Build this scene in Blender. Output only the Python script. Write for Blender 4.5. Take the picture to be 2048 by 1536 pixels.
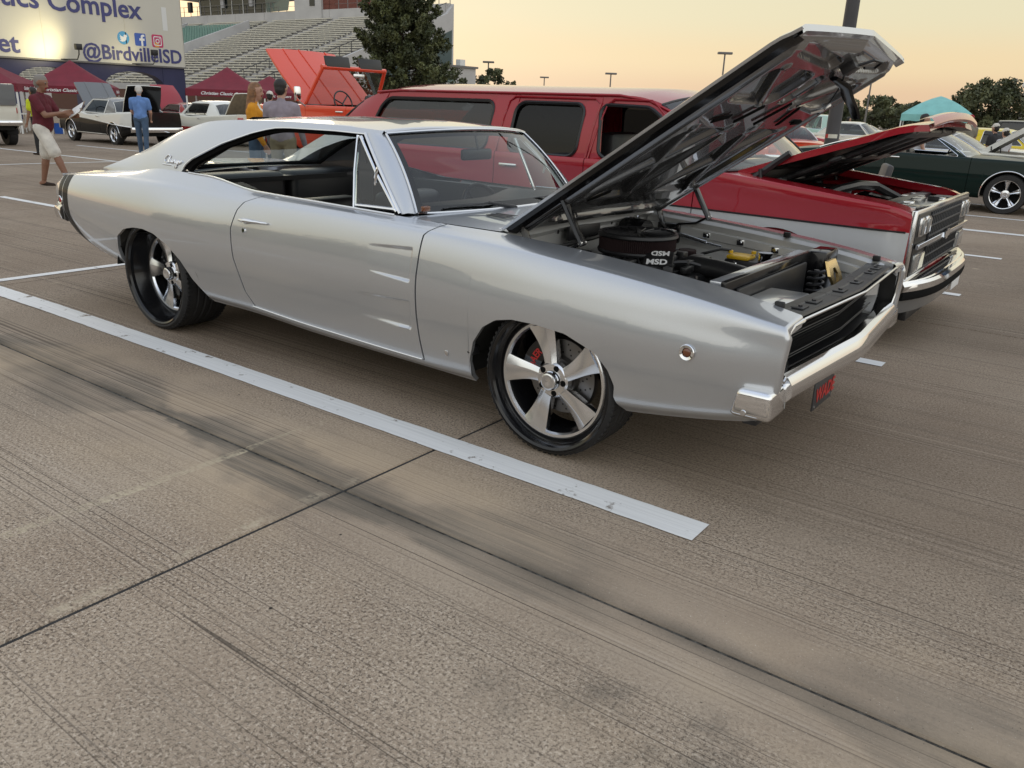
import bpy, bmesh, math, random
import numpy as np
from mathutils import Matrix, Vector
for _o in list(bpy.data.objects): bpy.data.objects.remove(_o)
SC = bpy.context.scene
COL = SC.collection
R = math.radians
# ------------------------------------------------------------------ camera, sky, sun, exposure
CAM_POS = (1.79679, -3.64393, 1.43620)
YAW, PIT, ROL = R(125.98957), R(18.97954), R(2.12799)
def cam_basis():
    f = Vector((math.cos(YAW)*math.cos(PIT), math.sin(YAW)*math.cos(PIT), -math.sin(PIT)))
    r = Vector((math.sin(YAW), -math.cos(YAW), 0)); u = r.cross(f)
    c, s = math.cos(ROL), math.sin(ROL)
    return c*r+s*u, -s*r+c*u, f
_r, _u, _f = cam_basis()
cam = bpy.data.cameras.new('camera'); cam_o = bpy.data.objects.new('camera', cam); COL.objects.link(cam_o)
cam.sensor_fit = 'HORIZONTAL'; cam.sensor_width = 36.0; cam.lens = 1627.5/2048*36.0
cam.clip_start = 0.05; cam.clip_end = 3000
cam_o.matrix_world = Matrix(((_r.x, _u.x, -_f.x, CAM_POS[0]), (_r.y, _u.y, -_f.y, CAM_POS[1]), (_r.z, _u.z, -_f.z, CAM_POS[2]), (0, 0, 0, 1)))
SC.camera = cam_o
SUN_YAW, SUN_EL = R(152), R(3.0)      # the sun is going down behind the stand
world = bpy.data.worlds.new('World'); SC.world = world; world.use_nodes = True
wn, wl = world.node_tree.nodes, world.node_tree.links
bg = wn['Background']; sky = wn.new('ShaderNodeTexSky'); sky.sky_type = 'NISHITA'; sky.sun_disc = False
sky.sun_elevation = SUN_EL; sky.sun_rotation = R(90)-SUN_YAW
sky.altitude = 150; sky.air_density = 1.2; sky.dust_density = 2.0; sky.ozone_density = 1.5
def _ramp(stops):
    r = wn.new('ShaderNodeValToRGB'); r.color_ramp.interpolation = 'B_SPLINE' if False else 'EASE'
    while len(r.color_ramp.elements) < len(stops): r.color_ramp.elements.new(.5)
    for e, (p_, c) in zip(r.color_ramp.elements, stops): e.position = p_; e.color = (*c, 1)
    return r
def _m(op, a, b=None, clamp=False):
    q = wn.new('ShaderNodeMath'); q.operation = op; q.use_clamp = clamp
    for i, z in enumerate((a, b)):
        if z is None: continue
        if isinstance(z, (int, float)): q.inputs[i].default_value = z
        else: wl.new(z, q.inputs[i])
    return q.outputs[0]
# dusk sky: colour by height above the horizon, warmer towards the set sun, greyer opposite and raised brighter there to light car and ground, with a trace of the sky texture added
tcw = wn.new('ShaderNodeTexCoord'); sx_ = wn.new('ShaderNodeSeparateXYZ'); wl.new(tcw.outputs['Generated'], sx_.inputs[0])
el = _m('DIVIDE', _m('ARCSINE', sx_.outputs['Z']), math.pi/2); elq = _m('POWER', _m('MAXIMUM', el, 0.0), .5)
q_ = lambda deg: (deg/90)**.5
warm = _ramp([(0, (.70, .50, .34)), (q_(1.2), (.78, .56, .37)), (q_(3.2), (.85, .68, .43)), (q_(6), (.79, .72, .50)), (q_(10), (.73, .71, .57)), (q_(25), (.82, .84, .83)), (q_(50), (.72, .78, .88)), (1, (.62, .71, .88))])
cool = _ramp([(0, (.66, .62, .57)), (q_(3), (.92, .88, .80)), (q_(8), (1.18, 1.15, 1.06)), (q_(18), (1.30, 1.30, 1.24)), (q_(32), (1.04, 1.08, 1.11)), (q_(55), (.76, .83, .93)), (1, (.62, .71, .88))])
for r in (warm, cool): wl.new(elq, r.inputs[0])
dotn = wn.new('ShaderNodeVectorMath'); dotn.operation = 'DOT_PRODUCT'; wl.new(tcw.outputs['Generated'], dotn.inputs[0]); dotn.inputs[1].default_value = (math.cos(SUN_YAW), math.sin(SUN_YAW), 0)
dd = dotn.outputs['Value']; side = _m('MULTIPLY', _m('ADD', dd, .55), 1/1.1, True)
mx1 = wn.new('ShaderNodeMix'); mx1.data_type = 'RGBA'; wl.new(side, mx1.inputs[0]); wl.new(cool.outputs[0], mx1.inputs[6]); wl.new(warm.outputs[0], mx1.inputs[7])
glow = _m('MULTIPLY', _m('POWER', _m('MAXIMUM', dd, 0.0), 7.0), _m('POWER', _m('SUBTRACT', 1.0, _m('MAXIMUM', el, 0.0)), 5.0))
mx2 = wn.new('ShaderNodeMix'); mx2.data_type = 'RGBA'; wl.new(_m('MULTIPLY', glow, .75), mx2.inputs[0]); wl.new(mx1.outputs[2], mx2.inputs[6]); mx2.inputs[7].default_value = (1.06, .97, .74, 1)
mx3 = wn.new('ShaderNodeMix'); mx3.data_type = 'RGBA'; mx3.blend_type = 'ADD'; mx3.inputs[0].default_value = .02; wl.new(mx2.outputs[2], mx3.inputs[6]); wl.new(sky.outputs[0], mx3.inputs[7])
wl.new(mx3.outputs[2], bg.inputs['Color']); bg.inputs['Strength'].default_value = 1.0
sun = bpy.data.lights.new('sun', 'SUN'); sun_o = bpy.data.objects.new('sun', sun); COL.objects.link(sun_o)
sun.energy = 0.5; sun.angle = R(25); sun.color = (1.0, 0.83, 0.62)
sun_o.rotation_euler = Vector((math.cos(SUN_YAW)*math.cos(R(9)), math.sin(SUN_YAW)*math.cos(R(9)), math.sin(R(9)))).to_track_quat('Z', 'Y').to_euler()
SC.view_settings.view_transform = 'Standard'; SC.view_settings.look = 'None'
SC.view_settings.exposure = 0.0; SC.view_settings.gamma = 1.0
SC.render.engine = 'CYCLES'
SC.cycles.max_bounces = 8; SC.cycles.transparent_max_bounces = 16; SC.cycles.use_denoising = True
SC.cycles.sample_clamp_indirect = 6.0
# ------------------------------------------------------------------ materials
MATS = {}
def newmat(name):
    m = bpy.data.materials.new(name); m.use_nodes = True; MATS[name] = m
    return m, m.node_tree.nodes, m.node_tree.links, m.node_tree.nodes['Principled BSDF']
def mat(name, col, rough=0.6, metal=0.0, coat=0.0, spec=0.5, var=0.0, vscale=8.0, bump=0.0, bscale=60.0, emit=None, rvar=0.0, sheen=0.0):
    m, n, l, b = newmat(name)
    b.inputs['Base Color'].default_value = (*col, 1); b.inputs['Roughness'].default_value = rough
    b.inputs['Metallic'].default_value = metal; b.inputs['Coat Weight'].default_value = coat
    b.inputs['Coat Roughness'].default_value = 0.03; b.inputs['Specular IOR Level'].default_value = spec
    if sheen: b.inputs['Sheen Weight'].default_value = sheen
    tc = n.new('ShaderNodeTexCoord')
    if var > 0 or rvar > 0:
        t = n.new('ShaderNodeTexNoise'); t.inputs['Scale'].default_value = vscale; t.inputs['Detail'].default_value = 5
        l.new(tc.outputs['Object'], t.inputs['Vector'])
        if var > 0:
            r = n.new('ShaderNodeMapRange'); r.inputs['From Min'].default_value = .3; r.inputs['From Max'].default_value = .7
            r.inputs['To Min'].default_value = 1-var; r.inputs['To Max'].default_value = 1+var
            l.new(t.outputs['Fac'], r.inputs['Value'])
            h = n.new('ShaderNodeHueSaturation'); h.inputs['Color'].default_value = (*col, 1)
            l.new(r.outputs[0], h.inputs['Value']); l.new(h.outputs[0], b.inputs['Base Color'])
        if rvar > 0:
            r = n.new('ShaderNodeMapRange'); r.inputs['From Min'].default_value = .3; r.inputs['From Max'].default_value = .7
            r.inputs['To Min'].default_value = max(0, rough-rvar); r.inputs['To Max'].default_value = min(1, rough+rvar)
            l.new(t.outputs['Fac'], r.inputs['Value']); l.new(r.outputs[0], b.inputs['Roughness'])
    if bump > 0:
        t = n.new('ShaderNodeTexNoise'); t.inputs['Scale'].default_value = bscale; t.inputs['Detail'].default_value = 4
        l.new(tc.outputs['Object'], t.inputs['Vector'])
        bp = n.new('ShaderNodeBump'); bp.inputs['Strength'].default_value = bump; bp.inputs['Distance'].default_value = 0.01
        l.new(t.outputs['Fac'], bp.inputs['Height']); l.new(bp.outputs[0], b.inputs['Normal'])
    if emit:
        b.inputs['Emission Color'].default_value = (*emit[:3], 1); b.inputs['Emission Strength'].default_value = emit[3]
    return m
def paint(name, col, metal=0.0, rough=0.35, coat=1.0, flake=0.0, coatr=0.02, coati=1.5):
    m = mat(name, col, rough, metal, coat); n, l = m.node_tree.nodes, m.node_tree.links; b = n['Principled BSDF']
    b.inputs['Coat Roughness'].default_value = coatr; b.inputs['Specular IOR Level'].default_value = .12; b.inputs['Coat IOR'].default_value = coati
    if flake > 0:
        tc = n.new('ShaderNodeTexCoord'); v = n.new('ShaderNodeTexNoise'); v.inputs['Scale'].default_value = 900; v.inputs['Detail'].default_value = 1
        l.new(tc.outputs['Object'], v.inputs['Vector'])
        r = n.new('ShaderNodeMapRange'); r.inputs['From Min'].default_value = .3; r.inputs['From Max'].default_value = .7
        r.inputs['To Min'].default_value = 1-flake; r.inputs['To Max'].default_value = 1+flake
        l.new(v.outputs['Fac'], r.inputs['Value'])
        h = n.new('ShaderNodeHueSaturation'); h.inputs['Color'].default_value = (*col, 1)
        l.new(r.outputs[0], h.inputs['Value']); l.new(h.outputs[0], b.inputs['Base Color'])
    return m
def glass(name, tint=(0.75, 0.82, 0.8), refl=1.0, ior=1.5):
    m, n, l, b = newmat(name); n.remove(b)
    tr = n.new('ShaderNodeBsdfTransparent'); tr.inputs['Color'].default_value = (*tint, 1)
    gl = n.new('ShaderNodeBsdfGlossy'); gl.inputs['Roughness'].default_value = 0.0; gl.inputs['Color'].default_value = (refl, refl, refl, 1)
    geo = n.new('ShaderNodeNewGeometry'); dt = n.new('ShaderNodeVectorMath'); dt.operation = 'DOT_PRODUCT'; l.new(geo.outputs['Normal'], dt.inputs[0]); l.new(geo.outputs['Incoming'], dt.inputs[1])
    def mm(op, a, b=None):
        q = n.new('ShaderNodeMath'); q.operation = op
        for i_, z in enumerate((a, b)):
            if z is None: continue
            if isinstance(z, (int, float)): q.inputs[i_].default_value = z
            else: l.new(z, q.inputs[i_])
        return q
    f0 = ((ior-1)/(ior+1))**2*1.6; fr = mm('ADD', mm('MULTIPLY', mm('POWER', mm('SUBTRACT', 1.0, mm('ABSOLUTE', dt.outputs['Value']).outputs[0]).outputs[0], 5.0).outputs[0], 1-f0).outputs[0], f0)
    mx = n.new('ShaderNodeMixShader'); l.new(fr.outputs[0], mx.inputs[0]); l.new(tr.outputs[0], mx.inputs[1]); l.new(gl.outputs[0], mx.inputs[2])
    l.new(mx.outputs[0], n['Material Output'].inputs['Surface'])
    return m
paint('silver', (0.53, 0.55, 0.58), metal=0.70, rough=0.30, flake=0.07, coati=1.9)
paint('silver_under', (0.18, 0.18, 0.185), metal=0.7, rough=0.24, coat=0.9)
paint('stripe_black', (0.008, 0.008, 0.009), rough=0.5, coat=.25)
mat('chrome', (0.82, 0.83, 0.85), 0.06, 1.0)
mat('chrome_soft', (0.72, 0.73, 0.75), 0.16, 1.0)
mat('polished', (0.84, 0.86, 0.90), 0.20, 1.0)
mat('gap_black', (0.006, 0.006, 0.006), 0.9, spec=0.1)
mat('trim_black', (0.012, 0.012, 0.013), 0.35)
mat('satin_black', (0.016, 0.016, 0.018), 0.42, var=.2, vscale=20)
mat('gloss_black', (0.008, 0.008, 0.009), 0.12)
mat('engine_black', (0.014, 0.014, 0.015), 0.38, var=.5, vscale=25, bump=.3, bscale=40)
mat('vinyl_black', (0.016, 0.016, 0.017), 0.38, bump=.15, bscale=200)
mat('rubber', (0.017, 0.017, 0.018), 0.62, var=.25, vscale=14, bump=.15, bscale=250)
mat('underbody', (0.012, 0.012, 0.012), 0.9)
mat('bare_metal', (0.42, 0.42, 0.41), 0.32, 0.9, rvar=.12, vscale=15)
mat('inner_silver', (0.58, 0.58, 0.57), 0.34, 0.35, coat=.6)
mat('gold_metal', (0.80, 0.58, 0.26), 0.25, 0.9)
mat('yellow_plastic', (0.72, 0.45, 0.02), 0.4)
mat('filter_red', (0.022, 0.009, 0.010), 0.85)
mat('red_print', (0.42, 0.018, 0.016), 0.5)
mat('white_print', (0.8, 0.8, 0.8), 0.5)
mat('rotor', (0.20, 0.19, 0.18), 0.4, 0.9)
mat('amber', (0.16, 0.05, 0.015), 0.2, coat=.8)
mat('tail_red', (0.35, 0.012, 0.012), 0.2, coat=.8)
mat('lamp_clear', (0.30, 0.31, 0.31), 0.10, metal=.5, coat=.8)
mat('plate_grey', (0.03, 0.03, 0.032), 0.5)
glass('glass', (0.70, 0.76, 0.75))
glass('glass_shade', (0.42, 0.50, 0.55))
glass('glass_dark', (0.10, 0.11, 0.12))
glass('glass_black', (0.03, 0.03, 0.03), refl=.45)
glass('glass_smoke', (0.30, 0.33, 0.34))
paint('red_paint', (0.34, 0.012, 0.022), rough=0.4, metal=0.15)
paint('lower_silver', (0.50, 0.51, 0.52), metal=0.35, rough=0.38)
paint('orange_paint', (0.72, 0.07, 0.028), rough=0.4)
paint('green_paint', (0.002, 0.013, 0.011), rough=0.45, metal=.2, coat=.35)
paint('black_paint', (0.005, 0.005, 0.006), rough=0.5, coat=.3)
paint('white_paint', (0.72, 0.72, 0.68), rough=0.4)
paint('seafoam_paint', (0.42, 0.60, 0.53), rough=0.4)
paint('yellow_paint', (0.72, 0.55, 0.01), rough=0.4)
paint('blue_paint', (0.16, 0.24, 0.36), rough=0.4)
paint('cream_paint', (0.66, 0.64, 0.56), rough=0.4)
paint('grey_paint', (0.16, 0.165, 0.17), rough=0.4, metal=.3)
mat('maroon_cloth', (0.17, 0.014, 0.028), 0.8, var=.12, vscale=3, bump=.2, bscale=6)
mat('teal_cloth', (0.22, 0.50, 0.48), 0.75, var=.1, vscale=3, bump=.2, bscale=6)
mat('white_metal', (0.72, 0.72, 0.70), 0.45)
mat('pole_grey', (0.055, 0.052, 0.055), 0.6, var=.12, vscale=3)
mat('pole_far', (0.16, 0.15, 0.145), 0.6)
mat('concrete_wall', (0.46, 0.45, 0.44), 0.85, var=.08, vscale=.6)
mat('concrete_step', (0.38, 0.37, 0.36), 0.85, var=.1, vscale=.8)
mat('bench_plank', (0.60, 0.57, 0.48), 0.6, var=.1, vscale=1)
mat('seat_green', (0.17, 0.30, 0.26), 0.55, var=.1, vscale=2)
mat('panel_green', (0.055, 0.085, 0.085), 0.6)
mat('brick_red', (0.16, 0.055, 0.04), 0.85, var=.2, vscale=6)
mat('sign_face', (0.60, 0.575, 0.50), 0.5, var=.04, vscale=.3)
mat('navy', (0.028, 0.030, 0.085), 0.5, var=.1, vscale=1)
mat('navy_print', (0.055, 0.058, 0.19), 0.5)
mat('sky_blue_print', (0.09, 0.34, 0.60), 0.5)
mat('blue_print', (0.05, 0.11, 0.42), 0.5)
mat('magenta_print', (0.55, 0.05, 0.14), 0.5)
mat('orange_print', (0.75, 0.33, 0.06), 0.5)
mat('window_dark', (0.02, 0.025, 0.025), 0.08)
mat('window_teal', (0.10, 0.16, 0.15), 0.1)
mat('brown_wall', (0.10, 0.045, 0.03), 0.85)
mat('bark', (0.07, 0.05, 0.035), 0.95, var=.3, vscale=5, bump=.6, bscale=10)
def leafmat(name, col, v=0.45):
    m = mat(name, col, 0.6, var=v, vscale=0.9)
    return m
leafmat('leaf_conifer', (0.050, 0.060, 0.022)); leafmat('leaf_conifer_pale', (0.095, 0.105, 0.038))
leafmat('leaf_dark', (0.062, 0.072, 0.034)); leafmat('leaf_mid', (0.098, 0.108, 0.048)); leafmat('leaf_oak', (0.050, 0.060, 0.024))
mat('skin', (0.42, 0.24, 0.17), 0.55, var=.06, vscale=8); mat('skin_tan', (0.24, 0.12, 0.075), 0.55, var=.06, vscale=8)
mat('hair_grey', (0.22, 0.20, 0.18), 0.7, bump=.4, bscale=80); mat('hair_white', (0.55, 0.53, 0.50), 0.7, bump=.4, bscale=80)
mat('hair_dark', (0.015, 0.012, 0.011), 0.55, bump=.4, bscale=80); mat('hair_auburn', (0.20, 0.095, 0.04), 0.55, var=.5, vscale=18, bump=.5, bscale=60)
for _n, _c in dict(cloth_maroon=(.10, .010, .018), cloth_white=(.62, .59, .53), cloth_blue=(.12, .23, .50), denim=(.055, .095, .16),
        cloth_mustard=(.62, .26, .012), cloth_lilac=(.27, .235, .27), khaki=(.24, .20, .13), cloth_hiviz=(.55, .62, .02), cloth_grey=(.50, .50, .52),
        cloth_red=(.30, .02, .03), shoe_brown=(.03, .018, .012), shoe_white=(.7, .7, .68), cloth_black=(.02, .02, .022), cloth_tan=(.20, .18, .14)).items():
    mat(_n, _c, 0.85, var=.20, vscale=7, bump=.8, bscale=11)
mat('paper', (0.75, 0.74, 0.72), 0.7); mat('bucket_blue', (0.02, 0.10, 0.42), 0.45); mat('wood', (0.22, 0.15, 0.09), 0.7, var=.2)
mat('tan_lining', (0.24, 0.19, 0.13), 0.8, var=.15)
# ------------------------------------------------------------------ object helpers
def empty(name, loc=(0, 0, 0), rz=0.0, parent=None):
    o = bpy.data.objects.new(name, None); COL.objects.link(o); o.location = loc; o.rotation_euler = (0, 0, rz); o.empty_display_size = .2
    if parent: o.parent = parent
    return o
def tag(o, label=None, cat=None, group=None, kind=None):
    if label: o['label'] = label
    if cat: o['category'] = cat
    if group: o['group'] = group
    if kind: o['kind'] = kind
    return o
def thing(name, label, cat, loc=(0, 0, 0), rz=0.0, group=None):
    return tag(empty(name, loc, rz), label, cat, group)
class MB:
    def __init__(s): s.v = []; s.f = []; s.m = []; s.n = 0
    def add(s, V, F, m=0):
        V = np.asarray(V, float).reshape(-1, 3); b = s.n
        s.v.append(V); s.n += len(V)
        for f in F: s.f.append([i+b for i in f]); s.m.append(m)
        return s
    def box(s, lo, hi, m=0, M=None):
        x0, y0, z0 = lo; x1, y1, z1 = hi
        V = np.array([(x0, y0, z0), (x1, y0, z0), (x1, y1, z0), (x0, y1, z0), (x0, y0, z1), (x1, y0, z1), (x1, y1, z1), (x0, y1, z1)], float)
        if M is not None: V = V@np.array(M.to_3x3()).T + np.array(M.translation)
        return s.add(V, [(0, 3, 2, 1), (4, 5, 6, 7), (0, 1, 5, 4), (1, 2, 6, 5), (2, 3, 7, 6), (3, 0, 4, 7)], m)
    def rbox(s, lo, hi, r=.02, m=0, M=None, seg=2):
        # box with rounded edges
        bm = bmesh.new(); bmesh.ops.create_cube(bm, size=1)
        lo = np.array(lo, float); hi = np.array(hi, float); c = (lo+hi)/2; d = hi-lo
        for v in bm.verts: v.co = Vector((c[0]+v.co.x*d[0], c[1]+v.co.y*d[1], c[2]+v.co.z*d[2]))
        bmesh.ops.bevel(bm, geom=list(bm.edges), offset=min(r, min(d)*.49), segments=seg, profile=.5, affect='EDGES')
        return s.addbm(bm, m, M)
    def addbm(s, bm, m=0, M=None):
        bm.verts.ensure_lookup_table(); bm.verts.index_update()
        V = np.array([v.co[:] for v in bm.verts]); F = [[v.index for v in f.verts] for f in bm.faces]
        if M is not None: V = V@np.array(M.to_3x3()).T + np.array(M.translation)
        bm.free(); return s.add(V, F, m)
    def grid(s, P, m=0, flip=False, cu=False, cv=False):
        P = np.asarray(P, float); a, b = P.shape[:2]; F = []
        for i in range(a if cu else a-1):
            for j in range(b if cv else b-1):
                q = (i*b+j, ((i+1) % a)*b+j, ((i+1) % a)*b+(j+1) % b, i*b+(j+1) % b)
                F.append(q[::-1] if flip else q)
        return s.add(P.reshape(-1, 3), F, m)
    def loft(s, rings, m=0, caps=True, flip=False):
        P = np.asarray(rings, float); k = P.shape[1]; b0 = s.n
        s.grid(P, m, flip, cv=True)
        if caps:
            a = list(range(k)); e = [(len(P)-1)*k+i for i in range(k)]
            for ff in ((a if not flip else a[::-1])[::1], (e[::-1] if not flip else e)):
                s.f.append([i+b0 for i in ff]); s.m.append(m)
        return s
    def tube(s, path, r, n=8, m=0, caps=True, sq=1.0):
        P = np.asarray(path, float); k = len(P); rr = np.broadcast_to(np.asarray(r, float), (k,)); rings = []
        T = np.gradient(P, axis=0); T /= np.linalg.norm(T, axis=1)[:, None]+1e-12
        up = np.array([0, 0, 1.]) if abs(T[0][2]) < .9 else np.array([1., 0, 0])
        u = np.cross(T[0], up); u /= np.linalg.norm(u)
        for i in range(k):
            u = u-T[i]*(u@T[i]); u /= np.linalg.norm(u); w = np.cross(T[i], u)
            a = np.linspace(0, 2*np.pi, n, endpoint=False)
            rings.append(P[i]+rr[i]*(np.cos(a)[:, None]*u+sq*np.sin(a)[:, None]*w))
        return s.loft(rings, m, caps, flip=True)
    def cyl(s, a, b, r, r2=None, n=16, m=0, caps=True):
        return s.tube([a, b], [r, r if r2 is None else r2], n, m, caps)
    def lathe(s, prof, c=(0, 0, 0), axis='z', n=32, m=0, a0=0, a1=2*math.pi, flip=False, ms=None):
        full = abs(a1-a0-2*math.pi) < 1e-6
        A = np.linspace(a0, a1, n, endpoint=not full); pr = np.asarray(prof, float)
        ax = {'z': (0, 1, 2), 'y': (2, 0, 1), 'x': (1, 2, 0)}[axis]
        P = np.zeros((len(A), len(pr), 3))
        P[..., ax[0]] = np.cos(A)[:, None]*pr[:, 0]; P[..., ax[1]] = np.sin(A)[:, None]*pr[:, 0]; P[..., ax[2]] = pr[:, 1]
        P += np.array(c)
        if ms is None: return s.grid(P, m, flip, cu=full)
        for j in range(len(pr)-1): s.grid(P[:, j:j+2], ms[j], flip, cu=full)
        return s
    def prism(s, poly, f, d0, d1, m=0):
        # poly: 2D points; f(u,v,d)->xyz
        k = len(poly); A = [f(u, v, d0) for u, v in poly]; B = [f(u, v, d1) for u, v in poly]
        F = [list(range(k))[::-1], [k+i for i in range(k)]]+[(i, (i+1) % k, k+(i+1) % k, k+i) for i in range(k)]
        return s.add(A+B, F, m)
    def sphere(s, c, r, m=0, n=12, k=8, sc=(1, 1, 1)):
        a = np.linspace(0, 2*np.pi, n, endpoint=False); b = np.linspace(-np.pi/2, np.pi/2, k)
        P = np.stack([np.cos(b)[None]*np.cos(a)[:, None], np.cos(b)[None]*np.sin(a)[:, None], np.broadcast_to(np.sin(b)[None], (n, k))], -1)
        return s.grid(P*r*np.array(sc)+np.array(c), m, cu=True)
    def xf(s, M):
        A = np.array(M.to_3x3()).T; t = np.array(M.translation); s.v = [V@A+t for V in s.v]; return s
    def mir(s):
        o = MB(); o.v = [V*np.array([1, -1, 1]) for V in s.v]; o.f = [f[::-1] for f in s.f]; o.m = list(s.m); o.n = s.n; return o
    def join(s, o):
        for f, m in zip(o.f, o.m): s.f.append([i+s.n for i in f]); s.m.append(m)
        s.v += o.v; s.n += o.n; return s
    def build(s, name, mats, parent=None, smooth=True, ang=38, weld=0.0, recalc=False):
        if not isinstance(mats, (list, tuple)): mats = [mats]
        me = bpy.data.meshes.new(name); V = np.concatenate(s.v) if s.v else np.zeros((0, 3))
        me.from_pydata(V.tolist(), [], s.f)
        for q in mats: me.materials.append(MATS[q])
        me.polygons.foreach_set('material_index', s.m)
        if weld > 0 or recalc:
            bm = bmesh.new(); bm.from_mesh(me)
            if weld > 0: bmesh.ops.remove_doubles(bm, verts=bm.verts, dist=weld)
            if recalc: bmesh.ops.recalc_face_normals(bm, faces=bm.faces)
            bm.to_mesh(me); bm.free()
        if smooth:
            me.polygons.foreach_set('use_smooth', [True]*len(me.polygons)); me.set_sharp_from_angle(angle=R(ang))
        me.update(); o = bpy.data.objects.new(name, me); COL.objects.link(o)
        if parent: o.parent = parent
        return o
def copy_tree(o, parent=None):
    c = o.copy(); COL.objects.link(c); c.parent = parent
    if parent is not None: c.matrix_parent_inverse = o.matrix_parent_inverse
    for ch in list(o.children): copy_tree(ch, c)
    return c
_tc = {}
def text_geo(body, size=1.0, extrude=0.0, offset=0.0, shear=0.0, align='LEFT', spacing=1.0, res=3):
    cu = bpy.data.curves.new('t', 'FONT'); cu.body = body; cu.size = size; cu.extrude = extrude; cu.offset = offset; cu.shear = shear
    cu.align_x = align; cu.space_character = spacing; cu.resolution_u = res
    ob = bpy.data.objects.new('t', cu); COL.objects.link(ob); dg = bpy.context.evaluated_depsgraph_get()
    me = bpy.data.meshes.new_from_object(ob.evaluated_get(dg))
    V = np.array([v.co[:] for v in me.vertices]); F = [list(q.vertices) for q in me.polygons]
    bpy.data.objects.remove(ob); bpy.data.curves.remove(cu); bpy.data.meshes.remove(me)
    return V, F
def basisM(o, ex, ey, ez=None):
    ex = Vector(ex).normalized(); ey = Vector(ey).normalized(); ez = Vector(ez) if ez is not None else ex.cross(ey); ey = ez.cross(ex)
    return Matrix(((ex.x, ey.x, ez.x, o[0]), (ex.y, ey.y, ez.y, o[1]), (ex.z, ey.z, ez.z, o[2]), (0, 0, 0, 1)))
def add_text(mb, body, o, ex, ey, size, extrude=.002, offset=0.0, m=0, **k):
    V, F = text_geo(body, size, extrude, offset, **k)
    M = basisM(o, ex, ey); V = V@np.array(M.to_3x3()).T+np.array(M.translation); mb.add(V, F, m)
def pchip(xs, ys, x):
    xs = np.asarray(xs, float); ys = np.asarray(ys, float); x = np.clip(np.asarray(x, float), xs[0], xs[-1])
    h = np.diff(xs); d = np.diff(ys)/h; n = len(xs); g = np.zeros(n)
    if n == 2: return ys[0]+d[0]*(x-xs[0])
    for i in range(1, n-1):
        if d[i-1]*d[i] > 0:
            w1, w2 = 2*h[i]+h[i-1], h[i]+2*h[i-1]; g[i] = (w1+w2)/(w1/d[i-1]+w2/d[i])
    g[0] = d[0]; g[-1] = d[-1]
    i = np.clip(np.searchsorted(xs, x)-1, 0, n-2); t = (x-xs[i])/h[i]
    return (1+2*t)*(1-t)**2*ys[i]+t*(1-t)**2*h[i]*g[i]+t*t*(3-2*t)*ys[i+1]+t*t*(t-1)*h[i]*g[i+1]
def lin(pts):
    a = np.array(pts, float); o = np.argsort(a[:, 0]); a = a[o]
    return lambda t: np.interp(t, a[:, 0], a[:, 1])
def smooth01(t): t = np.clip(t, 0, 1); return t*t*(3-2*t)
class Sec:
    """body section y(t), z(t) at any x, from control curves {k: ((x..),(y..),(z..))}"""
    def __init__(s, xs, Y, Z): s.xs = np.array(xs, float); s.Y = np.array(Y, float); s.Z = np.array(Z, float); s.K = len(s.Y)
    def __call__(s, X, T):
        X = np.asarray(X, float); T = np.broadcast_to(np.asarray(T, float), X.shape)
        y = np.stack([pchip(s.xs, k, X) for k in s.Y], -1); z = np.stack([pchip(s.xs, k, X) for k in s.Z], -1)
        i = np.clip(np.floor(T).astype(int), 0, s.K-2); t = T-i
        def cr(p):
            g = lambda j: np.take_along_axis(p, np.clip(j, 0, s.K-1)[..., None], -1)[..., 0]
            p0, p1, p2, p3 = g(i-1), g(i), g(i+1), g(i+2)
            p0 = np.where(i == 0, 2*p1-p2, p0); p3 = np.where(i+2 > s.K-1, 2*p2-p1, p3)
            return .5*((2*p1)+(-p0+p2)*t+(2*p0-5*p1+4*p2-p3)*t*t+(-p0+3*p1-3*p2+p3)*t**3)
        return cr(y), cr(z)
    def normal(s, X, T):
        e = 1e-3; y0, z0 = s(X, np.clip(T-e, 0, s.K-1)); y1, z1 = s(X, np.clip(T+e, 0, s.K-1))
        dy, dz = y1-y0, z1-z0; L = np.hypot(dy, dz)+1e-12
        return dz/L, -dy/L
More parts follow.
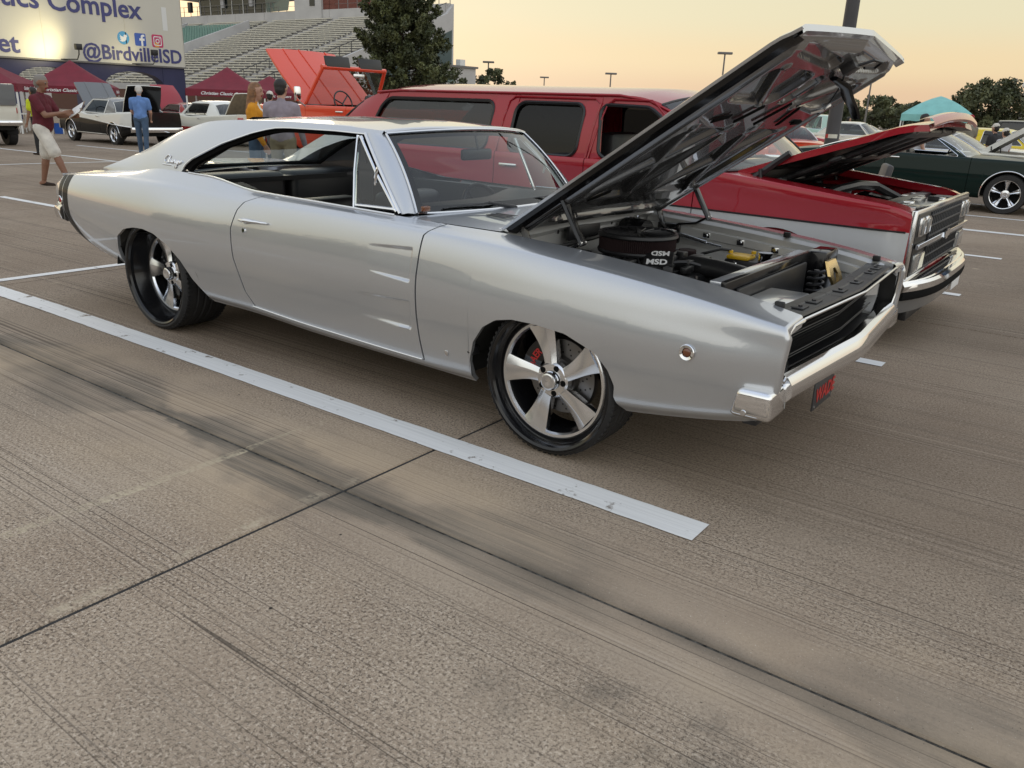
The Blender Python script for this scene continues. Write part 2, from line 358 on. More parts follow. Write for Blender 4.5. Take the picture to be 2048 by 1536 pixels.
def panel(S, xL, xR, n, m, t0=0.0, t1=None, zmin=None, disp=None, acurve=None, tl=None, skirt=(.02, .02, .02, .02), rwrap=None, lwrap=None, zref=.6):
    """one body panel on the +y side as an MB: columns between xL(z) and xR(z); zmin(x) trims the lower edge (wheel arch)"""
    t1 = S.K-1 if t1 is None else t1
    a = np.linspace(0, 1, n) if acurve is None else np.asarray(acurve, float); n = len(a)
    xb = xL(np.full(1, zref))[0]*(1-a)+xR(np.full(1, zref))[0]*a
    ts = t0(xb) if callable(t0) else np.full(n, t0, float); t0 = float(ts.min())
    if zmin is not None:
        td = np.linspace(t0, t1, 300); zz = S(np.repeat(xb[:, None], 300, 1), np.broadcast_to(td, (n, 300)))[1]
        zm = zmin(xb)
        for i in range(n):
            if zm[i] > zz[i, 0]:
                k = int(np.argmax(zz[i] >= zm[i])); k = max(k, 1)
                f = (zm[i]-zz[i, k-1])/(zz[i, k]-zz[i, k-1]+1e-9); ts[i] = max(ts[i], td[k-1]+f*(td[k]-td[k-1]))
    te = np.full(n, t1, float) if tl is None else tl(xb)
    ts = np.minimum(ts, te-.02); s = np.linspace(0, 1, m); T = ts[:, None]*(1-s)+te[:, None]*s
    X0 = np.repeat(xb[:, None], m, 1); Z = S(X0, T)[1]
    X = xL(Z)*(1-a)[:, None]+xR(Z)*a[:, None]
    Y, Z = S(X, T); ny, nz = S.normal(X, T)
    if disp is not None:
        d = disp(X, Z); Y = Y-ny*d; Z = Z-nz*d
    P = np.stack([X, Y, Z], -1); N = np.stack([np.zeros_like(ny), ny, nz], -1)
    mb = MB(); mb.grid(P, 0, flip=False)
    def strip(edge, nrm, offs, flip):
        rows = [edge]
        for dx, dn in offs: rows.append(edge+np.array([dx, 0, 0])-nrm*dn)
        mb.grid(np.stack(rows), 0, flip)
    k = skirt
    if k[0]: strip(P[:, 0], N[:, 0], [(0, k[0])], True)
    if k[1]: strip(P[:, -1], N[:, -1], [(0, k[1])], False)
    strip(P[0], N[0], lwrap or [(0, k[2])], False); strip(P[-1], N[-1], rwrap or [(0, k[3])], True)
    return mb, P
def gz(x, y):
    s = 0.012*np.maximum(0, -np.asarray(x, float)-4)+0.008*np.maximum(0, np.asarray(y, float)-4.5)
    return -0.9*(1-np.exp(-s/0.9))
def G(x, y): return float(gz(x, y))
# ================================================================== ground: concrete slabs with sealed joints, painted lines
def concrete(name, near=True):
    m, n, l, b = newmat(name)
    geo = n.new('ShaderNodeNewGeometry'); sep = n.new('ShaderNodeSeparateXYZ'); l.new(geo.outputs['Position'], sep.inputs[0]); X, Y = sep.outputs['X'], sep.outputs['Y']
    def math_(op, a, c=None, d=None, clamp=False):
        q = n.new('ShaderNodeMath'); q.operation = op; q.use_clamp = clamp
        for i, z in enumerate((a, c, d)):
            if z is None: continue
            if isinstance(z, (int, float)): q.inputs[i].default_value = z
            else: l.new(z, q.inputs[i])
        return q.outputs[0]
    def noise(scale, detail=4, vec=None, rough=.5, sx=1, sy=1, w=0.0):
        mp = n.new('ShaderNodeMapping'); mp.inputs['Scale'].default_value = (sx, sy, 1); mp.inputs['Location'].default_value = (w, w*.7, 0)
        l.new(geo.outputs['Position'], mp.inputs['Vector']); t = n.new('ShaderNodeTexNoise'); t.inputs['Scale'].default_value = scale; t.inputs['Detail'].default_value = detail; t.inputs['Roughness'].default_value = rough
        l.new(mp.outputs[0], t.inputs['Vector']); return t.outputs['Fac']
    def ramp(v, a, c, lo=0.0, hi=1.0):
        r = n.new('ShaderNodeMapRange'); r.inputs['From Min'].default_value = a; r.inputs['From Max'].default_value = c; r.inputs['To Min'].default_value = lo; r.inputs['To Max'].default_value = hi; l.new(v, r.inputs['Value']); return r.outputs[0]
    def mix(f, a, c):
        q = n.new('ShaderNodeMix'); q.data_type = 'RGBA'
        if isinstance(f, float): q.inputs[0].default_value = f
        else: l.new(f, q.inputs[0])
        for i, z in ((6, a), (7, c)):
            if isinstance(z, tuple): q.inputs[i].default_value = (*z, 1)
            else: l.new(z, q.inputs[i])
        return q.outputs[2]
    base = mix(ramp(noise(.55, 6, rough=.6), .35, .65), (.345, .266, .196), (.50, .408, .312))
    base = mix(ramp(noise(1.7, 6, rough=.65, w=4), .52, .72, 0, .5), base, (.41, .34, .265))
    base = mix(ramp(noise(.35, 3, w=9), .5, .72, 0, .55), base, (.21, .172, .132))
    if near: trow = ramp(math_('ADD', math_('ABSOLUTE', math_('ADD', Y, 1.72)), math_('MULTIPLY', math_('SUBTRACT', noise(1.5, 4, w=52), .5), .35)), .16, .40, .15, 1.0)
    else: trow = 1.0
    mod = ramp(noise(2.2, 4, w=27, rough=.7), .35, .65, .55, 1.0)
    g1 = ramp(noise(100, 3, w=2, rough=.75), .51, .57); base = mix(math_('MULTIPLY', math_('MULTIPLY', g1, mod), math_('MULTIPLY', trow, .85)), base, (.075, .056, .041))
    g2 = ramp(noise(90, 3, w=12, rough=.75), .54, .60); base = mix(math_('MULTIPLY', math_('MULTIPLY', g2, mod), math_('MULTIPLY', trow, .80)), base, (.64, .54, .43))
    base = mix(math_('MULTIPLY', ramp(noise(34, 4, w=61, rough=.8), .54, .68), math_('MULTIPLY', trow, .45)), base, (.12, .092, .068))
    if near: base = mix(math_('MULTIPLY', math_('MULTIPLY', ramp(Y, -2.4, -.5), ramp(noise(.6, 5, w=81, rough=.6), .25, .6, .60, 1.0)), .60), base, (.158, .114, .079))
    else: base = mix(.45, base, (.150, .115, .085))
    spk = ramp(noise(120, 2, w=71, rough=.7), .66, .72, 0, .8); base = mix(spk, base, (.60, .53, .45)); spk2 = ramp(noise(90, 2, w=93, rough=.7), .68, .74, 0, .85); base = mix(spk2, base, (.05, .042, .034))
    # broom strokes along the lane
    st = noise(1, 2, sx=.10, sy=105, w=1, rough=.6); gate = ramp(noise(1, 3, sx=.16, sy=3.6, w=7), .43, .57)
    lines = math_('MULTIPLY', ramp(st, .55, .62), gate); base = mix(math_('MULTIPLY', lines, .80), base, (.075, .058, .045))
    st2 = noise(1, 1, sx=.018, sy=5.2, w=13, rough=.4); base = mix(math_('MULTIPLY', ramp(math_('ABSOLUTE', math_('SUBTRACT', st2, .57)), .0024, .0008), ramp(noise(1, 2, sx=.3, sy=1.5, w=33), .42, .55, .1, .7)), base, (.05, .04, .032))
    st3 = noise(1, 2, sx=.12, sy=70, w=23, rough=.6); base = mix(math_('MULTIPLY', math_('MULTIPLY', ramp(st3, .58, .66), gate), .35), base, (.55, .46, .37))
    if near:
        sd = math_('ADD', Y, 1.72); dj = math_('ABSOLUTE', sd); wob = noise(1.3, 5, w=3, sx=.55, sy=.55, rough=.6); wid = ramp(wob, .36, .66, .03, .42)
        fall = ramp(math_('DIVIDE', dj, wid), 1.0, .55); fib = ramp(noise(1, 4, sx=1.1, sy=26, w=44, rough=.7), .32, .62, .35, 1.0)
        dirty = math_('MULTIPLY', math_('MULTIPLY', fall, fib), ramp(noise(.75, 3, w=21, sx=.8), .36, .54)); base = mix(math_('MULTIPLY', dirty, .72), base, (.115, .105, .086))
        core = math_('MULTIPLY', ramp(dj, .075, .012), ramp(noise(2.0, 4, w=66, sx=.8), .35, .6)); base = mix(math_('MULTIPLY', core, .7), base, (.055, .052, .045))
        pale = math_('MULTIPLY', ramp(dj, .62, .18), ramp(noise(1.0, 4, w=31, sx=.6), .47, .60)); base = mix(math_('MULTIPLY', math_('MULTIPLY', pale, math_('SUBTRACT', 1.0, dirty)), .65), base, (.53, .41, .28))
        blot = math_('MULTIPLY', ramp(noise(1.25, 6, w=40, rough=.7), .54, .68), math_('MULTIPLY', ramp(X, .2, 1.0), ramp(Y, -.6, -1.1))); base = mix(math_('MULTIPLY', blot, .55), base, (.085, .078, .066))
        wear = ramp(noise(7, 5, w=5, sx=2, sy=.5), .40, .62); fl_ = ramp(noise(38, 3, w=6), .38, .55)
        l1 = math_('MULTIPLY', math_('MULTIPLY', math_('LESS_THAN', math_('ABSOLUTE', math_('ADD', X, .985)), .024), math_('MULTIPLY', wear, fl_)), math_('MULTIPLY', ramp(Y, -1.2, -1.6), .8))
        base = mix(l1, base, (.55, .47, .33))
        l2 = math_('MULTIPLY', math_('MULTIPLY', ramp(math_('ABSOLUTE', math_('ADD', X, .425)), .035, .008), math_('MULTIPLY', ramp(noise(5, 4, w=8), .45, .62), fl_)), math_('MULTIPLY', ramp(Y, -1.3, -1.7), .75))
        base = mix(l2, base, (.52, .44, .32))
        vs = n.new('ShaderNodeTexVoronoi'); vs.inputs['Scale'].default_value = 1.35; mp = n.new('ShaderNodeMapping'); mp.inputs['Location'].default_value = (.3, .9, 0); l.new(geo.outputs['Position'], mp.inputs[0]); l.new(mp.outputs[0], vs.inputs['Vector'])
        dots = ramp(math_('ADD', vs.outputs['Distance'], math_('MULTIPLY', noise(30, 3), .05)), .080, .060); base = mix(math_('MULTIPLY', dots, math_('MULTIPLY', ramp(noise(1.1, 2, w=17), .5, .56), .6)), base, (.46, .38, .27))
    vs = n.new('ShaderNodeTexVoronoi'); vs.inputs['Scale'].default_value = 6; l.new(geo.outputs['Position'], vs.inputs['Vector'])
    pit = math_('MULTIPLY', ramp(vs.outputs['Distance'], .045, .03), ramp(noise(3, 2, w=55), .56, .6)); base = mix(pit, base, (.03, .026, .022))
    l.new(base, b.inputs['Base Color']); b.inputs['Roughness'].default_value = .86; b.inputs['Specular IOR Level'].default_value = .25
    hgt = math_('ADD', math_('MULTIPLY', g1, -.7), math_('MULTIPLY', lines, -1.0))
    bp = n.new('ShaderNodeBump'); bp.inputs['Strength'].default_value = .35; bp.inputs['Distance'].default_value = .003; l.new(hgt, bp.inputs['Height']); l.new(bp.outputs[0], b.inputs['Normal'])
    return m
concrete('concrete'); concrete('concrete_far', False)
mat('joint_seal', (.022, .021, .020), .8, var=.5, vscale=30, bump=.8, bscale=60)
mat('joint_dirt', (.06, .055, .047), .95, var=.9, vscale=40, bump=1, bscale=80)
def linepaint(name, edge=.07):
    m = mat(name, (.74, .74, .73), .65); n, l = m.node_tree.nodes, m.node_tree.links; b = n['Principled BSDF']
    geo = n.new('ShaderNodeNewGeometry'); t = n.new('ShaderNodeTexNoise'); t.inputs['Scale'].default_value = 9; t.inputs['Detail'].default_value = 8; t.inputs['Roughness'].default_value = .7; l.new(geo.outputs['Position'], t.inputs['Vector'])
    mp = n.new('ShaderNodeMapping'); mp.inputs['Scale'].default_value = (1.2, 70, 1); l.new(geo.outputs['Position'], mp.inputs[0]); t2 = n.new('ShaderNodeTexNoise'); t2.inputs['Scale'].default_value = 1; t2.inputs['Detail'].default_value = 4; l.new(mp.outputs[0], t2.inputs['Vector'])
    r = n.new('ShaderNodeMapRange'); r.inputs['From Min'].default_value = .30; r.inputs['From Max'].default_value = .62; r.inputs['To Min'].default_value = .90; r.inputs['To Max'].default_value = 1.04; l.new(t2.outputs['Fac'], r.inputs['Value'])
    h = n.new('ShaderNodeHueSaturation'); h.inputs['Color'].default_value = (.74, .74, .73, 1); l.new(r.outputs[0], h.inputs['Value'])
    chip = n.new('ShaderNodeMapRange'); chip.inputs['From Min'].default_value = .60; chip.inputs['From Max'].default_value = .66; l.new(t.outputs['Fac'], chip.inputs['Value'])
    mx = n.new('ShaderNodeMix'); mx.data_type = 'RGBA'; l.new(chip.outputs[0], mx.inputs[0]); l.new(h.outputs[0], mx.inputs[6]); mx.inputs[7].default_value = (.20, .17, .14, 1); l.new(mx.outputs[2], b.inputs['Base Color'])
    bp = n.new('ShaderNodeBump'); bp.inputs['Strength'].default_value = .4; bp.inputs['Distance'].default_value = .003; l.new(t2.outputs['Fac'], bp.inputs['Height']); l.new(bp.outputs[0], b.inputs['Normal'])
linepaint('line_paint')
JX, JY, SX, SY = -.385, -1.72, 4.57, 4.69
def axis_pts(lo, hi, far):
    a = list(np.arange(lo, hi+.1, 2.5)); return np.array([-far, -far*.4, -160, -100]+a+[hi+60, hi+140, far*.4, far])
gx, gy = axis_pts(-70, 30, 2200), axis_pts(-25, 90, 2200); gx = np.unique(gx); gy = np.unique(gy)
gm = MB(); XX, YY = np.meshgrid(gx, gy, indexing='ij')
ins = (XX > -66) & (XX < 22) & (YY > -22) & (YY < 78)
gm.grid(np.stack([XX, YY, gz(XX, YY)-.014], -1), 0, flip=False)
ground = tag(gm.build('ground', ['concrete_far'], None, recalc=False), kind='structure')
i0, i1, j0, j1 = -13, 4, -3, 15
hj = .006
cs_cache = {}
def slab_mesh(x0, x1, y0, y1):
    q = MB(); e = .006; n_ = 5
    def ring(ins_, dz):
        xs = np.linspace(x0+ins_, x1-ins_, n_); ys = np.linspace(y0+ins_, y1-ins_, n_)
        X, Y = np.meshgrid(xs, ys, indexing='ij'); return np.stack([X, Y, gz(X, Y)+dz], -1)
    T, B = ring(e, 0), ring(0, -.006); L = ring(0, -.03); q.grid(T)
    for A_, C_ in ((T, B), (B, L)):
        q.grid(np.stack([A_[0], C_[0]])); q.grid(np.stack([A_[-1], C_[-1]])); q.grid(np.stack([A_[:, 0], C_[:, 0]])); q.grid(np.stack([A_[:, -1], C_[:, -1]]))
    return q
for i in range(i0, i1):
    for j in range(j0, j1):
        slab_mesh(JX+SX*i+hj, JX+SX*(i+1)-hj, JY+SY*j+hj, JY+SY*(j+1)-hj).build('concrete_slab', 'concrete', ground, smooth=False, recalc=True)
jm = MB()
for i in range(i0, i1+1):
    y = np.linspace(JY+SY*j0, JY+SY*j1, 60); x = JX+SX*i; jm.grid(np.stack([np.stack([np.full(60, x+d), y, gz(x, y)-.004], 1) for d in (-hj, hj)]))
jm.build('joint_sealant', 'joint_seal', ground)
jm = MB()
for j in range(j0, j1+1):
    x = np.linspace(JX+SX*i0, JX+SX*i1, 200); y = JY+SY*j; jm.grid(np.stack([np.stack([x, np.full(200, y+d), gz(x, y)-.007], 1) for d in (-hj, hj)]))
jm.build('joint_fill', 'joint_dirt', ground)
def stripe(x0, y0, x1, y1, w, name='parking_line', jag=.0012):
    q = MB(); L = math.hypot(x1-x0, y1-y0); k = max(8, int(L/.06)); ex = np.array([(x1-x0)/L, (y1-y0)/L]); ey = np.array([-ex[1], ex[0]]); rg = np.random.RandomState(int(abs(x0*37+y0*91)) % 1000)
    t = np.linspace(0, L, k); rows = []
    for s in (-.5, 0, .5):
        p_ = np.array([x0, y0])+t[:, None]*ex+ey*(w*s+(rg.randn(k)*jag*abs(s)*2)[:, None]); rows.append(np.stack([p_[:, 0], p_[:, 1], gz(p_[:, 0], p_[:, 1])+.004], 1))
    q.grid(np.stack(rows)); return q.build(name, 'line_paint', ground, recalc=True)
stripe(-5.10, -1.128, .832, -1.128, .150)
for k, xe in ((1, .822), (2, .82), (3, .815), (4, .81)): stripe(-5.05, -1.128+2.70*k, xe, -1.126+2.70*k, .11)
stripe(-5.18, -9.5, -5.10, 9.8, .10)
for k in range(-1, 5): stripe(-11.2, -1.128+2.70*k, -5.2, -1.128+2.70*k, .11)
for k in range(0, 6): stripe(-24.6, 3.95+2.70*k, -17.4, 3.95+2.70*k, .11)
stripe(-17.3, 3.2, -17.3, 18, .11)
for k, y in enumerate((9.75, 12.0, 14.5, 17.2)): stripe(-.9 if k else -.4, y, 6.3, y, .11)
# ================================================================== stadium stand
ST = thing('stadium_stand', 'long concrete stadium stand of cream benches with a press box on top', 'stadium', (0, 0, 0))
XE, XW, Y0, ROW, RISE, NR = -59.5, -150.0, 43.0, .75, .271, 32
def sz(y): return 1.17+(y-Y0)*RISE/ROW
prof = []
for r in range(NR):
    y = Y0+r*ROW; prof += [(y, sz(y)), (y, sz(y)+RISE)]
    prof.append((y+ROW-.001, sz(y)+RISE))
q = MB(); P = np.array([[(XE+.02, y, z) for y, z in prof], [(XW, y, z) for y, z in prof]]); q.grid(P); q.build('terrace', 'concrete_step', ST, smooth=False)
sect = [(-60.6, -66.5), (-67.9, -76.0), (-77.4, -88.0), (-89.4, -101.5), (-102.9, -117), (-118.4, -140)]
bm_cache = {}
for i, (xa, xb) in enumerate(sect):
    for r in range(NR):
        y = Y0+r*ROW+.40; z = sz(Y0+r*ROW)+RISE
        if 3 <= i <= 4 and 13 <= r <= 27: continue
        if i not in bm_cache:
            m = MB(); m.box((xb, -.05, .24), (xa, .28, .34)); [m.box((x_-.08, .06, 0), (x_+.08, .16, .24)) for x_ in np.arange(xb+.6, xa, 1.8)]; o = m.build('bench', ['bench_plank'], ST, smooth=False); bm_cache[i] = o.data
        else: o = bpy.data.objects.new('bench', bm_cache[i]); COL.objects.link(o); o.parent = ST
        o.location = (0, y, z)
m = MB()
for r in range(13, 28):
    y = Y0+r*ROW; z = sz(y)+RISE
    for x in np.arange(-89.8, -116.5, -.55): m.box((x-.20, y+.36, z+.38), (x+.20, y+.42, z+.82)); m.box((x-.20, y+.05, z+.36), (x+.20, y+.38, z+.41))
tag(m.build('green_seat_block', 'seat_green', ST, smooth=False), kind='stuff')
for x0 in (-89.2, -102.2, -117.6):
    q = MB(); q.add([(x, y, z) for x in (x0-.2, x0+.2) for y, z in ((Y0+12*ROW, sz(Y0+12*ROW)), (Y0+28*ROW, sz(Y0+28*ROW)), (Y0+28*ROW, sz(Y0+28*ROW)+1.2), (Y0+12*ROW, sz(Y0+12*ROW)+1.2))], [(0, 1, 2, 3), (7, 6, 5, 4), (0, 4, 5, 1), (1, 5, 6, 2), (2, 6, 7, 3), (3, 7, 4, 0)]); q.build('aisle_wall', 'concrete_wall', ST, smooth=False)
zt_ = sz(Y0+NR*ROW); yb_ = Y0+NR*ROW
q = MB(); q.box((XW, yb_+.05, zt_-1), (XE, yb_+.4, 11.15)); q.box((XW, Y0-.3, -1.5), (XE, Y0, sz(Y0)+.9)); q.build('parapet_wall', 'concrete_wall', ST, smooth=False)
for x in np.arange(-60, -150, -6.0):
    q = MB(); q.box((x-.03, yb_+.03, zt_), (x+.03, yb_+.05, 11.14)); q.build('wall_joint', 'concrete_step', ST, smooth=False)
q = MB(); q.box((XW, yb_+.2, 12.28), (XE, yb_+.24, 12.33))
for x in np.arange(XE, -116, -1.55): q.box((x-.03, yb_+.2, 11.15), (x+.03, yb_+.26, 12.3))
q.box((XW, yb_+.2, 11.70), (XE, yb_+.23, 11.73)); tag(q.build('top_railing', 'pole_far', ST, smooth=False), kind='stuff')
q = MB()    # end wall facing the car park, with its sloping top and dark green screen
q.prism([(Y0-.3, -1.4), (yb_+.4, -1.4), (yb_+.4, 11.1), (yb_-.6, sz(yb_)+.25), (Y0-.3, sz(Y0)+.55)], lambda u, v, d: (XE+d, u, v), 0.02, .38); q.build('end_wall', 'concrete_wall', ST, smooth=False)
q = MB(); q.prism([(55.0, 3.0), (67.1, 3.0), (67.1, 8.55), (55.0, 4.2)], lambda u, v, d: (XE+d, u, v), .385, .42); q.build('green_screen', 'panel_green', ST, smooth=False)
q = MB(); q.tube([(XE-.3, Y0, sz(Y0)+1.6), (XE-.3, yb_, sz(yb_)+1.35)], .04, 5)
for r in range(0, NR, 2): y = Y0+r*ROW; q.box((XE-.33, y-.03, sz(y)+.2), (XE-.27, y+.03, sz(y)+1.5))
for xr_ in (-67.2, ):
    q.tube([(xr_, Y0+2, sz(Y0+2)+1.1), (xr_, Y0+9, sz(Y0+9)+1.1)], .035, 5)
    for r in range(3, 12, 2): y = Y0+r*ROW; q.box((xr_-.02, y-.02, sz(y)), (xr_+.02, y+.02, sz(y)+1.1))
tag(q.build('stair_railing', 'pole_grey', ST, smooth=False), kind='stuff')
# press box
PB = MB(); PB.box((-106.5, 67.6, 10.2), (-81.5, 67.9, 11.25)); PB.box((-106.5, 68, 9), (-79.2, 74, 11.0)); PB.box((-109, 66.4, 13.35), (-84, 74, 17.5)); PB.box((-84.0, 66.9, 10), (-79.2, 74, 17.5)); pbo = PB.build('press_box', 'concrete_wall', ST, smooth=False)
q = MB(); q.box((-104.8, 67.75, 11.25), (-90.5, 67.85, 13.35)); q.build('window_band', 'window_dark', pbo, smooth=False)
q = MB(); q.add([(-90.4, 67.7, 11.25), (-85.2, 66.9, 11.25), (-84.2, 66.6, 13.35), (-90.4, 67.5, 13.35)], [(0, 1, 2, 3)]); q.build('bay_window', 'window_teal', pbo, smooth=False)
for x in np.arange(-104.5, -90, 2.35): q = MB(); q.box((x-.06, 67.68, 11.25), (x+.06, 67.75, 13.35)); q.build('mullion', 'white_metal', pbo, smooth=False)
for x in (-99.2, -93.2): q = MB(); q.rbox((x-.35, 67.4, 12.0), (x+.35, 67.7, 13.1), .1); q.build('curtain', 'cloth_grey', pbo)
q = MB(); q.box((-79.2, 67.2, 10.9), (-77.2, 74, 17.5)); q.build('brick_tower', 'brick_red', ST, smooth=False)
q = MB(); q.box((-81.2, 66.84, 11.6), (-80.3, 66.9, 13.0)); q.build('small_window', 'window_dark', pbo, smooth=False)
q = MB(); q.rbox((-106.2, 66.9, 11.6), (-105.5, 67.3, 12.9), .05, M=Matrix.Identity(4)); q.build('loudspeaker', 'satin_black', pbo)
BD = thing('low_building', 'small flat-roofed white building at the right end of the stand', 'building', (-57.4, 66.2, -.9))
q = MB(); q.box((-4, -5.5, 0), (0, 2.9, 5.75)); q.build('wall', 'concrete_wall', BD, smooth=False); q = MB(); q.box((-4.2, -5.7, 5.75), (.2, 3.1, 5.95)); q.build('roof', 'pole_far', BD, smooth=False); q = MB(); q.box((-.5, .2, 5.95), (.1, 1.0, 6.55)); q.build('roof_unit', 'white_metal', BD, smooth=False); q = MB(); q.box((.0, -3.0, 4.2), (.03, -.6, 4.7)); q.build('window', 'window_teal', BD, smooth=False)
q = thing('boundary_wall', 'low red-brown wall running along the foot of the stand', 'wall', (-52.0, 36, -.75)); m = MB(); m.box((-40, 4.6, 0), (9.5, 4.9, 2.25)); m.build('masonry', 'brown_wall', q, smooth=False); m = MB(); m.box((-40.05, 4.55, 2.25), (9.55, 4.95, 2.35)); m.build('coping', 'concrete_wall', q, smooth=False)
# ================================================================== sign tower
SX_ = -53.0; gs_ = G(SX_, 26)
SG = thing('stadium_sign', 'huge cream sign board reading Athletics Complex on navy arched piers', 'sign', (SX_, 26, gs_))
def sg(mb, nm, m, **k):
    mb.v = [v-np.array([SX_, 26, gs_]) for v in mb.v]; return mb.build(nm, m, SG, **k)
q = MB(); yy_ = np.linspace(2.0, 31.6, 30); q.grid(np.stack([np.stack([np.full(30, SX_), yy_, np.full(30, z)], 1) for z in (3.05, 13.0)])); q.grid(np.stack([np.stack([np.full(30, SX_-.9), yy_, np.full(30, z)], 1) for z in (3.05, 13.0)]))
q.box((SX_-.9, 31.58, 3.05), (SX_, 31.62, 13)); sf_ = sg(q, 'sign_face', 'sign_face', smooth=False)
q = MB(); q.box((SX_-1.0, 1.9, 2.95), (SX_+.12, 31.7, 3.05)); sg(q, 'lower_edge', 'pole_far', smooth=False)
for y in (22.2, 27.45): q = MB(); q.box((SX_, y-.03, 3.06), (SX_+.012, y+.03, 13)); sg(q, 'panel_joint', 'bench_plank', smooth=False)
q = MB(); q.box((SX_+.001, 30.15, 5.3), (SX_+.012, 30.5, 6.75)); sg(q, 'blank_patch', 'white_metal', smooth=False)
def sign_text(body, yl, yr, zb, h=None, word=None, col='navy_print', off=.018):
    V, F = text_geo(word or body, 1, 0, off); w = V[:, 0].max()-V[:, 0].min(); s = (yr-yl)/w
    V, F = text_geo(body, 1, .01, off); V = V*s; V[:, 0] += yr-V[:, 0].max()
    q = MB(); q.add(np.stack([SX_+.015+V[:, 2], V[:, 0], zb+V[:, 1]*(1.0)], 1), F); return sg(q, 'lettering', col)
sign_text('Athletics Complex', 22.72, 28.72, 5.86, word='Complex'); sign_text('@BirdvilleISD', 24.5, 31.35, 3.27); sign_text('www.birdvilleschools.net', 18.85, 20.74, 3.30, word='net')
def disc(y, z, r, n=40): return [(y+r*math.cos(a), z+r*math.sin(a)) for a in np.linspace(0, 2*math.pi, n, endpoint=False)]
def rsq(y, z, h, r): return [(y+sx*(h-r)+r*math.cos(a), z+sz_*(h-r)+r*math.sin(a)) for sx, sz_, a0 in ((1, 1, 0), (-1, 1, 90), (-1, -1, 180), (1, -1, 270)) for a in np.radians(np.linspace(a0, a0+90, 6))]
def decal(poly, d, col, nm='logo_mark'): q = MB(); q.prism(poly, lambda u, v, e: (SX_+e, u, v), .002, d); return sg(q, nm, col, smooth=False)
decal(disc(27.27, 4.62, .40), .012, 'sky_blue_print', 'bird_badge')
bird = [(-.27, -.17), (-.15, -.12), (-.22, -.04), (-.16, -.03), (-.25, .06), (-.18, .06), (-.24, .19), (-.10, .08), (.02, .06), (.03, .15), (.10, .20), (.17, .17), (.25, .20), (.21, .12), (.26, .10), (.20, .05), (.17, -.10), (.05, -.20), (-.10, -.23)]
decal([(27.27+u*1.05, 4.62+v*1.05) for u, v in bird], .02, 'white_print')
decal(rsq(28.44, 4.60, .39, .09), .012, 'blue_print', 'letter_badge')
decal([(28.44+u, 4.60+v) for u, v in ((.04, -.39), (.17, -.39), (.17, -.06), (.28, -.06), (.30, .08), (.17, .08), (.17, .15), (.20, .19), (.30, .19), (.30, .32), (.16, .32), (.06, .25), (.04, .15), (.04, .08), (-.07, .08), (-.07, -.06), (.04, -.06))], .02, 'white_print')
decal(rsq(29.66, 4.60, .40, .12), .012, 'magenta_print', 'camera_badge'); decal(rsq(29.60, 4.36, .15, .05), .014, 'orange_print')
def ringq(o, i, d, col):
    k = len(o); q = MB(); q.add([(SX_+e, *p_) for e in (.0125, d) for p_ in o+i], [(j, (j+1) % k, k+(j+1) % k, k+j) for j in range(k)]+[(2*k+j, 2*k+k+j, 2*k+k+(j+1) % k, 2*k+(j+1) % k) for j in range(k)]); sg(q, 'logo_mark', col, smooth=False)
ringq(rsq(29.66, 4.60, .29, .10), rsq(29.66, 4.60, .235, .07), .02, 'white_print'); ringq(disc(29.66, 4.60, .145, 24), disc(29.66, 4.60, .09, 24), .02, 'white_print'); decal(disc(29.81, 4.76, .035, 12), .02, 'white_print')
for y0, y1 in ((29.84, 31.5), (24.2, 25.75), (18.8, 20.35), (13.4, 15)):
    q = MB(); q.box((SX_-.9, y0, gs_), (SX_-.02, y1, 2.94)); sg(q, 'pier', 'navy', smooth=False)
for ya, yb in ((25.75, 29.84), (20.35, 24.2), (15, 18.8)):
    a = np.linspace(0, math.pi, 20); arc = [(ya+(yb-ya)*(.5-.5*math.cos(t)), 1.75+.85*math.sin(t)) for t in a]
    q = MB(); q.prism([(yb, 2.94), (ya, 2.94)]+arc, lambda u, v, d: (SX_+d, u, v), -.88, -.04); sg(q, 'arch_beam', 'navy', smooth=False)
for y, z in ((23.8, 3.88), (28.83, 3.90)):
    FL = thing('floodlight', 'black floodlight on a bent arm below the %s of the cream sign' % ('website address end' if y < 25 else 'social media handle'), 'floodlight', (SX_, y, 3.05), 0, 'floodlights along the sign')
    q = MB(); q.tube([(-.1, -.75 if y < 25 else -1.2, .02), (.9, -.15, .05), (.95, -.05, .35), (.9, 0, .62)], .04, 6); q.build('arm', 'satin_black', FL)
    q = MB(); q.rbox((.72, -.19, .60), (1.02, .19, .95), .03); q.build('lamp_head', 'satin_black', FL)
    l_ = bpy.data.lights.new('flood', 'SPOT'); l_.energy = (330 if y < 25 else 70); l_.color = (1, .88, .50); l_.spot_size = R(120); l_.spot_blend = .8; l_.shadow_soft_size = .15; lo = bpy.data.objects.new('flood', l_); COL.objects.link(lo); lo.location = (1.9, -1.2, .5); lo.rotation_euler = Vector((-1, .55, .35)).to_track_quat('-Z', 'Y').to_euler() if False else Vector((-1, -.45, .35)).to_track_quat('-Z', 'Y').to_euler(); lo.parent = FL
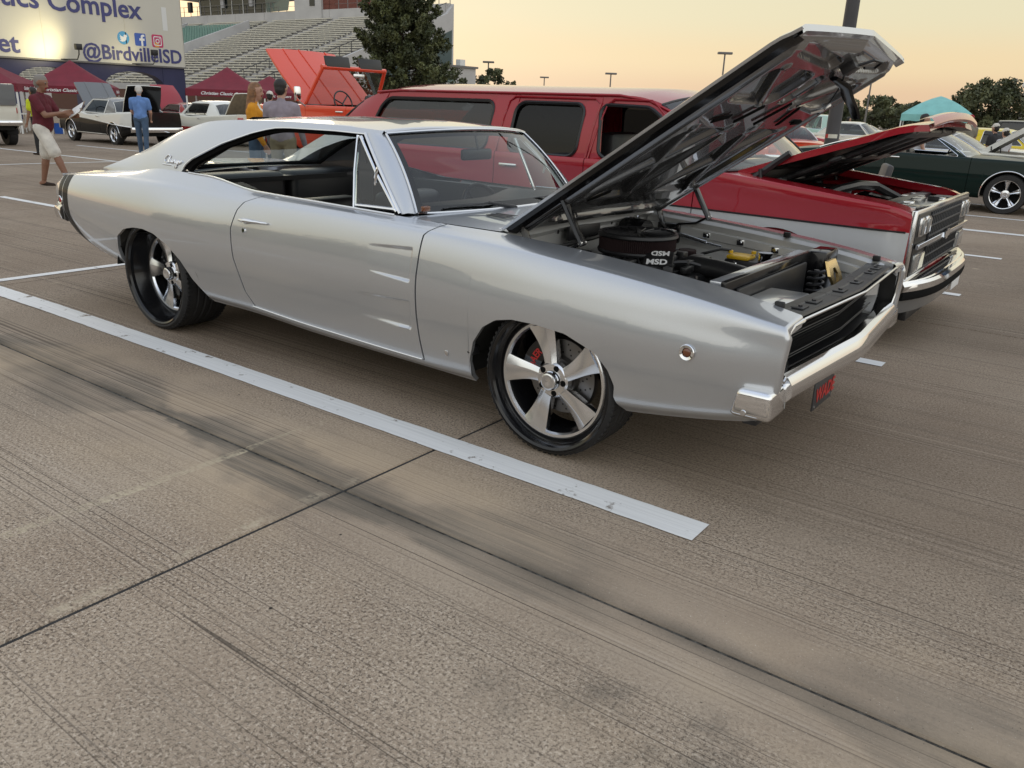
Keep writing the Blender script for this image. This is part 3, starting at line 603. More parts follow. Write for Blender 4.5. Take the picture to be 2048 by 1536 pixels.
# ================================================================== canopies
def canopy(nm, label, x, y, rz, size, ze, zp, cloth, text=None, group=None, sag=.06):
    z0 = G(x, y); T = thing(nm, label, 'canopy', (x, y, z0), rz, group); h = size/2; n = 13
    for sx in (-1, 1):
        for sy in (-1, 1): q = MB(); q.box((sx*h-.03, sy*h-.03, 0), (sx*h+.03, sy*h+.03, ze)); q.build('leg', 'white_metal', T, smooth=False)
    u = np.linspace(-1, 1, 2*n-1); X, Y = np.meshgrid(u, u, indexing='ij'); rr = np.maximum(np.abs(X), np.abs(Y)); rip = .015*np.sin(np.arctan2(Y, X)*24)*rr*(1-rr)*3
    Z = ze+(zp-ze)*(1-rr)-sag*4*rr*(1-rr)-.05*(1-np.minimum(1, (2-np.abs(X)-np.abs(Y))*2))*0+rip
    q = MB(); q.grid(np.stack([X*h*1.02, Y*h*1.02, Z], -1)); q.build('canopy_top', cloth, T, ang=60)
    for k in range(4):
        t = np.linspace(-1, 1, 24); dr = .30+.012*np.sin(t*19+k); q = MB(); a = k*math.pi/2
        P = np.stack([np.stack([h*1.02*t, np.full(24, -h*1.02), np.full(24, ze)], 1), np.stack([h*1.02*t, np.full(24, -h*1.03)-.01*np.sin(t*14), ze-dr], 1)]); q.grid(P); q.xf(Matrix.Rotation(a, 4, 'Z')); q.build('valance', cloth, T)
        if text and k in (0, 1):
            q = MB(); V, F = text_geo(text, .20, .001, .004, shear=.35); w = V[:, 0].max(); V[:, 0] -= w/2; V[:, 0] *= min(1, h*1.8/w); q.add(np.stack([V[:, 0], -h*1.045-V[:, 2], ze-.225+V[:, 1]*.9], 1), F); q.xf(Matrix.Rotation(a, 4, 'Z')); q.build('valance_lettering', 'white_print', T)
    q = MB()
    for k in range(4): a = k*math.pi/2+math.pi/4; q.tube([(h*1.36*math.cos(a), h*1.36*math.sin(a), ze-.16), (0, 0, zp-.25)], .02, 5)
    q.build('roof_strut', 'white_metal', T)
    return T
NC = 'maroon pop-up canopies before the stand'
CT = 'Christian Classic Cruisers'
canopy('pop_up_canopy', 'maroon canopy at the left edge behind the man with the clipboard', -35.8, 11.3, R(52), 3.6, 1.86, 2.92, 'maroon_cloth', CT, NC)
canopy('pop_up_canopy', 'maroon canopy behind the black and cream hardtop', -36.7, 15.5, R(58), 3.4, 1.86, 2.95, 'maroon_cloth', CT, NC)
canopy('pop_up_canopy', 'maroon canopy between the sign pier and the woman in the mustard cardigan', -32.6, 20.6, R(50), 3.3, 1.95, 2.95, 'maroon_cloth', CT, NC)
canopy('pop_up_canopy', 'maroon canopy tip peeking over the head of the man in lilac', -34.5, 24.4, R(50), 3.3, 1.95, 2.75, 'maroon_cloth', CT, NC)
canopy('pop_up_canopy', 'teal pop-up canopy beyond the raised red hood', -6.4, 41.6, R(10), 3.0, 1.92, 2.78, 'teal_cloth', sag=-.10)
FT = thing('folding_table', 'white folding table standing under the maroon canopies', 'table', (-33.6, 12.6, G(-33.6, 12.6)), R(45)); q = MB(); q.rbox((-.9, -.38, .70), (.9, .38, .74), .01); q.build('table_top', 'white_metal', FT)
for sx in (-.8, .8):
    for sy in (-.3, .3): q = MB(); q.cyl((sx, sy, 0), (sx, sy, .7), .018, n=8); q.build('leg', 'white_metal', FT)
q = MB(); q.lathe([(0, 0), (.15, 0), (.18, .38), (.185, .40), (.17, .40), (.15, .03)], c=(0, 0, 0), n=24); o = tag(q.build('bucket', 'bucket_blue'), 'blue plastic bucket on the ground under the folding table', 'bucket'); o.location = (-33.2, 12.95, G(-33.2, 12.95))
# ================================================================== light poles
LP_ = thing('light_pole', 'thick dark grey car park light pole close behind the raised red hood', 'light pole', (-4.25, 17.45, G(-4.25, 17.45)))
q = MB(); q.tube([(0, 0, 0), (0, 0, 6), (0, 0, 11)], [.165, .145, .125], 24); q.build('shaft', 'pole_grey', LP_); q = MB(); q.cyl((0, 0, 0), (0, 0, .75), .30, n=24); q.build('base', 'concrete_wall', LP_)
q = MB(); q.lathe([(.163, 1.03), (.163, 1.12)], a0=-1.9, a1=-.5, n=12); q.build('warning_band', 'bench_plank', LP_); q = MB(); q.lathe([(.1635, 1.03), (.1635, 1.12)], a0=-2.5, a1=-1.9, n=6); q.build('red_band', 'red_print', LP_)
q = MB(); q.rbox((-1.0, -.2, 11), (1.0, .2, 11.2), .04); q.build('lamp_head', 'pole_grey', LP_)
for (x, y, h, lab) in ((-33.57, 79.12, 7.5, 'tallest-looking far light pole in the open sky left of the silver hood'), (-53.64, 91.37, 6.1, 'far light pole above the red wagon roof'), (-66.4, 82.67, 6.96, 'far light pole rising from the small tree by the stand'), (-22.8, 93.29, 5.9, 'far light pole before the tree line right of the big pole'), (-78, 112, 6.4, 'tiny far light pole low over the red wagon roof'), (-6.0, 70, 4.4, 'short far light pole with a white globe beside the oak')):
    T = thing('light_pole', lab, 'light pole', (x, y, G(x, y)), 0, 'far car park light poles'); q = MB(); q.tube([(0, 0, 0), (0, 0, h)], [.11, .08], 8); q.build('shaft', 'pole_far', T)
    q = MB(); M_ = Matrix.Rotation(R(36), 4, 'Z')
    if 'globe' in lab: q.sphere((0, 0, h+.1), .28)
    else: q.rbox((-.72, -.25, h-.06), (.72, .25, h+.16), .05, M=M_)
    q.build('lamp_head', 'white_print' if 'globe' in lab else 'pole_far', T)
T = thing('floodlight_mast', 'reddish mast with lamp brackets rising behind the oak', 'mast', (-8.5, 95, G(-8.5, 95))); q = MB(); q.tube([(0, 0, 0), (0, 0, 8.4)], [.10, .05], 8); q.build('shaft', 'pole_far', T)
q = MB(); q.tube([(-1.1, -.8, 5.9), (-.5, -.4, 5.6), (0, 0, 5.6), (.5, .4, 5.6), (1.1, .8, 5.9)], .05, 6); q.rbox((-1.3, -.9, 5.8), (-.9, -.7, 6.05), .03); q.rbox((.9, .7, 5.8), (1.3, .9, 6.05), .03); q.build('lamp_bracket', 'pole_far', T)
# ================================================================== trees
def leaves(rs, C, Rr, n, size, mats_p):
    """leaf-sized faces scattered about clump centres C with radii Rr"""
    k = rs.randint(0, len(C), n); d = rs.randn(n, 3); d /= np.linalg.norm(d, axis=1)[:, None]; r = rs.rand(n)**.45
    P = C[k]+d*(Rr[k]*r)[:, None]; a = rs.randn(n, 3); a /= np.linalg.norm(a, axis=1)[:, None]; b = np.cross(a, rs.randn(n, 3)); b /= np.linalg.norm(b, axis=1)[:, None]
    s = size*(.6+.8*rs.rand(n))[:, None]; V = np.stack([P-a*s*.5, P+b*s*.28, P+a*s*.5, P-b*s*.28], 1).reshape(-1, 3)
    F = np.arange(4*n).reshape(-1, 4).tolist(); m = (rs.rand(len(C)) < mats_p).astype(int)[k]
    return V, F, m
def leafmesh(nm, V, F, m, mats, parent):
    me = bpy.data.meshes.new(nm); me.from_pydata(V.tolist(), [], F)
    for x in mats: me.materials.append(MATS[x])
    me.polygons.foreach_set('material_index', m.astype(np.int32).tolist()); me.update(); o = bpy.data.objects.new(nm, me); COL.objects.link(o); o.parent = parent; return o
def conifer(x, y, h, w, label, n=110000, seed=3):
    T = thing('conifer_tree', label, 'tree', (x, y, G(x, y))); q = MB(); q.tube([(0, 0, 0), (.05, 0, h*.5), (0, 0, h*.97)], [.28, .18, .03], 10); rs = np.random.RandomState(seed); C, Rr = [], []
    for i in range(900):
        f = rs.rand()**.85; z = .5+f*(h-.7); lob = 1+.16*math.sin(f*34)+.10*rs.randn(); rad = w/2*(1-f)**.78*lob+.10; a = rs.rand()*6.283; r = rad*(.15+.90*rs.rand()**.6)
        for t in (.0, .5, 1.0)[:2 if f > .8 else 3]:
            C.append((r*(1+.16*t)*math.cos(a), r*(1+.16*t)*math.sin(a), z+.32*t)); Rr.append((.16+.30*(1-f)*rs.rand()+.08)*(1-.35*t))
        if i % 4 == 0: q.tube([(0, 0, z-.3), (r*.9*math.cos(a), r*.9*math.sin(a), z)], [.05, .015], 5)
    q.build('trunk', 'bark', T); leafmesh('crown', *leaves(rs, np.array(C), np.array(Rr), n, .20, .45), ['leaf_conifer', 'leaf_conifer_pale'], T); return T
conifer(-41.3, 40.9, 13.6, 7.4, 'tall dark green conifer standing in front of the stand')
def broadleaf(x, y, h, w, label, n=5000, seed=1, mats=('leaf_dark', 'leaf_mid'), size=.42, group=None, low=.25, zs=None, ncl=46, nm='broadleaf_tree', gap=1.0):
    T = thing(nm, label, 'tree', (x, y, G(x, y) if zs is None else zs), 0, group); q = MB(); rs = np.random.RandomState(seed); q.tube([(0, 0, 0), (.1, .05, h*.3), (0, 0, h*.6)], [.05*h*.55, .035*h*.5, .012*h], 8); C, Rr = [], []
    for i in range(ncl):
        a, f = rs.rand()*6.283, rs.rand(); z = h*(low+(1-low)*f*.86); rad = w/2*math.sin(math.pi*(.12+.80*f))**.7*rs.rand()**.45; C.append((rad*math.cos(a), rad*math.sin(a), z)); Rr.append(min(w*(.09+.10*rs.rand())*gap, h*.16))
        if i % 4 == 0: q.tube([(0, 0, h*.28), (rad*.5*math.cos(a), rad*.5*math.sin(a), (z+h*.28)/2), (rad*math.cos(a), rad*math.sin(a), z)], [.02*h*.5, .012*h*.5, .004*h], 5)
    q.build('trunk', 'bark', T); leafmesh('crown', *leaves(rs, np.array(C), np.array(Rr), n, size, .5), mats, T); return T
broadleaf(-7.4, 65.7, 4.75, 5.0, 'round-crowned oak standing alone at the far right', 9000, 5, ('leaf_oak', 'leaf_mid'), .27, low=.28, ncl=60, gap=.9)
broadleaf(-63.0, 80.0, 6.4, 5.0, 'small airy tree at the right end of the low white building', 3000, 8, ('leaf_mid', 'leaf_dark'), .34, low=.35, gap=.7)
broadleaf(-55.0, 63.5, 5.2, 1.8, 'slim shrub in front of the low white building', 1200, 9, ('leaf_mid', 'leaf_dark'), .25, low=.3)
rnd = random.Random(21)
tl = [(1570, 6.3), (1600, 7.4), (1627, 6.0), (1650, 5.0), (1690, 7.6), (1722, 6.3), (1752, 6.8), (1785, 6.6), (1815, 5.6), (1845, 5.2), (1880, 5.0), (1925, 4.6), (1955, 5.0), (1990, 4.4), (2025, 5.0), (2060, 5.4), (1530, 6.0), (1490, 5.6), (1455, 5.0), (1420, 5.2)]
_desc = ['round', 'broad', 'uneven', 'dense', 'tall']
_who = {1570: 'far tree just left of the seafoam pickup, taller than its neighbour', 1600: 'tallest far tree over the seafoam pickup cab', 1627: 'far tree over the roof of the seafoam pickup, left of the light pole', 1650: 'low far tree directly behind the big light pole', 1690: 'tall far tree just right of the big light pole', 1722: 'far tree between the big light pole and the thin lamp', 1752: 'broad far tree behind the thin far lamp over the red hood', 1785: 'far tree over the middle of the raised red hood', 1815: 'far tree left of the teal canopy peak', 1845: 'low far tree touching the left slope of the teal canopy', 1880: 'far tree hidden behind the teal canopy top', 1925: 'far tree between teal canopy and lone oak', 1955: 'low far tree behind the lone oak trunk, its left side', 1990: 'low far tree behind the lone oak, its right side', 2025: 'far tree above the black jeep', 2060: 'far tree cut by the right edge above the jeep'}
_who.update({1530: 'far tree behind the middle of the raised silver hood', 1490: 'far tree behind the raised silver hood, above the wagon windshield', 1455: 'far tree above the rear of the wagon hood', 1420: 'far tree over the red wagon roof, beside the silver hood'})
def _tlab(i, px): return _who[px]
for i, (px, h) in enumerate(tl):
    a = YAW-math.atan((px-1024)/1627.5); D = 190+rnd.uniform(-14, 16); x, y = CAM_POS[0]+D*math.cos(a), CAM_POS[1]+D*math.sin(a)
    near = 'behind the silver hood' if px < 1640 else 'right of the big light pole' if px < 1760 else 'above the raised red hood' if px < 1860 else 'beyond the teal canopy' if px < 1960 else 'at the far right edge behind the jeep'
    broadleaf(x, y, h*.84, h*1.35+1.5, _tlab(i, px), 3600, 30+i, ('leaf_dark', 'leaf_mid'), .62, 'trees of the far tree line', low=.12, ncl=34)
q = MB(); hx2 = np.linspace(-500, 900, 60); ridge = 3+2*np.sin(hx2*.006+1)+1.5*np.sin(hx2*.021)+np.where(hx2 > 130, 9, 0)*np.clip((hx2-130)/60, 0, 1)
ang0 = YAW; P = []
for f, hz_ in ((0, 0), (.5, .75), (1, 1), (1.6, .2)): P.append(np.stack([hx2*.9, 480+f*120-hx2*.25, -1.5+ridge*hz_], 1))
q.grid(np.stack(P)); tag(q.build('far_hills', 'leaf_mid', None), kind='structure')
# trees on the other side of the car park, seen only in the paintwork
rs = np.random.RandomState(77); n_ = 90; cx_ = np.linspace(-70, 90, n_)+rs.randn(n_); C = np.stack([cx_, -46+3*rs.randn(n_), .8+4.0*rs.rand(n_)], 1); V, F, m = leaves(rs, C, 1.8+1.4*rs.rand(n_), 14000, .9, .5)
tag(leafmesh('opposite_wood', V, F, m, ['leaf_dark', 'leaf_mid'], None), kind='stuff')

OB = thing('school_building', 'long low flat-roofed building across the car park behind the camera, mirrored in the silver paint', 'building', (-25, -47, G(-25, -47)))
q = MB(); q.box((-42, -5, 0), (26, 0, 4.9)); q.build('wall', 'concrete_wall', OB, smooth=False); q = MB(); q.box((-42.4, -5.3, 4.9), (26.4, .3, 5.3)); q.build('roof', 'pole_far', OB, smooth=False)
for k in range(9): q = MB(); q.box((-39+7*k, .0, 1.2), (-35+7*k, .04, 3.4)); q.build('window', 'window_dark', OB, smooth=False)
# ================================================================== the silver coupe (x forward from the front axle, near side is -y)
HERO = thing('muscle_car', 'silver two-door fastback coupe with its hood raised and black bumblebee tail stripes', 'car')
def both(mb, name, mats, parent=HERO, **k):
    far = mb.build(name, mats, parent, **k); near = mb.mir().build(name, mats, parent, **k); return near, far
hx = [-4.24, -4.10, -3.72, -3.33, -2.97, -2.50, -2.05, -1.50, -0.72, -0.30, 0.00, 0.35, 0.70, 0.96]
hY = [[.80, .835, .865, .885, .895, .885, .870, .865, .870, .875, .880, .880, .870, .850],    # lower edge
      [.83, .870, .912, .930, .937, .924, .907, .903, .912, .925, .932, .930, .915, .890],    # lower crease
      [.86, .905, .945, .962, .966, .953, .938, .934, .944, .956, .961, .958, .940, .906],    # widest line
      [.85, .900, .938, .953, .956, .942, .927, .923, .930, .938, .942, .938, .924, .900],    # upper side
      [.815, .862, .893, .905, .908, .897, .892, .893, .899, .905, .907, .907, .903, .889],   # shoulder
      [.79, .828, .848, .855, .858, .856, .857, .860, .858, .860, .862, .862, .858, .844],
      [.70, .715, .735, .765, .788, .795, .800, .803, .790, .712, .712, .712, .712, .712]]    # inner edge
hZ = [[.66, .52, .405, .350, .315, .270, .262, .238, .228, .225, .248, .280, .330, .380],
      [.70, .565, .465, .415, .385, .345, .325, .300, .288, .305, .325, .350, .388, .430],
      [.74, .665, .625, .610, .605, .595, .585, .575, .570, .570, .570, .570, .575, .580],
      [.79, .775, .775, .775, .765, .760, .750, .745, .745, .738, .730, .715, .690, .665],
      [.830, .848, .872, .888, .890, .870, .862, .862, .860, .845, .826, .800, .765, .728],
      [.850, .872, .902, .922, .930, .918, .900, .900, .888, .872, .852, .825, .786, .742],
      [.866, .888, .922, .952, .985, .978, .930, .921, .905, .884, .866, .837, .798, .750]]
HS = Sec(hx, hY, hZ)
front_arch = lin([(-.60, 0), (-.425, .10), (-.413, .25), (-.412, .32), (-.385, .432), (-.33, .513), (-.257, .559), (-.17, .578), (-.051, .580), (.10, .568), (.241, .518), (.317, .456), (.37, .388), (.41, .323), (.445, .29), (.47, .2), (.6, 0)])
rear_arch = lin([(-3.6, 0), (-3.375, .20), (-3.36, .35), (-3.345, .47), (-3.30, .555), (-3.20, .612), (-3.08, .634), (-2.97, .638), (-2.86, .622), (-2.74, .570), (-2.65, .490), (-2.58, .375), (-2.53, .29), (-2.49, .2), (-2.4, 0)])
door_rear = lin([(.20, -1.975), (.325, -1.995), (.39, -2.055), (.57, -2.115), (.733, -2.13), (.838, -2.095), (.88, -2.055), (.915, -1.97), (.95, -1.90)])
door_front = lin([(.2, -.700), (.292, -.711), (.40, -.726), (.499, -.733), (.673, -.733), (.86, -.722), (.885, -.700), (.93, -.66)])
GAP = .0045
def cosbl(n, *focus):   # column spacing, denser around the given fractions
    w = np.ones(2000); x = np.linspace(0, 1, 2000)
    for c, s, g in focus: w += g*np.exp(-((x-c)/s)**2)
    c = np.cumsum(w); c = (c-c[0])/(c[-1]-c[0]); return np.interp(np.linspace(0, 1, n), c, x)
# fenders
def fend_front(z):
    return lin([(.2, .80), (.352, .845), (.40, .90), (.50, .945), (.60, .950), (.70, .957), (.735, .945), (.76, .938)])(z)
def fx(x): return (x+.73)/(.95+.73)
_wrap = [(.006, .001), (.011, .005), (.014, .012), (.015, .022), (.013, .045), (-.02, .052), (-.09, .055)]
fmb, fP = panel(HS, lambda z: door_front(z)+GAP, fend_front, 190, 64, zmin=front_arch, acurve=cosbl(190, (fx(-.39), .03, 6), (fx(.40), .035, 5)), rwrap=_wrap, skirt=(.02, .03, .02, .02))
for o in both(fmb, 'fender', 'silver', weld=1e-5, recalc=True, ang=50): pass
# doors, with the two scallops pressed in ahead of the handle
def scallop(X, Z):
    d = np.zeros_like(X)
    for zt, zb, xr in ((.800, .640, -1.06), (.555, .412, -1.14)):
        zc, hh = (zt+zb)/2, (zt-zb)/2
        u = np.clip((X-xr)/(-.775-xr), 0, 1)
        front = 1-smooth01((X-(-.788))/.020)
        hw = hh*(.80+.20*u)
        e = np.abs(Z-zc)/hw
        band = 1-smooth01((e-.86)/.15)
        d += .016*(u**1.1)*front*band
    return d
dmb, dP = panel(HS, lambda z: door_rear(z)+GAP, lambda z: door_front(z)-GAP, 260, 230, t0=.92, acurve=cosbl(260, (.95, .05, 4)), disp=scallop)
dn, df = both(dmb, 'door', 'silver', weld=1e-5, recalc=True, ang=50)
# sills under the doors
smb, sP = panel(HS, lambda z: -2.10+0*z, lambda z: -.70+0*z, 60, 10, t0=0, t1=.90)
both(smb, 'rocker_panel', 'silver', weld=1e-5, recalc=True)
cmb = MB(); xx = np.linspace(-2.01, -.72, 40); yy, zz = HS(xx, np.full(40, .91))
cmb.tube(np.stack([xx, yy+.002, zz], 1), .0045, 6); both(cmb, 'sill_trim', 'chrome_soft')
# ---- body shell: quarters, sail panels and roof in one welded skin
ridge_y = lambda x: pchip([-3.80, -3.60, -3.40, -3.0, -2.7, -2.4, -2.0, -1.27], [.735, .700, .655, .615, .600, .600, .600, .595], x)
ridge_z = lambda x: pchip([-3.80, -3.60, -3.40, -3.0, -2.7, -2.4, -2.0, -1.6, -1.27], [.932, .995, .1065*10, 1.208, 1.276, 1.294, 1.300, 1.298, 1.286], x)
crown_z = lambda x: pchip([-2.45, -2.0, -1.6, -1.2], [1.318, 1.334, 1.334, 1.315], x)
belt_y = lambda x: HS(x, np.full_like(x, 6.0))[0]
belt_z = lambda x: HS(x, np.full_like(x, 6.0))[1]
win_lo = lin([(-3.9, 0), (-2.79, .97), (-2.775, .985), (-2.745, 1.03), (-2.70, 1.062), (-2.479, 1.157), (-2.25, 1.228), (-2.141, 1.252), (-2.07, 1.263), (-1.98, 1.268), (-1.6, 1.270), (-1.27, 1.262)])
qmb, qP = panel(HS, lambda z: -4.235+.05*np.clip((z-.70)/.18, 0, 1)**2, lambda z: door_rear(z)-GAP, 190, 70, zmin=rear_arch,
                acurve=cosbl(190, ((-3.35+4.2)/2.1, .03, 6), ((-2.6+4.2)/2.1, .05, 4)), skirt=(.02, 0, .03, .02))
bs = MB(); bs.join(qmb)
def upper(x, lo_on=True):
    # ring of points from the lower limit to the ridge at station x
    x1 = np.array([x]); yb, zb = float(belt_y(x1)[0]), float(belt_z(x1)[0]); yr, zr = float(ridge_y(x)), float(ridge_z(x))
    s = np.linspace(0, 1, 60); L = math.hypot(yb-yr, zr-zb); bul = .022*min(1, L/.3)
    ny, nz = (zr-zb)/(L+1e-9), (yb-yr)/(L+1e-9)
    c = bul*4*s*(1-s)
    y = yb+(yr-yb)*s+ny*c; z = zb+(zr-zb)*s+nz*c
    k = float(win_lo(x)); s0 = 0.0
    if k > z[0]: s0 = float(np.interp(k, z, s))
    q = s0+(1-s0)*np.linspace(0, 1, 18)
    return np.stack([np.full(18, x), np.interp(q, s, y), np.interp(q, s, z)], 1)
ux = np.concatenate([np.linspace(-3.79, -2.80, 40), np.linspace(-2.785, -2.70, 12), np.linspace(-2.68, -2.0, 30), np.linspace(-1.95, -1.27, 18)])
U = np.stack([upper(x) for x in ux])
bs.grid(U)
bs.grid(np.stack([U[:, 0], U[:, 0]-np.array([0, .03, -.004])]))       # window reveal
roofx = [i for i, x in enumerate(ux) if x >= -2.40]
rows = []
for i in roofx:
    x = ux[i]; yr, zr = U[i, -1, 1], U[i, -1, 2]; zc = float(crown_z(x))
    v = np.linspace(0, 1, 24); y = yr*(1-v); h = (1-(1-v)**2.3)
    front = .075*(1-(y/.6)**2)*smooth01((x+1.75)/.48)
    rows.append(np.stack([x+front, y, zr+(zc-zr)*h-.010*(front/.075)**2], 1))
RT = np.stack(rows); bs.grid(RT)
edge = RT[-1]; bs.grid(np.stack([edge, edge+np.array([.010, 0, -.006]), edge+np.array([.008, 0, -.018]), edge+np.array([-.03, 0, -.022])]))
sail = [i for i, x in enumerate(ux) if x <= -2.38]
SI = np.stack([np.stack([U[i, -1]*(1-v)+v*np.array([ux[i], max(.50, U[i, -1, 1]-.075), max(.93, U[i, -1, 2]-.11)]) for v in (0, .12, .4, 1)]) for i in sail])
bs.grid(SI)
def bs_full(): return bs.join(bs.mir())
body = bs_full().build('body_shell', 'silver', HERO, weld=4e-4, recalc=True, ang=46)
# decklid between the quarters, tail face
dk = MB(); dx_ = np.linspace(-4.235, -3.0, 40); rows = []
for x in dx_:
    ye = float(belt_y(np.array([x]))[0]) if x < -3.79 else max(.50, float(ridge_y(x))-.07); ze = float(belt_z(np.array([x]))[0]) if x < -3.79 else .955
    v = np.linspace(-1, 1, 31); rows.append(np.stack([np.full(31, x), v*ye, ze+.018*(1-v*v)], 1))
dk.grid(np.stack(rows)); dk.build('deck_lid', 'silver', HERO, recalc=True)
tf = MB()
tz = np.linspace(.866, .50, 10); tf.grid(np.stack([np.stack([np.full(21, -4.238+.02*i/10+.0*i), np.linspace(-1, 1, 21)*(.80-.01*i), np.full(21, z)], 1) for i, z in enumerate(tz)]))
tf.build('tail_panel', 'silver', HERO, recalc=True)
tb = MB(); tb.rbox((-4.26, -.74, .66), (-4.235, .74, .80), .01); tb.build('tail_lamp_panel', 'trim_black', HERO)
for s in (-1, 1):
    for k in (.22, .42): q = MB(); q.cyl((-4.275, s*k, .735), (-4.25, s*k, .735), .055, n=20); q.build('tail_light', 'tail_red', HERO)
# rear bumper, wrapping round to the quarter
rb = MB(); prof = [(-.02, .60), (.03, .605), (.055, .58), (.06, .55), (.05, .505), (.015, .485), (-.03, .49)]
pth = [(-4.05, -.925, 0), (-4.16, -.91, 0), (-4.235, -.86, 0), (-4.27, -.70, 0), (-4.285, 0, 0), (-4.27, .70, 0), (-4.235, .86, 0), (-4.16, .91, 0), (-4.05, .925, 0)]
rings = []
for i, c in enumerate(pth):
    c = np.array(c); a = np.array(pth[max(i-1, 0)]); b = np.array(pth[min(i+1, 8)]); t = (b-a)/np.linalg.norm(b-a); nrm = np.array([-t[1], t[0], 0])*(1 if True else -1)
    if nrm@(c-np.array([-3., 0, 0])) < 0: nrm = -nrm
    rings.append([c+nrm*(u-.045)+np.array([0, 0, z+.075*(abs(c[1])<.95)-.0]) for u, z in prof])
rb.loft(rings, flip=True); rb.build('rear_bumper', 'chrome', HERO, recalc=True)
# bumblebee stripes: two bands that follow the quarter skin
for x0, x1 in ((-4.105, -4.045), (-4.028, -3.945)):
    st = MB(); T = np.linspace(.03, 4.7, 80); lean = lambda T: .42*np.clip((1.9-T)/1.9, 0, 1)**1.4
    P = []
    for f in np.linspace(0, 1, 6):
        X = x0+(x1-x0)*f+lean(T)*.75; Y, Z = HS(X, T); ny, nz = HS.normal(X, T); P.append(np.stack([X, Y+ny*.0016, Z+nz*.0016], 1))
    st.grid(np.stack(P)); both(st, 'tail_stripe', 'stripe_black')
# chrome script on the sail panel, written as one pen line
sc_ = MB()
pen = [[(.9, .85), (.55, 1.0), (.2, .8), (.05, .45), (.25, .12), (.6, .1), (.9, .3)], [(.9, .3), (1.1, .75), (1.15, .95), (1.05, .5), (1.0, .1), (1.15, .45), (1.35, .45), (1.35, .12), (1.55, .25)],
       [(1.85, .45), (1.6, .42), (1.6, .12), (1.85, .2), (1.88, .42), (1.9, .12), (2.1, .3), (2.15, .5), (2.3, .42), (2.32, .12)], [(2.8, .45), (2.55, .42), (2.55, .1), (2.8, .15), (2.85, .42), (2.8, -.35), (2.5, -.4), (2.9, 0)],
       [(2.9, .05), (3.2, .3), (3.1, .48), (2.98, .3), (3.05, .08), (3.4, .2)], [(3.4, .2), (3.5, .5), (3.7, .42), (3.75, .3)], [(-.1, -.12), (1.8, -.12)]]
def on_sail(u, v):
    x = -2.985+u*.0525; z = 1.02+v*.05; P = upper(x); y = float(np.interp(z, P[:, 2], P[:, 1])); return (x, -y-.004, z)
for st in pen:
    a = np.array(st); t = np.linspace(0, len(a)-1, len(a)*3); sc_.tube([on_sail(float(np.interp(q, range(len(a)), a[:, 0])), float(np.interp(q, range(len(a)), a[:, 1]))) for q in t], .0042, 6)
sc_.build('script_emblem', 'chrome', HERO)
# cowl
cw = MB(); rows = []
for f in np.linspace(0, 1, 16):
    v = np.linspace(-1, 1, 41); xr_ = -.955+.13*(1-v*v); xf_ = -.445+.02*(1-v*v)+0*v
    x = xr_*(1-f)+xf_*f; e = np.abs(v)
    yo = .800*(1-f)+.695*f; z = .908+.012*(1-v*v)*(1-f)-.018*f+.010*(1-e**4)*f
    rows.append(np.stack([x, v*yo, z], 1))
CW = np.stack(rows); cw.grid(CW); cw.grid(np.stack([CW[-1], CW[-1]-np.array([0.0, 0, .012]), CW[-1]-np.array([.01, 0, .05])]))
cw.build('cowl_panel', 'silver', HERO, recalc=True)
for y in (-.44, -.40, -.36, .36, .40, .44): cv = MB(); cv.rbox((-.72, y-.012, .9135), (-.60, y+.012, .917), .002); cv.build('cowl_vent', 'trim_black', HERO)
# glass-house: windshield, pillars, trims
def ws_bot(v): return np.array([-.950+.125*(1-abs(v)**2.2), .703*v, .915])
def ws_top(v): return np.array([-1.262+.088*(1-abs(v)**2.0), .592*v, 1.268+.024*(1-v*v)])
wsP = np.stack([np.stack([ws_bot(v)*(1-s)+ws_top(v)*s+np.array([.018*4*s*(1-s), 0, .012*4*s*(1-s)]) for s in np.linspace(0, 1, 14)]) for v in np.linspace(-1, 1, 33)])
MB().grid(wsP).build('windshield', 'glass', HERO, recalc=True)
band = MB(); band.grid(wsP[:, 12:]-np.array([.003, 0, .002])); band.grid(wsP[:, :2]-np.array([.003, 0, -.002])); band.grid(wsP[:2]-np.array([.003, 0, 0])); band.grid(wsP[-2:]-np.array([.003, 0, 0]))
band.build('windshield_seal', 'gap_black', HERO)
tr = MB(); tr.tube([ws_bot(v)+np.array([.012, 0, .004]) for v in np.linspace(-1, 1, 33)], .006, 6); tr.tube([ws_top(v)+np.array([.006, 0, .006]) for v in np.linspace(-1, 1, 33)], .007, 6)
for e in (0, -1): tr.tube(wsP[e]+np.array([.004, 0, .004]), .006, 6)
tr.build('windshield_trim', 'chrome_soft', HERO)
ap = MB()
for q in range(1):
    rings = []
    for s in np.linspace(0, 1, 12):
        a = ws_bot(1)*(1-s)+ws_top(1)*s+np.array([.018*4*s*(1-s), 0, .012*4*s*(1-s)]); b = np.array([-.985, .768, .915])*(1-s)+np.array([-1.348, .640, 1.272])*s+np.array([0, .012*4*s*(1-s), .010*4*s*(1-s)])
        m_ = (a+b)/2+np.array([.012, .018, .008]); rings.append([a, a*.7+m_*.35-b*.05, m_, m_*.35+b*.7-a*.05, b, b-np.array([.01, .035, 0]), a-np.array([.04, .03, 0])])
    ap.loft(rings)
both(ap, 'windshield_pillar', 'silver', recalc=True, ang=50)
pt = MB(); s = np.linspace(0, 1, 12)[:, None]
pb = np.array([-.990, .775, .918])*(1-s)+np.array([-1.353, .645, 1.270])*s+np.array([0, .012, .010])*4*s*(1-s)
pt.tube(pb, .008, 6); both(pt, 'pillar_trim', 'chrome_soft')
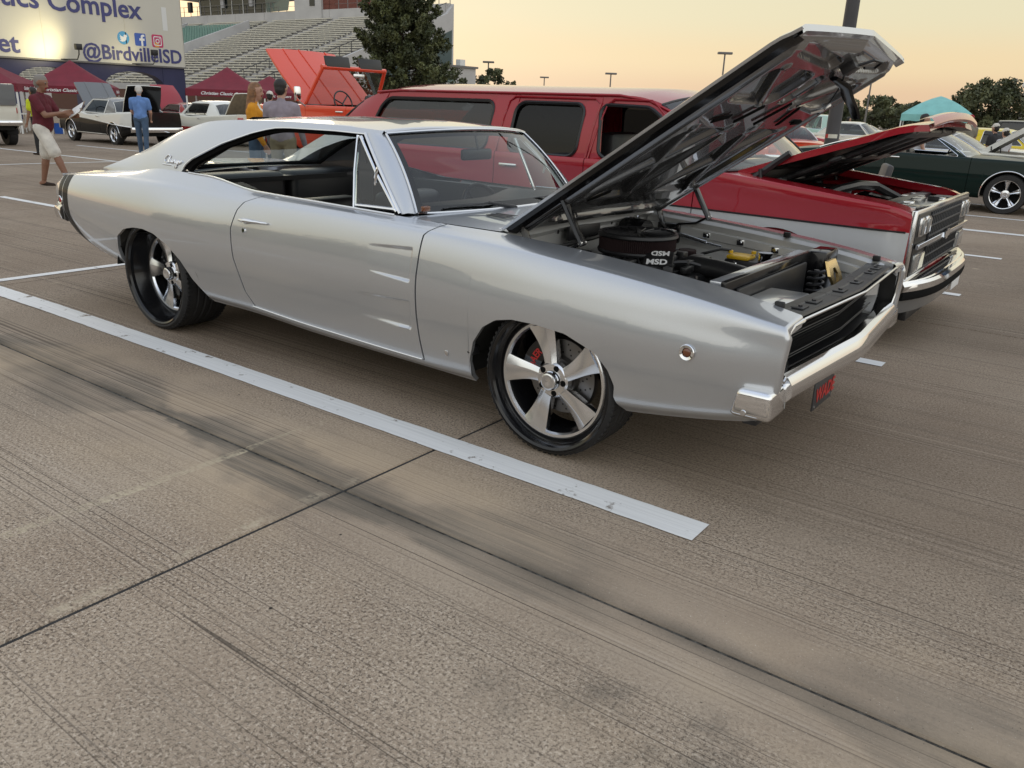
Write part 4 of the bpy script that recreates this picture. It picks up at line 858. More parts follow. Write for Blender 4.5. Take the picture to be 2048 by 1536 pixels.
# drip rail and side-window seal
rail = MB(); sel = [i for i, x in enumerate(ux) if x > -2.765]
rail.tube([U[i, 0]+np.array([0, .003, .001]) for i in sel], .006, 6); both(rail, 'window_trim', 'chrome_soft')
seal = MB(); sp = np.stack([U[i, 0] for i in sel]); dn_ = np.zeros_like(sp); dn_[:, 2] = -.020; dn_[:, 1] = -.006
back = smooth01((-2.0-sp[:, 0])/.5)[:, None]
dn_ += back*np.array([.028, 0, .004])
seal.grid(np.stack([sp-np.array([0, .008, 0]), sp+dn_-np.array([0, .012, 0]), sp+dn_*1.2-np.array([0, .035, 0])])); both(seal, 'window_seal', 'gap_black')
bt = MB(); bx = np.linspace(-2.70, -1.0, 50); bt.tube(np.stack([bx, belt_y(bx)+.001, belt_z(bx)+.002], 1), .0055, 6); both(bt, 'belt_trim', 'chrome_soft')
# vent window
V0, V1, V2 = np.array([-1.285, .782, .925]), np.array([-1.385, .655, 1.245]), np.array([-1.022, .776, .928])
vg = MB(); vg.add([V0, V2, V2*.03+V1*.97+np.array([.01, 0, 0]), V1], [(0, 1, 2, 3)]); vf = MB()
vf.tube([V0-np.array([.012, 0, .01]), V0*.5+V1*.5+np.array([-.010, .008, 0]), V1+np.array([-.006, 0, .012])], .0125, 8, sq=.6); vf.tube([V2+np.array([.012, 0, -.004]), V1*.5+V2*.5+np.array([.008, .006, .0]), V1+np.array([.012, 0, .008])], .009, 8); vf.tube([V0+np.array([0, 0, .006]), V2+np.array([0, 0, .006])], .010, 8)
lt = MB(); lc = V2*.55+V1*.45; lt.tube([lc+np.array([.0, .006, .05]), lc+np.array([-.006, .012, .0]), lc+np.array([-.012, .010, -.04])], [.006, .009, .006], 8)
for side, mk in ((-1, lambda m: m.mir()), (1, lambda m: m)):
    w = mk(vg).build('vent_window', 'glass_shade', HERO); mk(vf).build('frame', 'chrome', w); mk(lt).build('latch', 'chrome', w)
# rear quarter glass, wound down but for its corner
qg = MB(); qg.add([(-2.30, .775, .955), (-2.05, .785, .938), (-2.10, .780, .950), (-2.22, .772, .968)], [(0, 1, 2, 3)]); both(qg, 'quarter_window', 'glass')
# rear window in the tunnel between the sails
rw = np.stack([np.stack([np.array([-2.40*(1-s)-3.12*s, v*(.535*(1-s)+.56*s), 1.296*(1-s)+.972*s+.015*4*s*(1-s)]) for s in np.linspace(0, 1, 10)]) for v in np.linspace(-1, 1, 15)])
MB().grid(rw).build('rear_window', 'glass', HERO, recalc=True)
rs = MB(); rs.tube(rw[:, -1]+np.array([0, 0, .004]), .016, 6); rs.tube(rw[0], .016, 6); rs.tube(rw[-1], .016, 6); rs.tube(rw[:, 0], .018, 6); rs.build('rear_window_seal', 'gap_black', HERO)
# door furniture
def side_pt(x, z, off=0.0):
    t = np.linspace(.5, 5.9, 400); y, zz = HS(np.full(400, x), t); i = int(np.argmin(np.abs(zz-z))); ny, nz = HS.normal(np.array([x]), np.array([t[i]])); return np.array([x, y[i]+ny[0]*off, zz[i]+nz[0]*off]), np.array([0, ny[0], nz[0]])
hd = MB(); pts = [side_pt(-2.05+.235*f, .787+.004*f, .012+.016*math.sin(math.pi*f)) [0] for f in np.linspace(0, 1, 9)]
hd.tube(pts, [.010, .017, .018, .017, .014, .011, .010, .009, .006], 10, sq=.7)
p0, n0 = side_pt(-2.0, .785); hd.cyl(p0, p0+n0*.02, .016, .012)
lk = MB(); p0, n0 = side_pt(-2.013, .735); lk.cyl(p0-n0*.002, p0+n0*.006, .015, .012, 16)
for d, s in ((dn, -1), (df, 1)):
    k = (lambda m: m.mir()) if s < 0 else (lambda m: m)
    k(hd).build('handle', 'chrome', d); k(lk).build('lock', 'chrome', d)
mk_ = MB(); p0, n0 = side_pt(.626, .597); mk_.lathe([(.022, .002), (.031, .002), (.033, .006), (.030, .010), (.021, .008)], n=28); Mm = basisM(p0, (1, 0, 0), (0, n0[2], -n0[1]))
mk_.xf(basisM(p0, (1, 0, 0), np.cross(n0, (1, 0, 0)), n0)); ml = MB(); ml.sphere((0, 0, .002), .019, n=20, sc=(1, 1, .4)); ml.xf(basisM(p0, (1, 0, 0), np.cross(n0, (1, 0, 0)), n0))
rm_ = MB(); p1, n1 = side_pt(-3.955, .705); 
for lab, x, z in (('side_marker', .626, .597), ('side_marker', -4.075, .705)):
    p0, n0 = side_pt(x, z); Mx = basisM(p0, (1, 0, 0), np.cross(n0, (1, 0, 0)), n0)
    a = MB().lathe([(.018, .002), (.029, .002), (.031, .006), (.028, .010), (.018, .007)], n=28).xf(Mx); b = MB().sphere((0, 0, .002), .018, n=20, sc=(1, 1, .4)).xf(Mx)
    for s in (0, 1):
        r_ = (a.mir() if s else a).build(lab, 'chrome', HERO); (b.mir() if s else b).build('lens', 'amber' if x > 0 else 'tail_red', r_)
bd = MB(); p0, n0 = side_pt(-.555, .345, .002); bd.rbox(p0-np.array([.010, .002, .012]), p0+np.array([.010, .003, .012]), .002); both(bd, 'fender_badge', 'chrome_soft')
# ---- nose: surround, grille, bumper
vx = lambda y: .965+.045*(1-np.abs(y)/.82)          # the V of the nose in plan
gs = MB()
yy = np.linspace(-.70, .70, 41)
lip = [np.stack([vx(yy)-o, yy, np.full(41, z)], 1) for o, z in ((.16, .752), (.035, .748), (.016, .741), (.011, .737), (.012, .731), (.05, .728))]
LP = np.stack(lip)
gt = MB(); gt.grid(LP[2:]); gt.build('grille_top_trim', 'chrome_soft', HERO, recalc=True)
tp = MB()
for a, b in ((-.685, -.24), (-.235, .235), (.24, .685)):
    y = np.linspace(a, b, 12); rr_ = [np.stack([vx(y)-o, y, np.full(12, z)], 1) for o, z in ((.155, .715), (.15, .745), (.105, .750), (.10, .745), (.04, .745), (.035, .736))]
    tp.grid(np.stack(rr_))
tp.build('radiator_cover', 'satin_black', HERO, recalc=True, ang=25)
for y in (-.56, -.42, -.12, .12, .42, .56):
    b = MB(); c = np.array([float(vx(y))-.085, y, .7455]); b.rbox(c-np.array([.028, .040, 0]), c+np.array([.022, .040, .005]), .002); b.cyl(c+np.array([0, 0, .005]), c+np.array([0, 0, .010]), .009, n=6); b.build('cover_clip', 'satin_black', HERO)
gr = MB(); y = np.linspace(-.845, .845, 61)
gr.grid(np.stack([np.stack([vx(y)-o, y, np.full(61, z)], 1) for o, z in ((.045, .722), (.13, .715), (.135, .62), (.13, .515), (.03, .505))]))
for k in range(14):
    z = .525+k*.0138; gr.grid(np.stack([np.stack([vx(y)-.128, y, np.full(61, z)], 1), np.stack([vx(y)-.114, y, np.full(61, z-.002)], 1), np.stack([vx(y)-.128, y, np.full(61, z-.005)], 1)]))
gr.build('grille', 'trim_black', HERO, recalc=True)
for z, o in ((.632, .110), (.560, .095)):
    g = MB(); g.tube(np.stack([vx(y)-o, y, np.full(61, z)], 1), .0022, 6); g.tube(np.stack([vx(y)-o-.006, y, np.full(61, z-.016)], 1), .0018, 6); g.build('grille_bar', 'plate_grey', HERO)
for s in (-1, 1):       # inner end walls of the opening and their bright edge
    e = MB(); e.add([(.94, s*.848, .73), (.94, s*.848, .50), (.82, s*.835, .50), (.82, s*.835, .73)], [(0, 1, 2, 3)]); e.build('grille_end', 'trim_black', HERO)
    e = MB(); e.tube([(.955, s*.70, .732), (.952, s*.80, .730), (.951, s*.835, .715), (.951, s*.846, .66), (.948, s*.842, .58), (.942, s*.822, .525), (.945, s*.78, .508)], .008, 8); e.build('grille_surround', 'chrome_soft', HERO)
# front bumper: V centre bar and two wrapped ends
fb = MB(); prof = [(-.05, .541), (-.015, .546), (.008, .536), (.024, .512), (.030, .485), (.027, .464), (.014, .448), (-.01, .440), (-.06, .440)]
yy = np.concatenate([np.linspace(-.80, -.05, 16), np.linspace(.05, .80, 16)])
fb.loft([[np.array([.953+.056*(1-abs(q)/.8)+u, q, z]) for u, z in prof] for q in yy], flip=True)
fbo = fb.build('front_bumper', 'chrome', HERO, recalc=True, ang=30)
be = MB(); bm = bmesh.new(); bmesh.ops.create_cube(bm, size=1)
for v in bm.verts:
    v.co = Vector((.888+v.co.x*(.136 if v.co.z > 0 else .158), .876+v.co.y*.160, .457+v.co.z*.108))
    if v.co.x < .88: v.co.y += .004
    if v.co.x < .88 and v.co.z > .457: v.co.x += .012
bmesh.ops.bevel(bm, geom=list(bm.edges), offset=.022, segments=4, profile=.5, affect='EDGES'); be.addbm(bm)
for s in (-1, 1): (be if s > 0 else be.mir()).build('bumper_end', 'chrome', fbo, recalc=True)
for s in (-1, 1):
    b = MB(); b.cyl((.868, s*.957, .425), (.868, s*.964, .425), .012, .010, 12); b.build('bumper_bolt', 'chrome_soft', fbo)
    b = MB(); b.rbox((.83, s*.82-.04, .345), (.89, s*.82+.04, .395), .01); b.build('bumper_bracket', 'satin_black', fbo)
va = MB(); y = np.linspace(-.80, .80, 41); va.grid(np.stack([np.stack([.93+.045*(1-np.abs(y)/.8)-o, y, np.full(41, z)], 1) for o, z in ((0, .445), (.0, .425), (.03, .402), (.16, .375), (.40, .33))])); va.build('front_valance', 'silver_under', HERO, recalc=True)
pl = MB(); pl.rbox((.990, -.555, .345), (.996, -.30, .455), .002); plo = pl.build('license_plate', 'plate_grey', HERO)
pl = MB(); add_text(pl, 'WADE', (.9975, -.53, .375), (0, 1, 0), (0, 0, 1), .080, .0008, .002, spacing=1.05); pl.build('lettering', 'red_print', plo)
pl = MB(); [pl.cyl((.995, q, .36), (.999, q, .36), .005, n=8) for q in (-.535, -.32)]; pl.build('plate_screw', 'chrome_soft', plo)
# ---- underside, wheel wells
ub = MB(); ub.box((-4.05, -.60, .30), (.75, .60, .50)); ub.box((-2.50, -.86, .262), (-.45, .86, .40)); ub.build('underbody', 'underbody', HERO)
for cx, Rw in ((0, .435), (-2.972, .42)):
    for s in (-1, 1):
        w = MB(); A = np.linspace(.10, math.pi-.10, 28)
        pr = [(Rw, .93), (Rw, .55), (.05, .55)]
        P = np.stack([np.stack([np.array([cx+r*math.cos(a), s*(y-.0), .33+(r if r > .1 else r)*math.sin(a)*(.66 if r > .1 and math.sin(a) > 0 else 1)]) for r, y in pr]) for a in A])
        w.grid(P); w.build('wheel_well', 'underbody', HERO)
ib = MB()
for s in (-1, 1):
    b = MB(); b.rbox((-.432, s*.90-.02, .36), (-.405, s*.90+.03, .40), .003); b.cyl((-.418, s*.925, .38), (-.418, s*.935, .38), .008, n=10); b.build('splash_bracket', 'satin_black', HERO)
# ---- wheels
def hero_wheel(cx, s, Rt, w, yo, rim, lip, dish, toe=0.0):
    ri = rim; wm = MB()
    # local frame: axis +y is outboard
    prof = [(lip+.010, -.006), (lip+.012, .004), (lip+.004, .006), (lip-.006, .0), (lip-.012, -.012)]
    st = [(ri+.004, -dish), (ri-.002, -dish+.004), (ri-.013, -dish+.002), (ri-.019, -dish-.010), (ri-.024, -dish-.05), (ri-.03, -w*.8)]
    P = MB(); P.lathe(prof+[(lip-.016, -.03), (ri+.014, -dish-.004), (ri+.004, -dish)], n=72, axis='y', ms=[1]*(len(prof)+2)); P.lathe(st, n=72, axis='y', ms=[0, 0, 0, 1, 1])
    P.lathe([(.030, -dish+.036), (.036, -dish+.034), (.040, -dish+.028), (.042, -dish+.012)], n=32, axis='y'); P.lathe([(0, -dish+.034), (.015, -dish+.036), (.030, -dish+.036)], n=32, axis='y')
    P.lathe([(.042, -dish+.006), (.070, -dish+.004), (.078, -dish-.004), (.080, -dish-.03)], n=48, axis='y')
    for k in range(5):
        th0 = R(33+72*k); rings = []
        for f in np.linspace(0, 1, 12):
            r = .060+(ri-.018-.060)*f; th = th0+.10*math.sin(f*1.6)-.07; hw = .031+.012*f+.027*f*f
            d = -dish-.002-.010*math.sin(f*math.pi)+.003*f
            e, n_ = np.array([math.cos(th), 0, math.sin(th)]), np.array([-math.sin(th), 0, math.cos(th)])
            rings.append([e*r+n_*u*hw+np.array([0, d+h, 0]) for u, h in ((-1, -.018), (-.94, -.003), (-.34, .007), (-.22, .008), (.90, .001), (1, -.016), (.7, -.05), (-.7, -.05))])
        P.loft(rings)
    lugs = []
    for k in range(5):
        a = R(33+36+72*k); c = np.array([math.cos(a)*.058, -dish+.0045, math.sin(a)*.058]); lugs.append(MB().cyl(c-np.array([0, .002, 0]), c+np.array([0, .0012, 0]), .0135, n=14))
    ty = MB(); hw = w/2
    tp_ = [(lip+.002, -.012), (lip+.012, .004), (Rt-.022, .006), (Rt-.010, -.004), (Rt-.002, -.020)]
    tread = []
    yc = np.linspace(-.020, -w+.020, 41)
    for q in yc: tread.append((Rt-(.006 if any(abs(q+w*g) < .005 for g in (.26, .42, .58, .74)) else 0)-.012*abs((q+w/2)/(w/2))**4, q))
    tp2 = tp_+tread+[(Rt-.012, -w+.004), (Rt-.025, -w), (lip, -w+.01)]
    ty.lathe(tp2, n=96, axis='y')
    for k in range(72):       # shoulder tread blocks
        a = k/72*2*math.pi; c_, s_ = math.cos(a), math.sin(a)
        for y0, y1 in ((-.010, -.042), (-w+.042, -w+.010)):
            r0 = Rt-.004; da = .018
            ty.add([((r0+.003)*math.cos(a+q), y, (r0+.003)*math.sin(a+q)) for y in (y0, y1) for q in (-da, da)]+[((r0-.006)*math.cos(a+q*1.1), y, (r0-.006)*math.sin(a+q*1.1)) for y in (y0+.002, y1) for q in (-da, da)], [(0, 1, 3, 2), (0, 2, 6, 4), (1, 5, 7, 3), (0, 4, 5, 1), (2, 3, 7, 6)])
    ro = MB(); ro.lathe([(.075, -dish-.075), (.165, -dish-.075), (.168, -dish-.082), (.168, -dish-.105)], n=64, axis='y'); ro.lathe([(.0, -dish-.05), (.085, -dish-.05), (.092, -dish-.075)], n=40, axis='y')
    ho = MB()
    for k in range(16):
        for j, r in enumerate((.108, .128, .148)):
            a = k/16*2*math.pi+j*.11; c = np.array([r*math.cos(a), -dish-.0745, r*math.sin(a)]); ho.cyl(c-np.array([0, .003, 0]), c, .004, n=8)
    ca = MB(); A = np.linspace(R(118), R(186), 12); ca.loft([[np.array([r*math.cos(a), y, r*math.sin(a)]) for r, y in ((.10, -dish-.042), (.185, -dish-.042), (.19, -dish-.11), (.10, -dish-.11))] for a in A])
    tx = MB(); add_text(tx, 'BAER', (0, 0, 0), (1, 0, 0), (0, 0, 1), .044, .0008, .0014)
    V = tx.v; nv = []
    for q in V:      # bend the lettering round the caliper
        a = R(171)-(q[:, 0])/.150; r = .126+q[:, 2]; nv.append(np.stack([r*np.cos(a), np.full(len(q), -dish-.0405)+q[:, 1]*.2, r*np.sin(a)], 1))
    tx.v = nv
    o = empty('wheel', (cx, 0, Rt), 0, HERO)
    F = Matrix.Rotation(toe, 4, 'Z')
    def put(mb, name, mats, par, mir):
        m = mb.mir() if mir else mb
        m.v = [q+np.array([0, (-abs(yo) if mir else abs(yo)), 0]) for q in m.v]
        return m.build(name, mats, par, recalc=False, ang=35)
    mir = s < 0
    put(P, 'rim', ['polished', 'gloss_black'], o, mir); put(ty, 'tyre', 'rubber', o, mir); [put(lg, 'lug_nut', 'gap_black', o, mir) for lg in lugs]
    put(ro, 'brake_disc', 'rotor', o, mir); tag(put(ho, 'disc_holes', 'gap_black', o, mir), kind='stuff')
    put(ca, 'caliper', 'gloss_black', o, mir)
    if cx > -1: put(tx, 'caliper_print', 'red_print', o, mir)
    return o
for s in (-1, 1):
    hero_wheel(0.0, s, .329, .245, .925, .258, .296, .045)
    hero_wheel(-2.972, s, .344, .315, .925, .240, .300, .115)
# ---- interior
it = MB(); it.box((-3.1, -.74, .34), (-.75, .74, .36)); it.box((-3.15, -.50, .90), (-2.75, .50, .93)); it.build('cabin_floor', 'vinyl_black', HERO)
for s in (-1, 1):
    d = MB(); d.rbox((-2.75, s*.765-.02, .36), (-1.0, s*.765+.02, .915), .015); d.build('door_card', 'vinyl_black', HERO)
hl = MB(); hl.grid(np.stack([np.stack([np.full(13, x), np.linspace(-.56, .56, 13), np.full(13, 1.262)+.03*(1-np.linspace(-1, 1, 13)**2)], 1) for x in np.linspace(-2.4, -1.27, 8)])); hl.build('headliner', 'vinyl_black', HERO)
inr = MB()
for s in (-1, 1): inr.add([(-2.35, s*.615, 1.27), (-2.75, s*.62, 1.22), (-2.78, s*.72, .98), (-2.45, s*.66, 1.14)], [(0, 1, 2, 3)])
inr.build('inner_sail_trim', 'vinyl_black', HERO)
rs_ = MB(); rs_.rbox((-2.80, -.64, .42), (-2.18, .64, .60), .05, seg=3)
rs_.rbox((-2.98, -.66, .50), (-2.76, -.02, .955), .05, seg=3, M=Matrix.Rotation(0, 4, 'Y')); rs_.rbox((-2.98, .02, .50), (-2.76, .66, .955), .05, seg=3); rs_.build('rear_seat', 'vinyl_black', HERO)
for y in (-.36, .36):
    f = MB(); f.rbox((-1.95, y-.26, .36), (-1.40, y+.26, .56), .05, seg=3); f.rbox((-2.10, y-.25, .50), (-1.93, y+.25, .875), .05, seg=3); f.build('front_seat', 'vinyl_black', HERO)
ds = MB(); rows = []
for f in np.linspace(0, 1, 9):
    v = np.linspace(-1, 1, 25); rows.append(np.stack([(-1.0+.17*(1-v*v))*(1-f)+(-1.22+.06*(1-v*v))*f, v*(.69-.02*f), .905+.030*np.sin(f*2.4)+.035*np.exp(-((v-.52)/.22)**2)*f], 1))
D_ = np.stack(rows); ds.grid(D_); ds.grid(np.stack([D_[-1], D_[-1]+np.array([-.02, 0, -.04]), D_[-1]+np.array([.03, 0, -.30])])); ds.build('dashboard', 'vinyl_black', HERO, recalc=True)
sw = MB(); a = np.linspace(0, 2*np.pi, 33); M_ = basisM((-1.38, .37, .78), (0, 1, 0), (-.35, 0, .94)); ring = np.stack([.19*np.cos(a), .19*np.sin(a), 0*a], 1)@np.array(M_.to_3x3()).T+np.array(M_.translation)
sw.tube(ring, .013, 8, caps=False)
for q in (0, 2.1, 4.2): sw.tube([M_@Vector((0, 0, -.02)), M_@Vector((.19*math.cos(q), .19*math.sin(q), 0))], .012, 6)
sw.tube([M_@Vector((0, 0, 0)), M_@Vector((0, 0, -.35))], .02, 8); sw.build('steering_wheel', 'trim_black', HERO)
rm = MB(); rm.rbox((-1.165, -.130, 1.135), (-1.135, .125, 1.195), .018, seg=3); rm.cyl((-1.14, 0, 1.19), (-1.17, 0, 1.285), .006); rm.build('rearview_mirror', 'trim_black', HERO)
wd = MB(); wd.rbox((-.925, -.70, .93), (-.90, -.655, .955), .004); wdo = wd.build('window_sticker', 'amber', HERO)
wp = MB()
for a, b, c in (((-.80, -.10, .920), (-.835, -.28, .952), (-.905, -.56, .935)), ((-.80, .52, .920), (-.835, .30, .952), (-.86, .08, .945))):
    wp.tube([a, b], [.010, .007], 8); wp.tube([np.array(b)+np.array([.0, .10, .0]), b, c], [.004, .008, .004], 8, sq=.5)
    wp.cyl((a[0], a[1], .91), (a[0], a[1], .925), .016, .012)
wp.build('wiper', 'satin_black', HERO)
# ---- raised hood: outer skin, pressed inner frame, latch
HA = R(33.96); HM = basisM((-.413, 0, .901), (math.cos(HA), 0, math.sin(HA)), (0, 1, -.0105))
hood = MB(); HL, HW = 1.466, .722
def hood_uv(nu, nv, inset=0.0):
    a = np.linspace(0, 1, nu)[:, None]; b = np.linspace(-1, 1, nv)[None]
    v = b*(HW-inset)+0*a; u0 = -.0*b*b+inset; u1 = HL+.061*(1-np.abs(b))-inset
    return u0*(1-a)+u1*a, v, a+0*b, b+0*a
u, v, a, b = hood_uv(40, 41); h = .012+.022*(1-b**2)*np.sin(np.clip(a*1.1, 0, 1)*math.pi*.8)-.016*smooth01((a-.93)/.07)-.010*smooth01((np.abs(b)-.94)/.06)
OUT = np.stack([u, v, h], -1); hood.grid(OUT)
def rim(e, du, dv, dh): hood.grid(np.stack([e, e+np.array([du, dv, dh])]))
rim(OUT[:, 0], 0, .006, -.010); rim(OUT[:, -1], 0, -.006, -.010); rim(OUT[0], .01, 0, -.014); rim(OUT[-1], -.006, 0, -.022)
hood.grid(np.stack([OUT[-1]+np.array([-.006, 0, -.022]), OUT[-1]+np.array([-.045, 0, -.020])]))
hood.xf(HM); hoodo = hood.build('hood', 'silver', HERO, weld=1e-5, recalc=True, ang=40)
hi = MB(); u, v, a, b = hood_uv(300, 280, .012)
pk = [(.60, .33, .30, .25, 0), (.60, -.33, .30, .25, 0), (1.19, .34, .115, .25, 0), (1.19, -.34, .115, .25, 0), (1.385, .30, .035, .27, -.08), (1.385, -.30, .035, .27, .08), (.165, 0, .055, .56, 0), (1.19, 0, .10, .055, 0)]
dep = np.zeros_like(u)
for cu, cv_, hu, hv, rot in pk:
    du, dv = (u-cu)*math.cos(rot)+(v-cv_)*math.sin(rot), -(u-cu)*math.sin(rot)+(v-cv_)*math.cos(rot)
    q = (np.abs(du/hu)**5+np.abs(dv/hv)**5)**.2; dep = np.maximum(dep, 1-smooth01((q-.88)/.13))
def ridge(u0, v0, u1, v1, w_):
    L = math.hypot(u1-u0, v1-v0); ax, ay = (u1-u0)/L, (v1-v0)/L; t_ = np.clip((u-u0)*ax+(v-v0)*ay, 0, L); d_ = np.hypot(u-u0-ax*t_, v-v0-ay*t_); return 1-smooth01((d_-w_*.5)/(w_*.6))
br = np.zeros_like(u)
for s_ in (-1, 1):
    for z_ in ((.30, .54*s_, .90, .14*s_, .045), (.30, .12*s_, .90, .50*s_, .03), (1.08, .20*s_, 1.30, .50*s_, .03), (.06, .64*s_, 1.36, .64*s_, .03)): br = np.maximum(br, ridge(*z_))
edge_ = smooth01((1-np.abs(b))/.10)*smooth01(a/.04)*smooth01((1-a)/.045)
h = -.014-(.036-.026*dep*(1-.75*br)+.008*br)*edge_+.010*(1-b*b)
hi.grid(np.stack([u, v, h], -1)); hi.xf(HM); hi.build('hood_inner_frame', 'silver_under', hoodo, recalc=True, ang=60)
for cu, cv_, lu, rot in ((.98, -.40, .055, 1.2), (1.02, -.20, .07, .5), (1.03, .05, .09, .35), (1.02, .28, .08, -.4), (.97, .52, .05, 1.5), (.36, -.44, .06, .9), (.36, .44, .06, -.9)):
    Mq = HM@Matrix.Translation((cu, cv_, -.052))@Matrix.Rotation(rot, 4, 'Z'); hs_ = MB(); hs_.rbox((-lu, -.014, -.002), (lu, .014, .006), .006, M=Mq); hs_.build('frame_slot', 'gap_black', hoodo)
lt = MB(); T = lambda *q: HM@Vector(q)
lt.rbox((1.35, .03, -.075), (1.41, .10, -.03), .006, M=HM); lt.tube([T(1.40, .08, -.06), T(1.46, .12, -.07), T(1.47, .20, -.08), T(1.43, .22, -.08), T(1.41, .15, -.07)], .006, 6); lt.build('hood_latch', 'satin_black', hoodo)
lt = MB(); lt.tube([T(1.37, .06, -.05), T(1.30, .16, -.08), T(1.20, .30, -.09), T(1.12, .34, -.10)], .004, 6)
lt.build('release_cable', 'satin_black', hoodo)
lt = MB(); lt.tube([T(1.10, .22, -.06), T(1.13, .22, -.10), T(1.17, .25, -.11), T(1.19, .30, -.10), T(1.16, .34, -.08)], .010, 8); lt.build('safety_hook', 'polished', hoodo)
lt = MB(); lt.tube([T(1.30, .10, -.05), T(1.31, .17, -.09), T(1.285, .25, -.12), T(1.265, .34, -.16), T(1.25, .38, -.20)], [.022, .030, .030, .026, .022], 8, sq=.5); lt.build('hood_strut_bracket', 'gloss_black', hoodo)
eb = MB(); e1 = np.linspace(.02, 1.44, 20)
eb.grid(np.stack([np.stack([e1, np.full(20, s), np.full(20, t)], 1) for s, t in ((-HW+.006, -.010), (-HW+.016, -.026), (-HW+.040, -.034), (-HW+.065, -.040))])); eb.xf(HM); eb.build('hood_edge_seal', 'gloss_black', hoodo)
# ---- billet hinges
for s in (-1, 1):
    y = .655*s; hg = MB()
    def link(pts, w): hg.tube([(x, y, z) for x, z in pts], w, 8, sq=.5)
    link([(-.335, .965), (-.335, .90), (-.305, .83), (-.27, .80)], .025); link([(-.155, 1.085), (-.085, .97), (-.025, .875)], .026); link([(-.030, .885), (-.10, .845), (-.20, .83), (-.26, .79)], .015)
    hg.rbox((-.33, y-.012, .72), (-.19, y+.012, .83), .008); hg.rbox((-.37, y-.010, .93), (-.10, y+.010, .975), .006, M=Matrix.Translation((-.235, 0, 0.95))@Matrix.Rotation(-HA, 4, 'Y')@Matrix.Translation((.235, 0, -.915)))
    ho_ = hg.build('hood_hinge', 'gloss_black', HERO)
    bq = MB(); [bq.cyl((x, y-.02*1, z), (x, y+.02, z), .010, n=10) for x, z in ((-.335, .95), (-.15, 1.07), (-.03, .885), (-.27, .80), (-.29, 1.0), (-.21, .76))]; bq.build('hinge_bolt', 'chrome_soft', ho_)
    st_ = MB(); st_.cyl((-.26, y*.985, .785), (-.02, y*.985, .745), .012); st_.cyl((-.02, y*.985, .745), (.07, y*.985, .735), .006); st_.build('gas_strut', 'polished', ho_)
# ---- engine bay
for s in (-1, 1):
    f = MB(); xs = np.linspace(-.42, .90, 40); top = HS(xs, np.full(40, 6.0))[1]
    prof = [(.712, 0, -.012), (.690, 0, -.030), (.690, 0, -.060), (.672, 0, -.066), (.668, 0, -.105), (.680, 0, -.112), (.676, 0, -.16), (.655, 0, -.19), (.60, 0, -.24), (.58, 0, -.42)]
    f.grid(np.stack([np.stack([xs, np.full(40, s*yy_), top+dz], 1) for yy_, _, dz in prof])); fo = f.build('inner_fender', 'inner_silver', HERO, recalc=True, ang=25)
    for x in (-.036, .163, .358, .55):
        t_ = float(HS(np.array([x]), np.array([6.0]))[1][0]); b = MB(); b.rbox((x-.020, s*.668-.004, t_-.102), (x+.020, s*.668+.004, t_-.070), .003); b.cyl((x, s*.665, t_-.086), (x, s*.656, t_-.086), .010, n=6); b.build('fender_bolt', 'chrome_soft', fo)
    for x in (.40, .86):
        t_ = float(HS(np.array([x]), np.array([6.0]))[1][0]); b = MB(); b.rbox((x-.018, s*.70-.010, t_-.012), (x+.018, s*.70+.010, t_+.016), .004); b.build('hood_bumper_stop', 'rubber', fo)
fw = MB(); y = np.linspace(-.70, .70, 25); fw.grid(np.stack([np.stack([np.full(25, x)+.015*np.sin(y*9), y, np.full(25, z)], 1) for x, z in ((-.45, .905), (-.40, .893), (-.385, .87), (-.43, .84), (-.43, .70), (-.40, .55))])); fw.build('firewall', 'inner_silver', HERO, recalc=True, ang=30)
fl = MB(); fl.box((-.44, -.66, .30), (.78, .66, .32)); fl.box((.60, -.66, .32), (.66, .66, .60)); fl.build('bay_floor', 'underbody', HERO)
en = MB(); en.rbox((-.36, -.19, .45), (.22, .19, .68), .03); en.rbox((-.34, -.32, .52), (.16, -.15, .70), .04, M=Matrix.Identity(4)); en.rbox((-.34, .15, .52), (.16, .32, .70), .04)
en.rbox((-.24, -.12, .66), (.06, .12, .76), .03); en.cyl((-.10, -.03, .72), (-.10, -.03, .80), .07, .06); en.rbox((.16, -.14, .46), (.26, .14, .70), .03)
rnd = random.Random(4)
for k in range(60):
    a_, r_ = rnd.uniform(0, 6.28), rnd.uniform(.05, .30); c = np.array([-.08+r_*math.cos(a_), -.03+r_*math.sin(a_), rnd.uniform(.68, .75)]); d = np.array([rnd.uniform(.015, .05), rnd.uniform(.015, .05), rnd.uniform(.012, .035)]); en.rbox(c-d, c+d, .006)
eno = en.build('engine', 'engine_black', HERO)
hs = MB()
for k in range(34):
    p0 = np.array([rnd.uniform(-.3, .3), rnd.uniform(-.4, .35), rnd.uniform(.64, .74)]); p2 = p0+np.array([rnd.uniform(-.2, .2), rnd.uniform(-.2, .2), rnd.uniform(-.06, .02)]); p1 = (p0+p2)/2+np.array([0, 0, rnd.uniform(.02, .06)])
    t = np.linspace(0, 1, 9)[:, None]; hs.tube(p0*(1-t)**2+2*p1*t*(1-t)+p2*t*t, rnd.choice((.005, .007, .010)), 6)
hs.build('engine_hoses', 'satin_black', eno)
fx_ = MB()
for k in range(34):
    c = np.array([rnd.uniform(-.30, .34), rnd.uniform(-.46, .36), rnd.uniform(.66, .745)]); fx_.cyl(c, c+np.array([rnd.uniform(-.02, .02), rnd.uniform(-.02, .02), .012]), rnd.uniform(.004, .009), n=6)
fx_.build('engine_fittings', 'chrome_soft', eno)
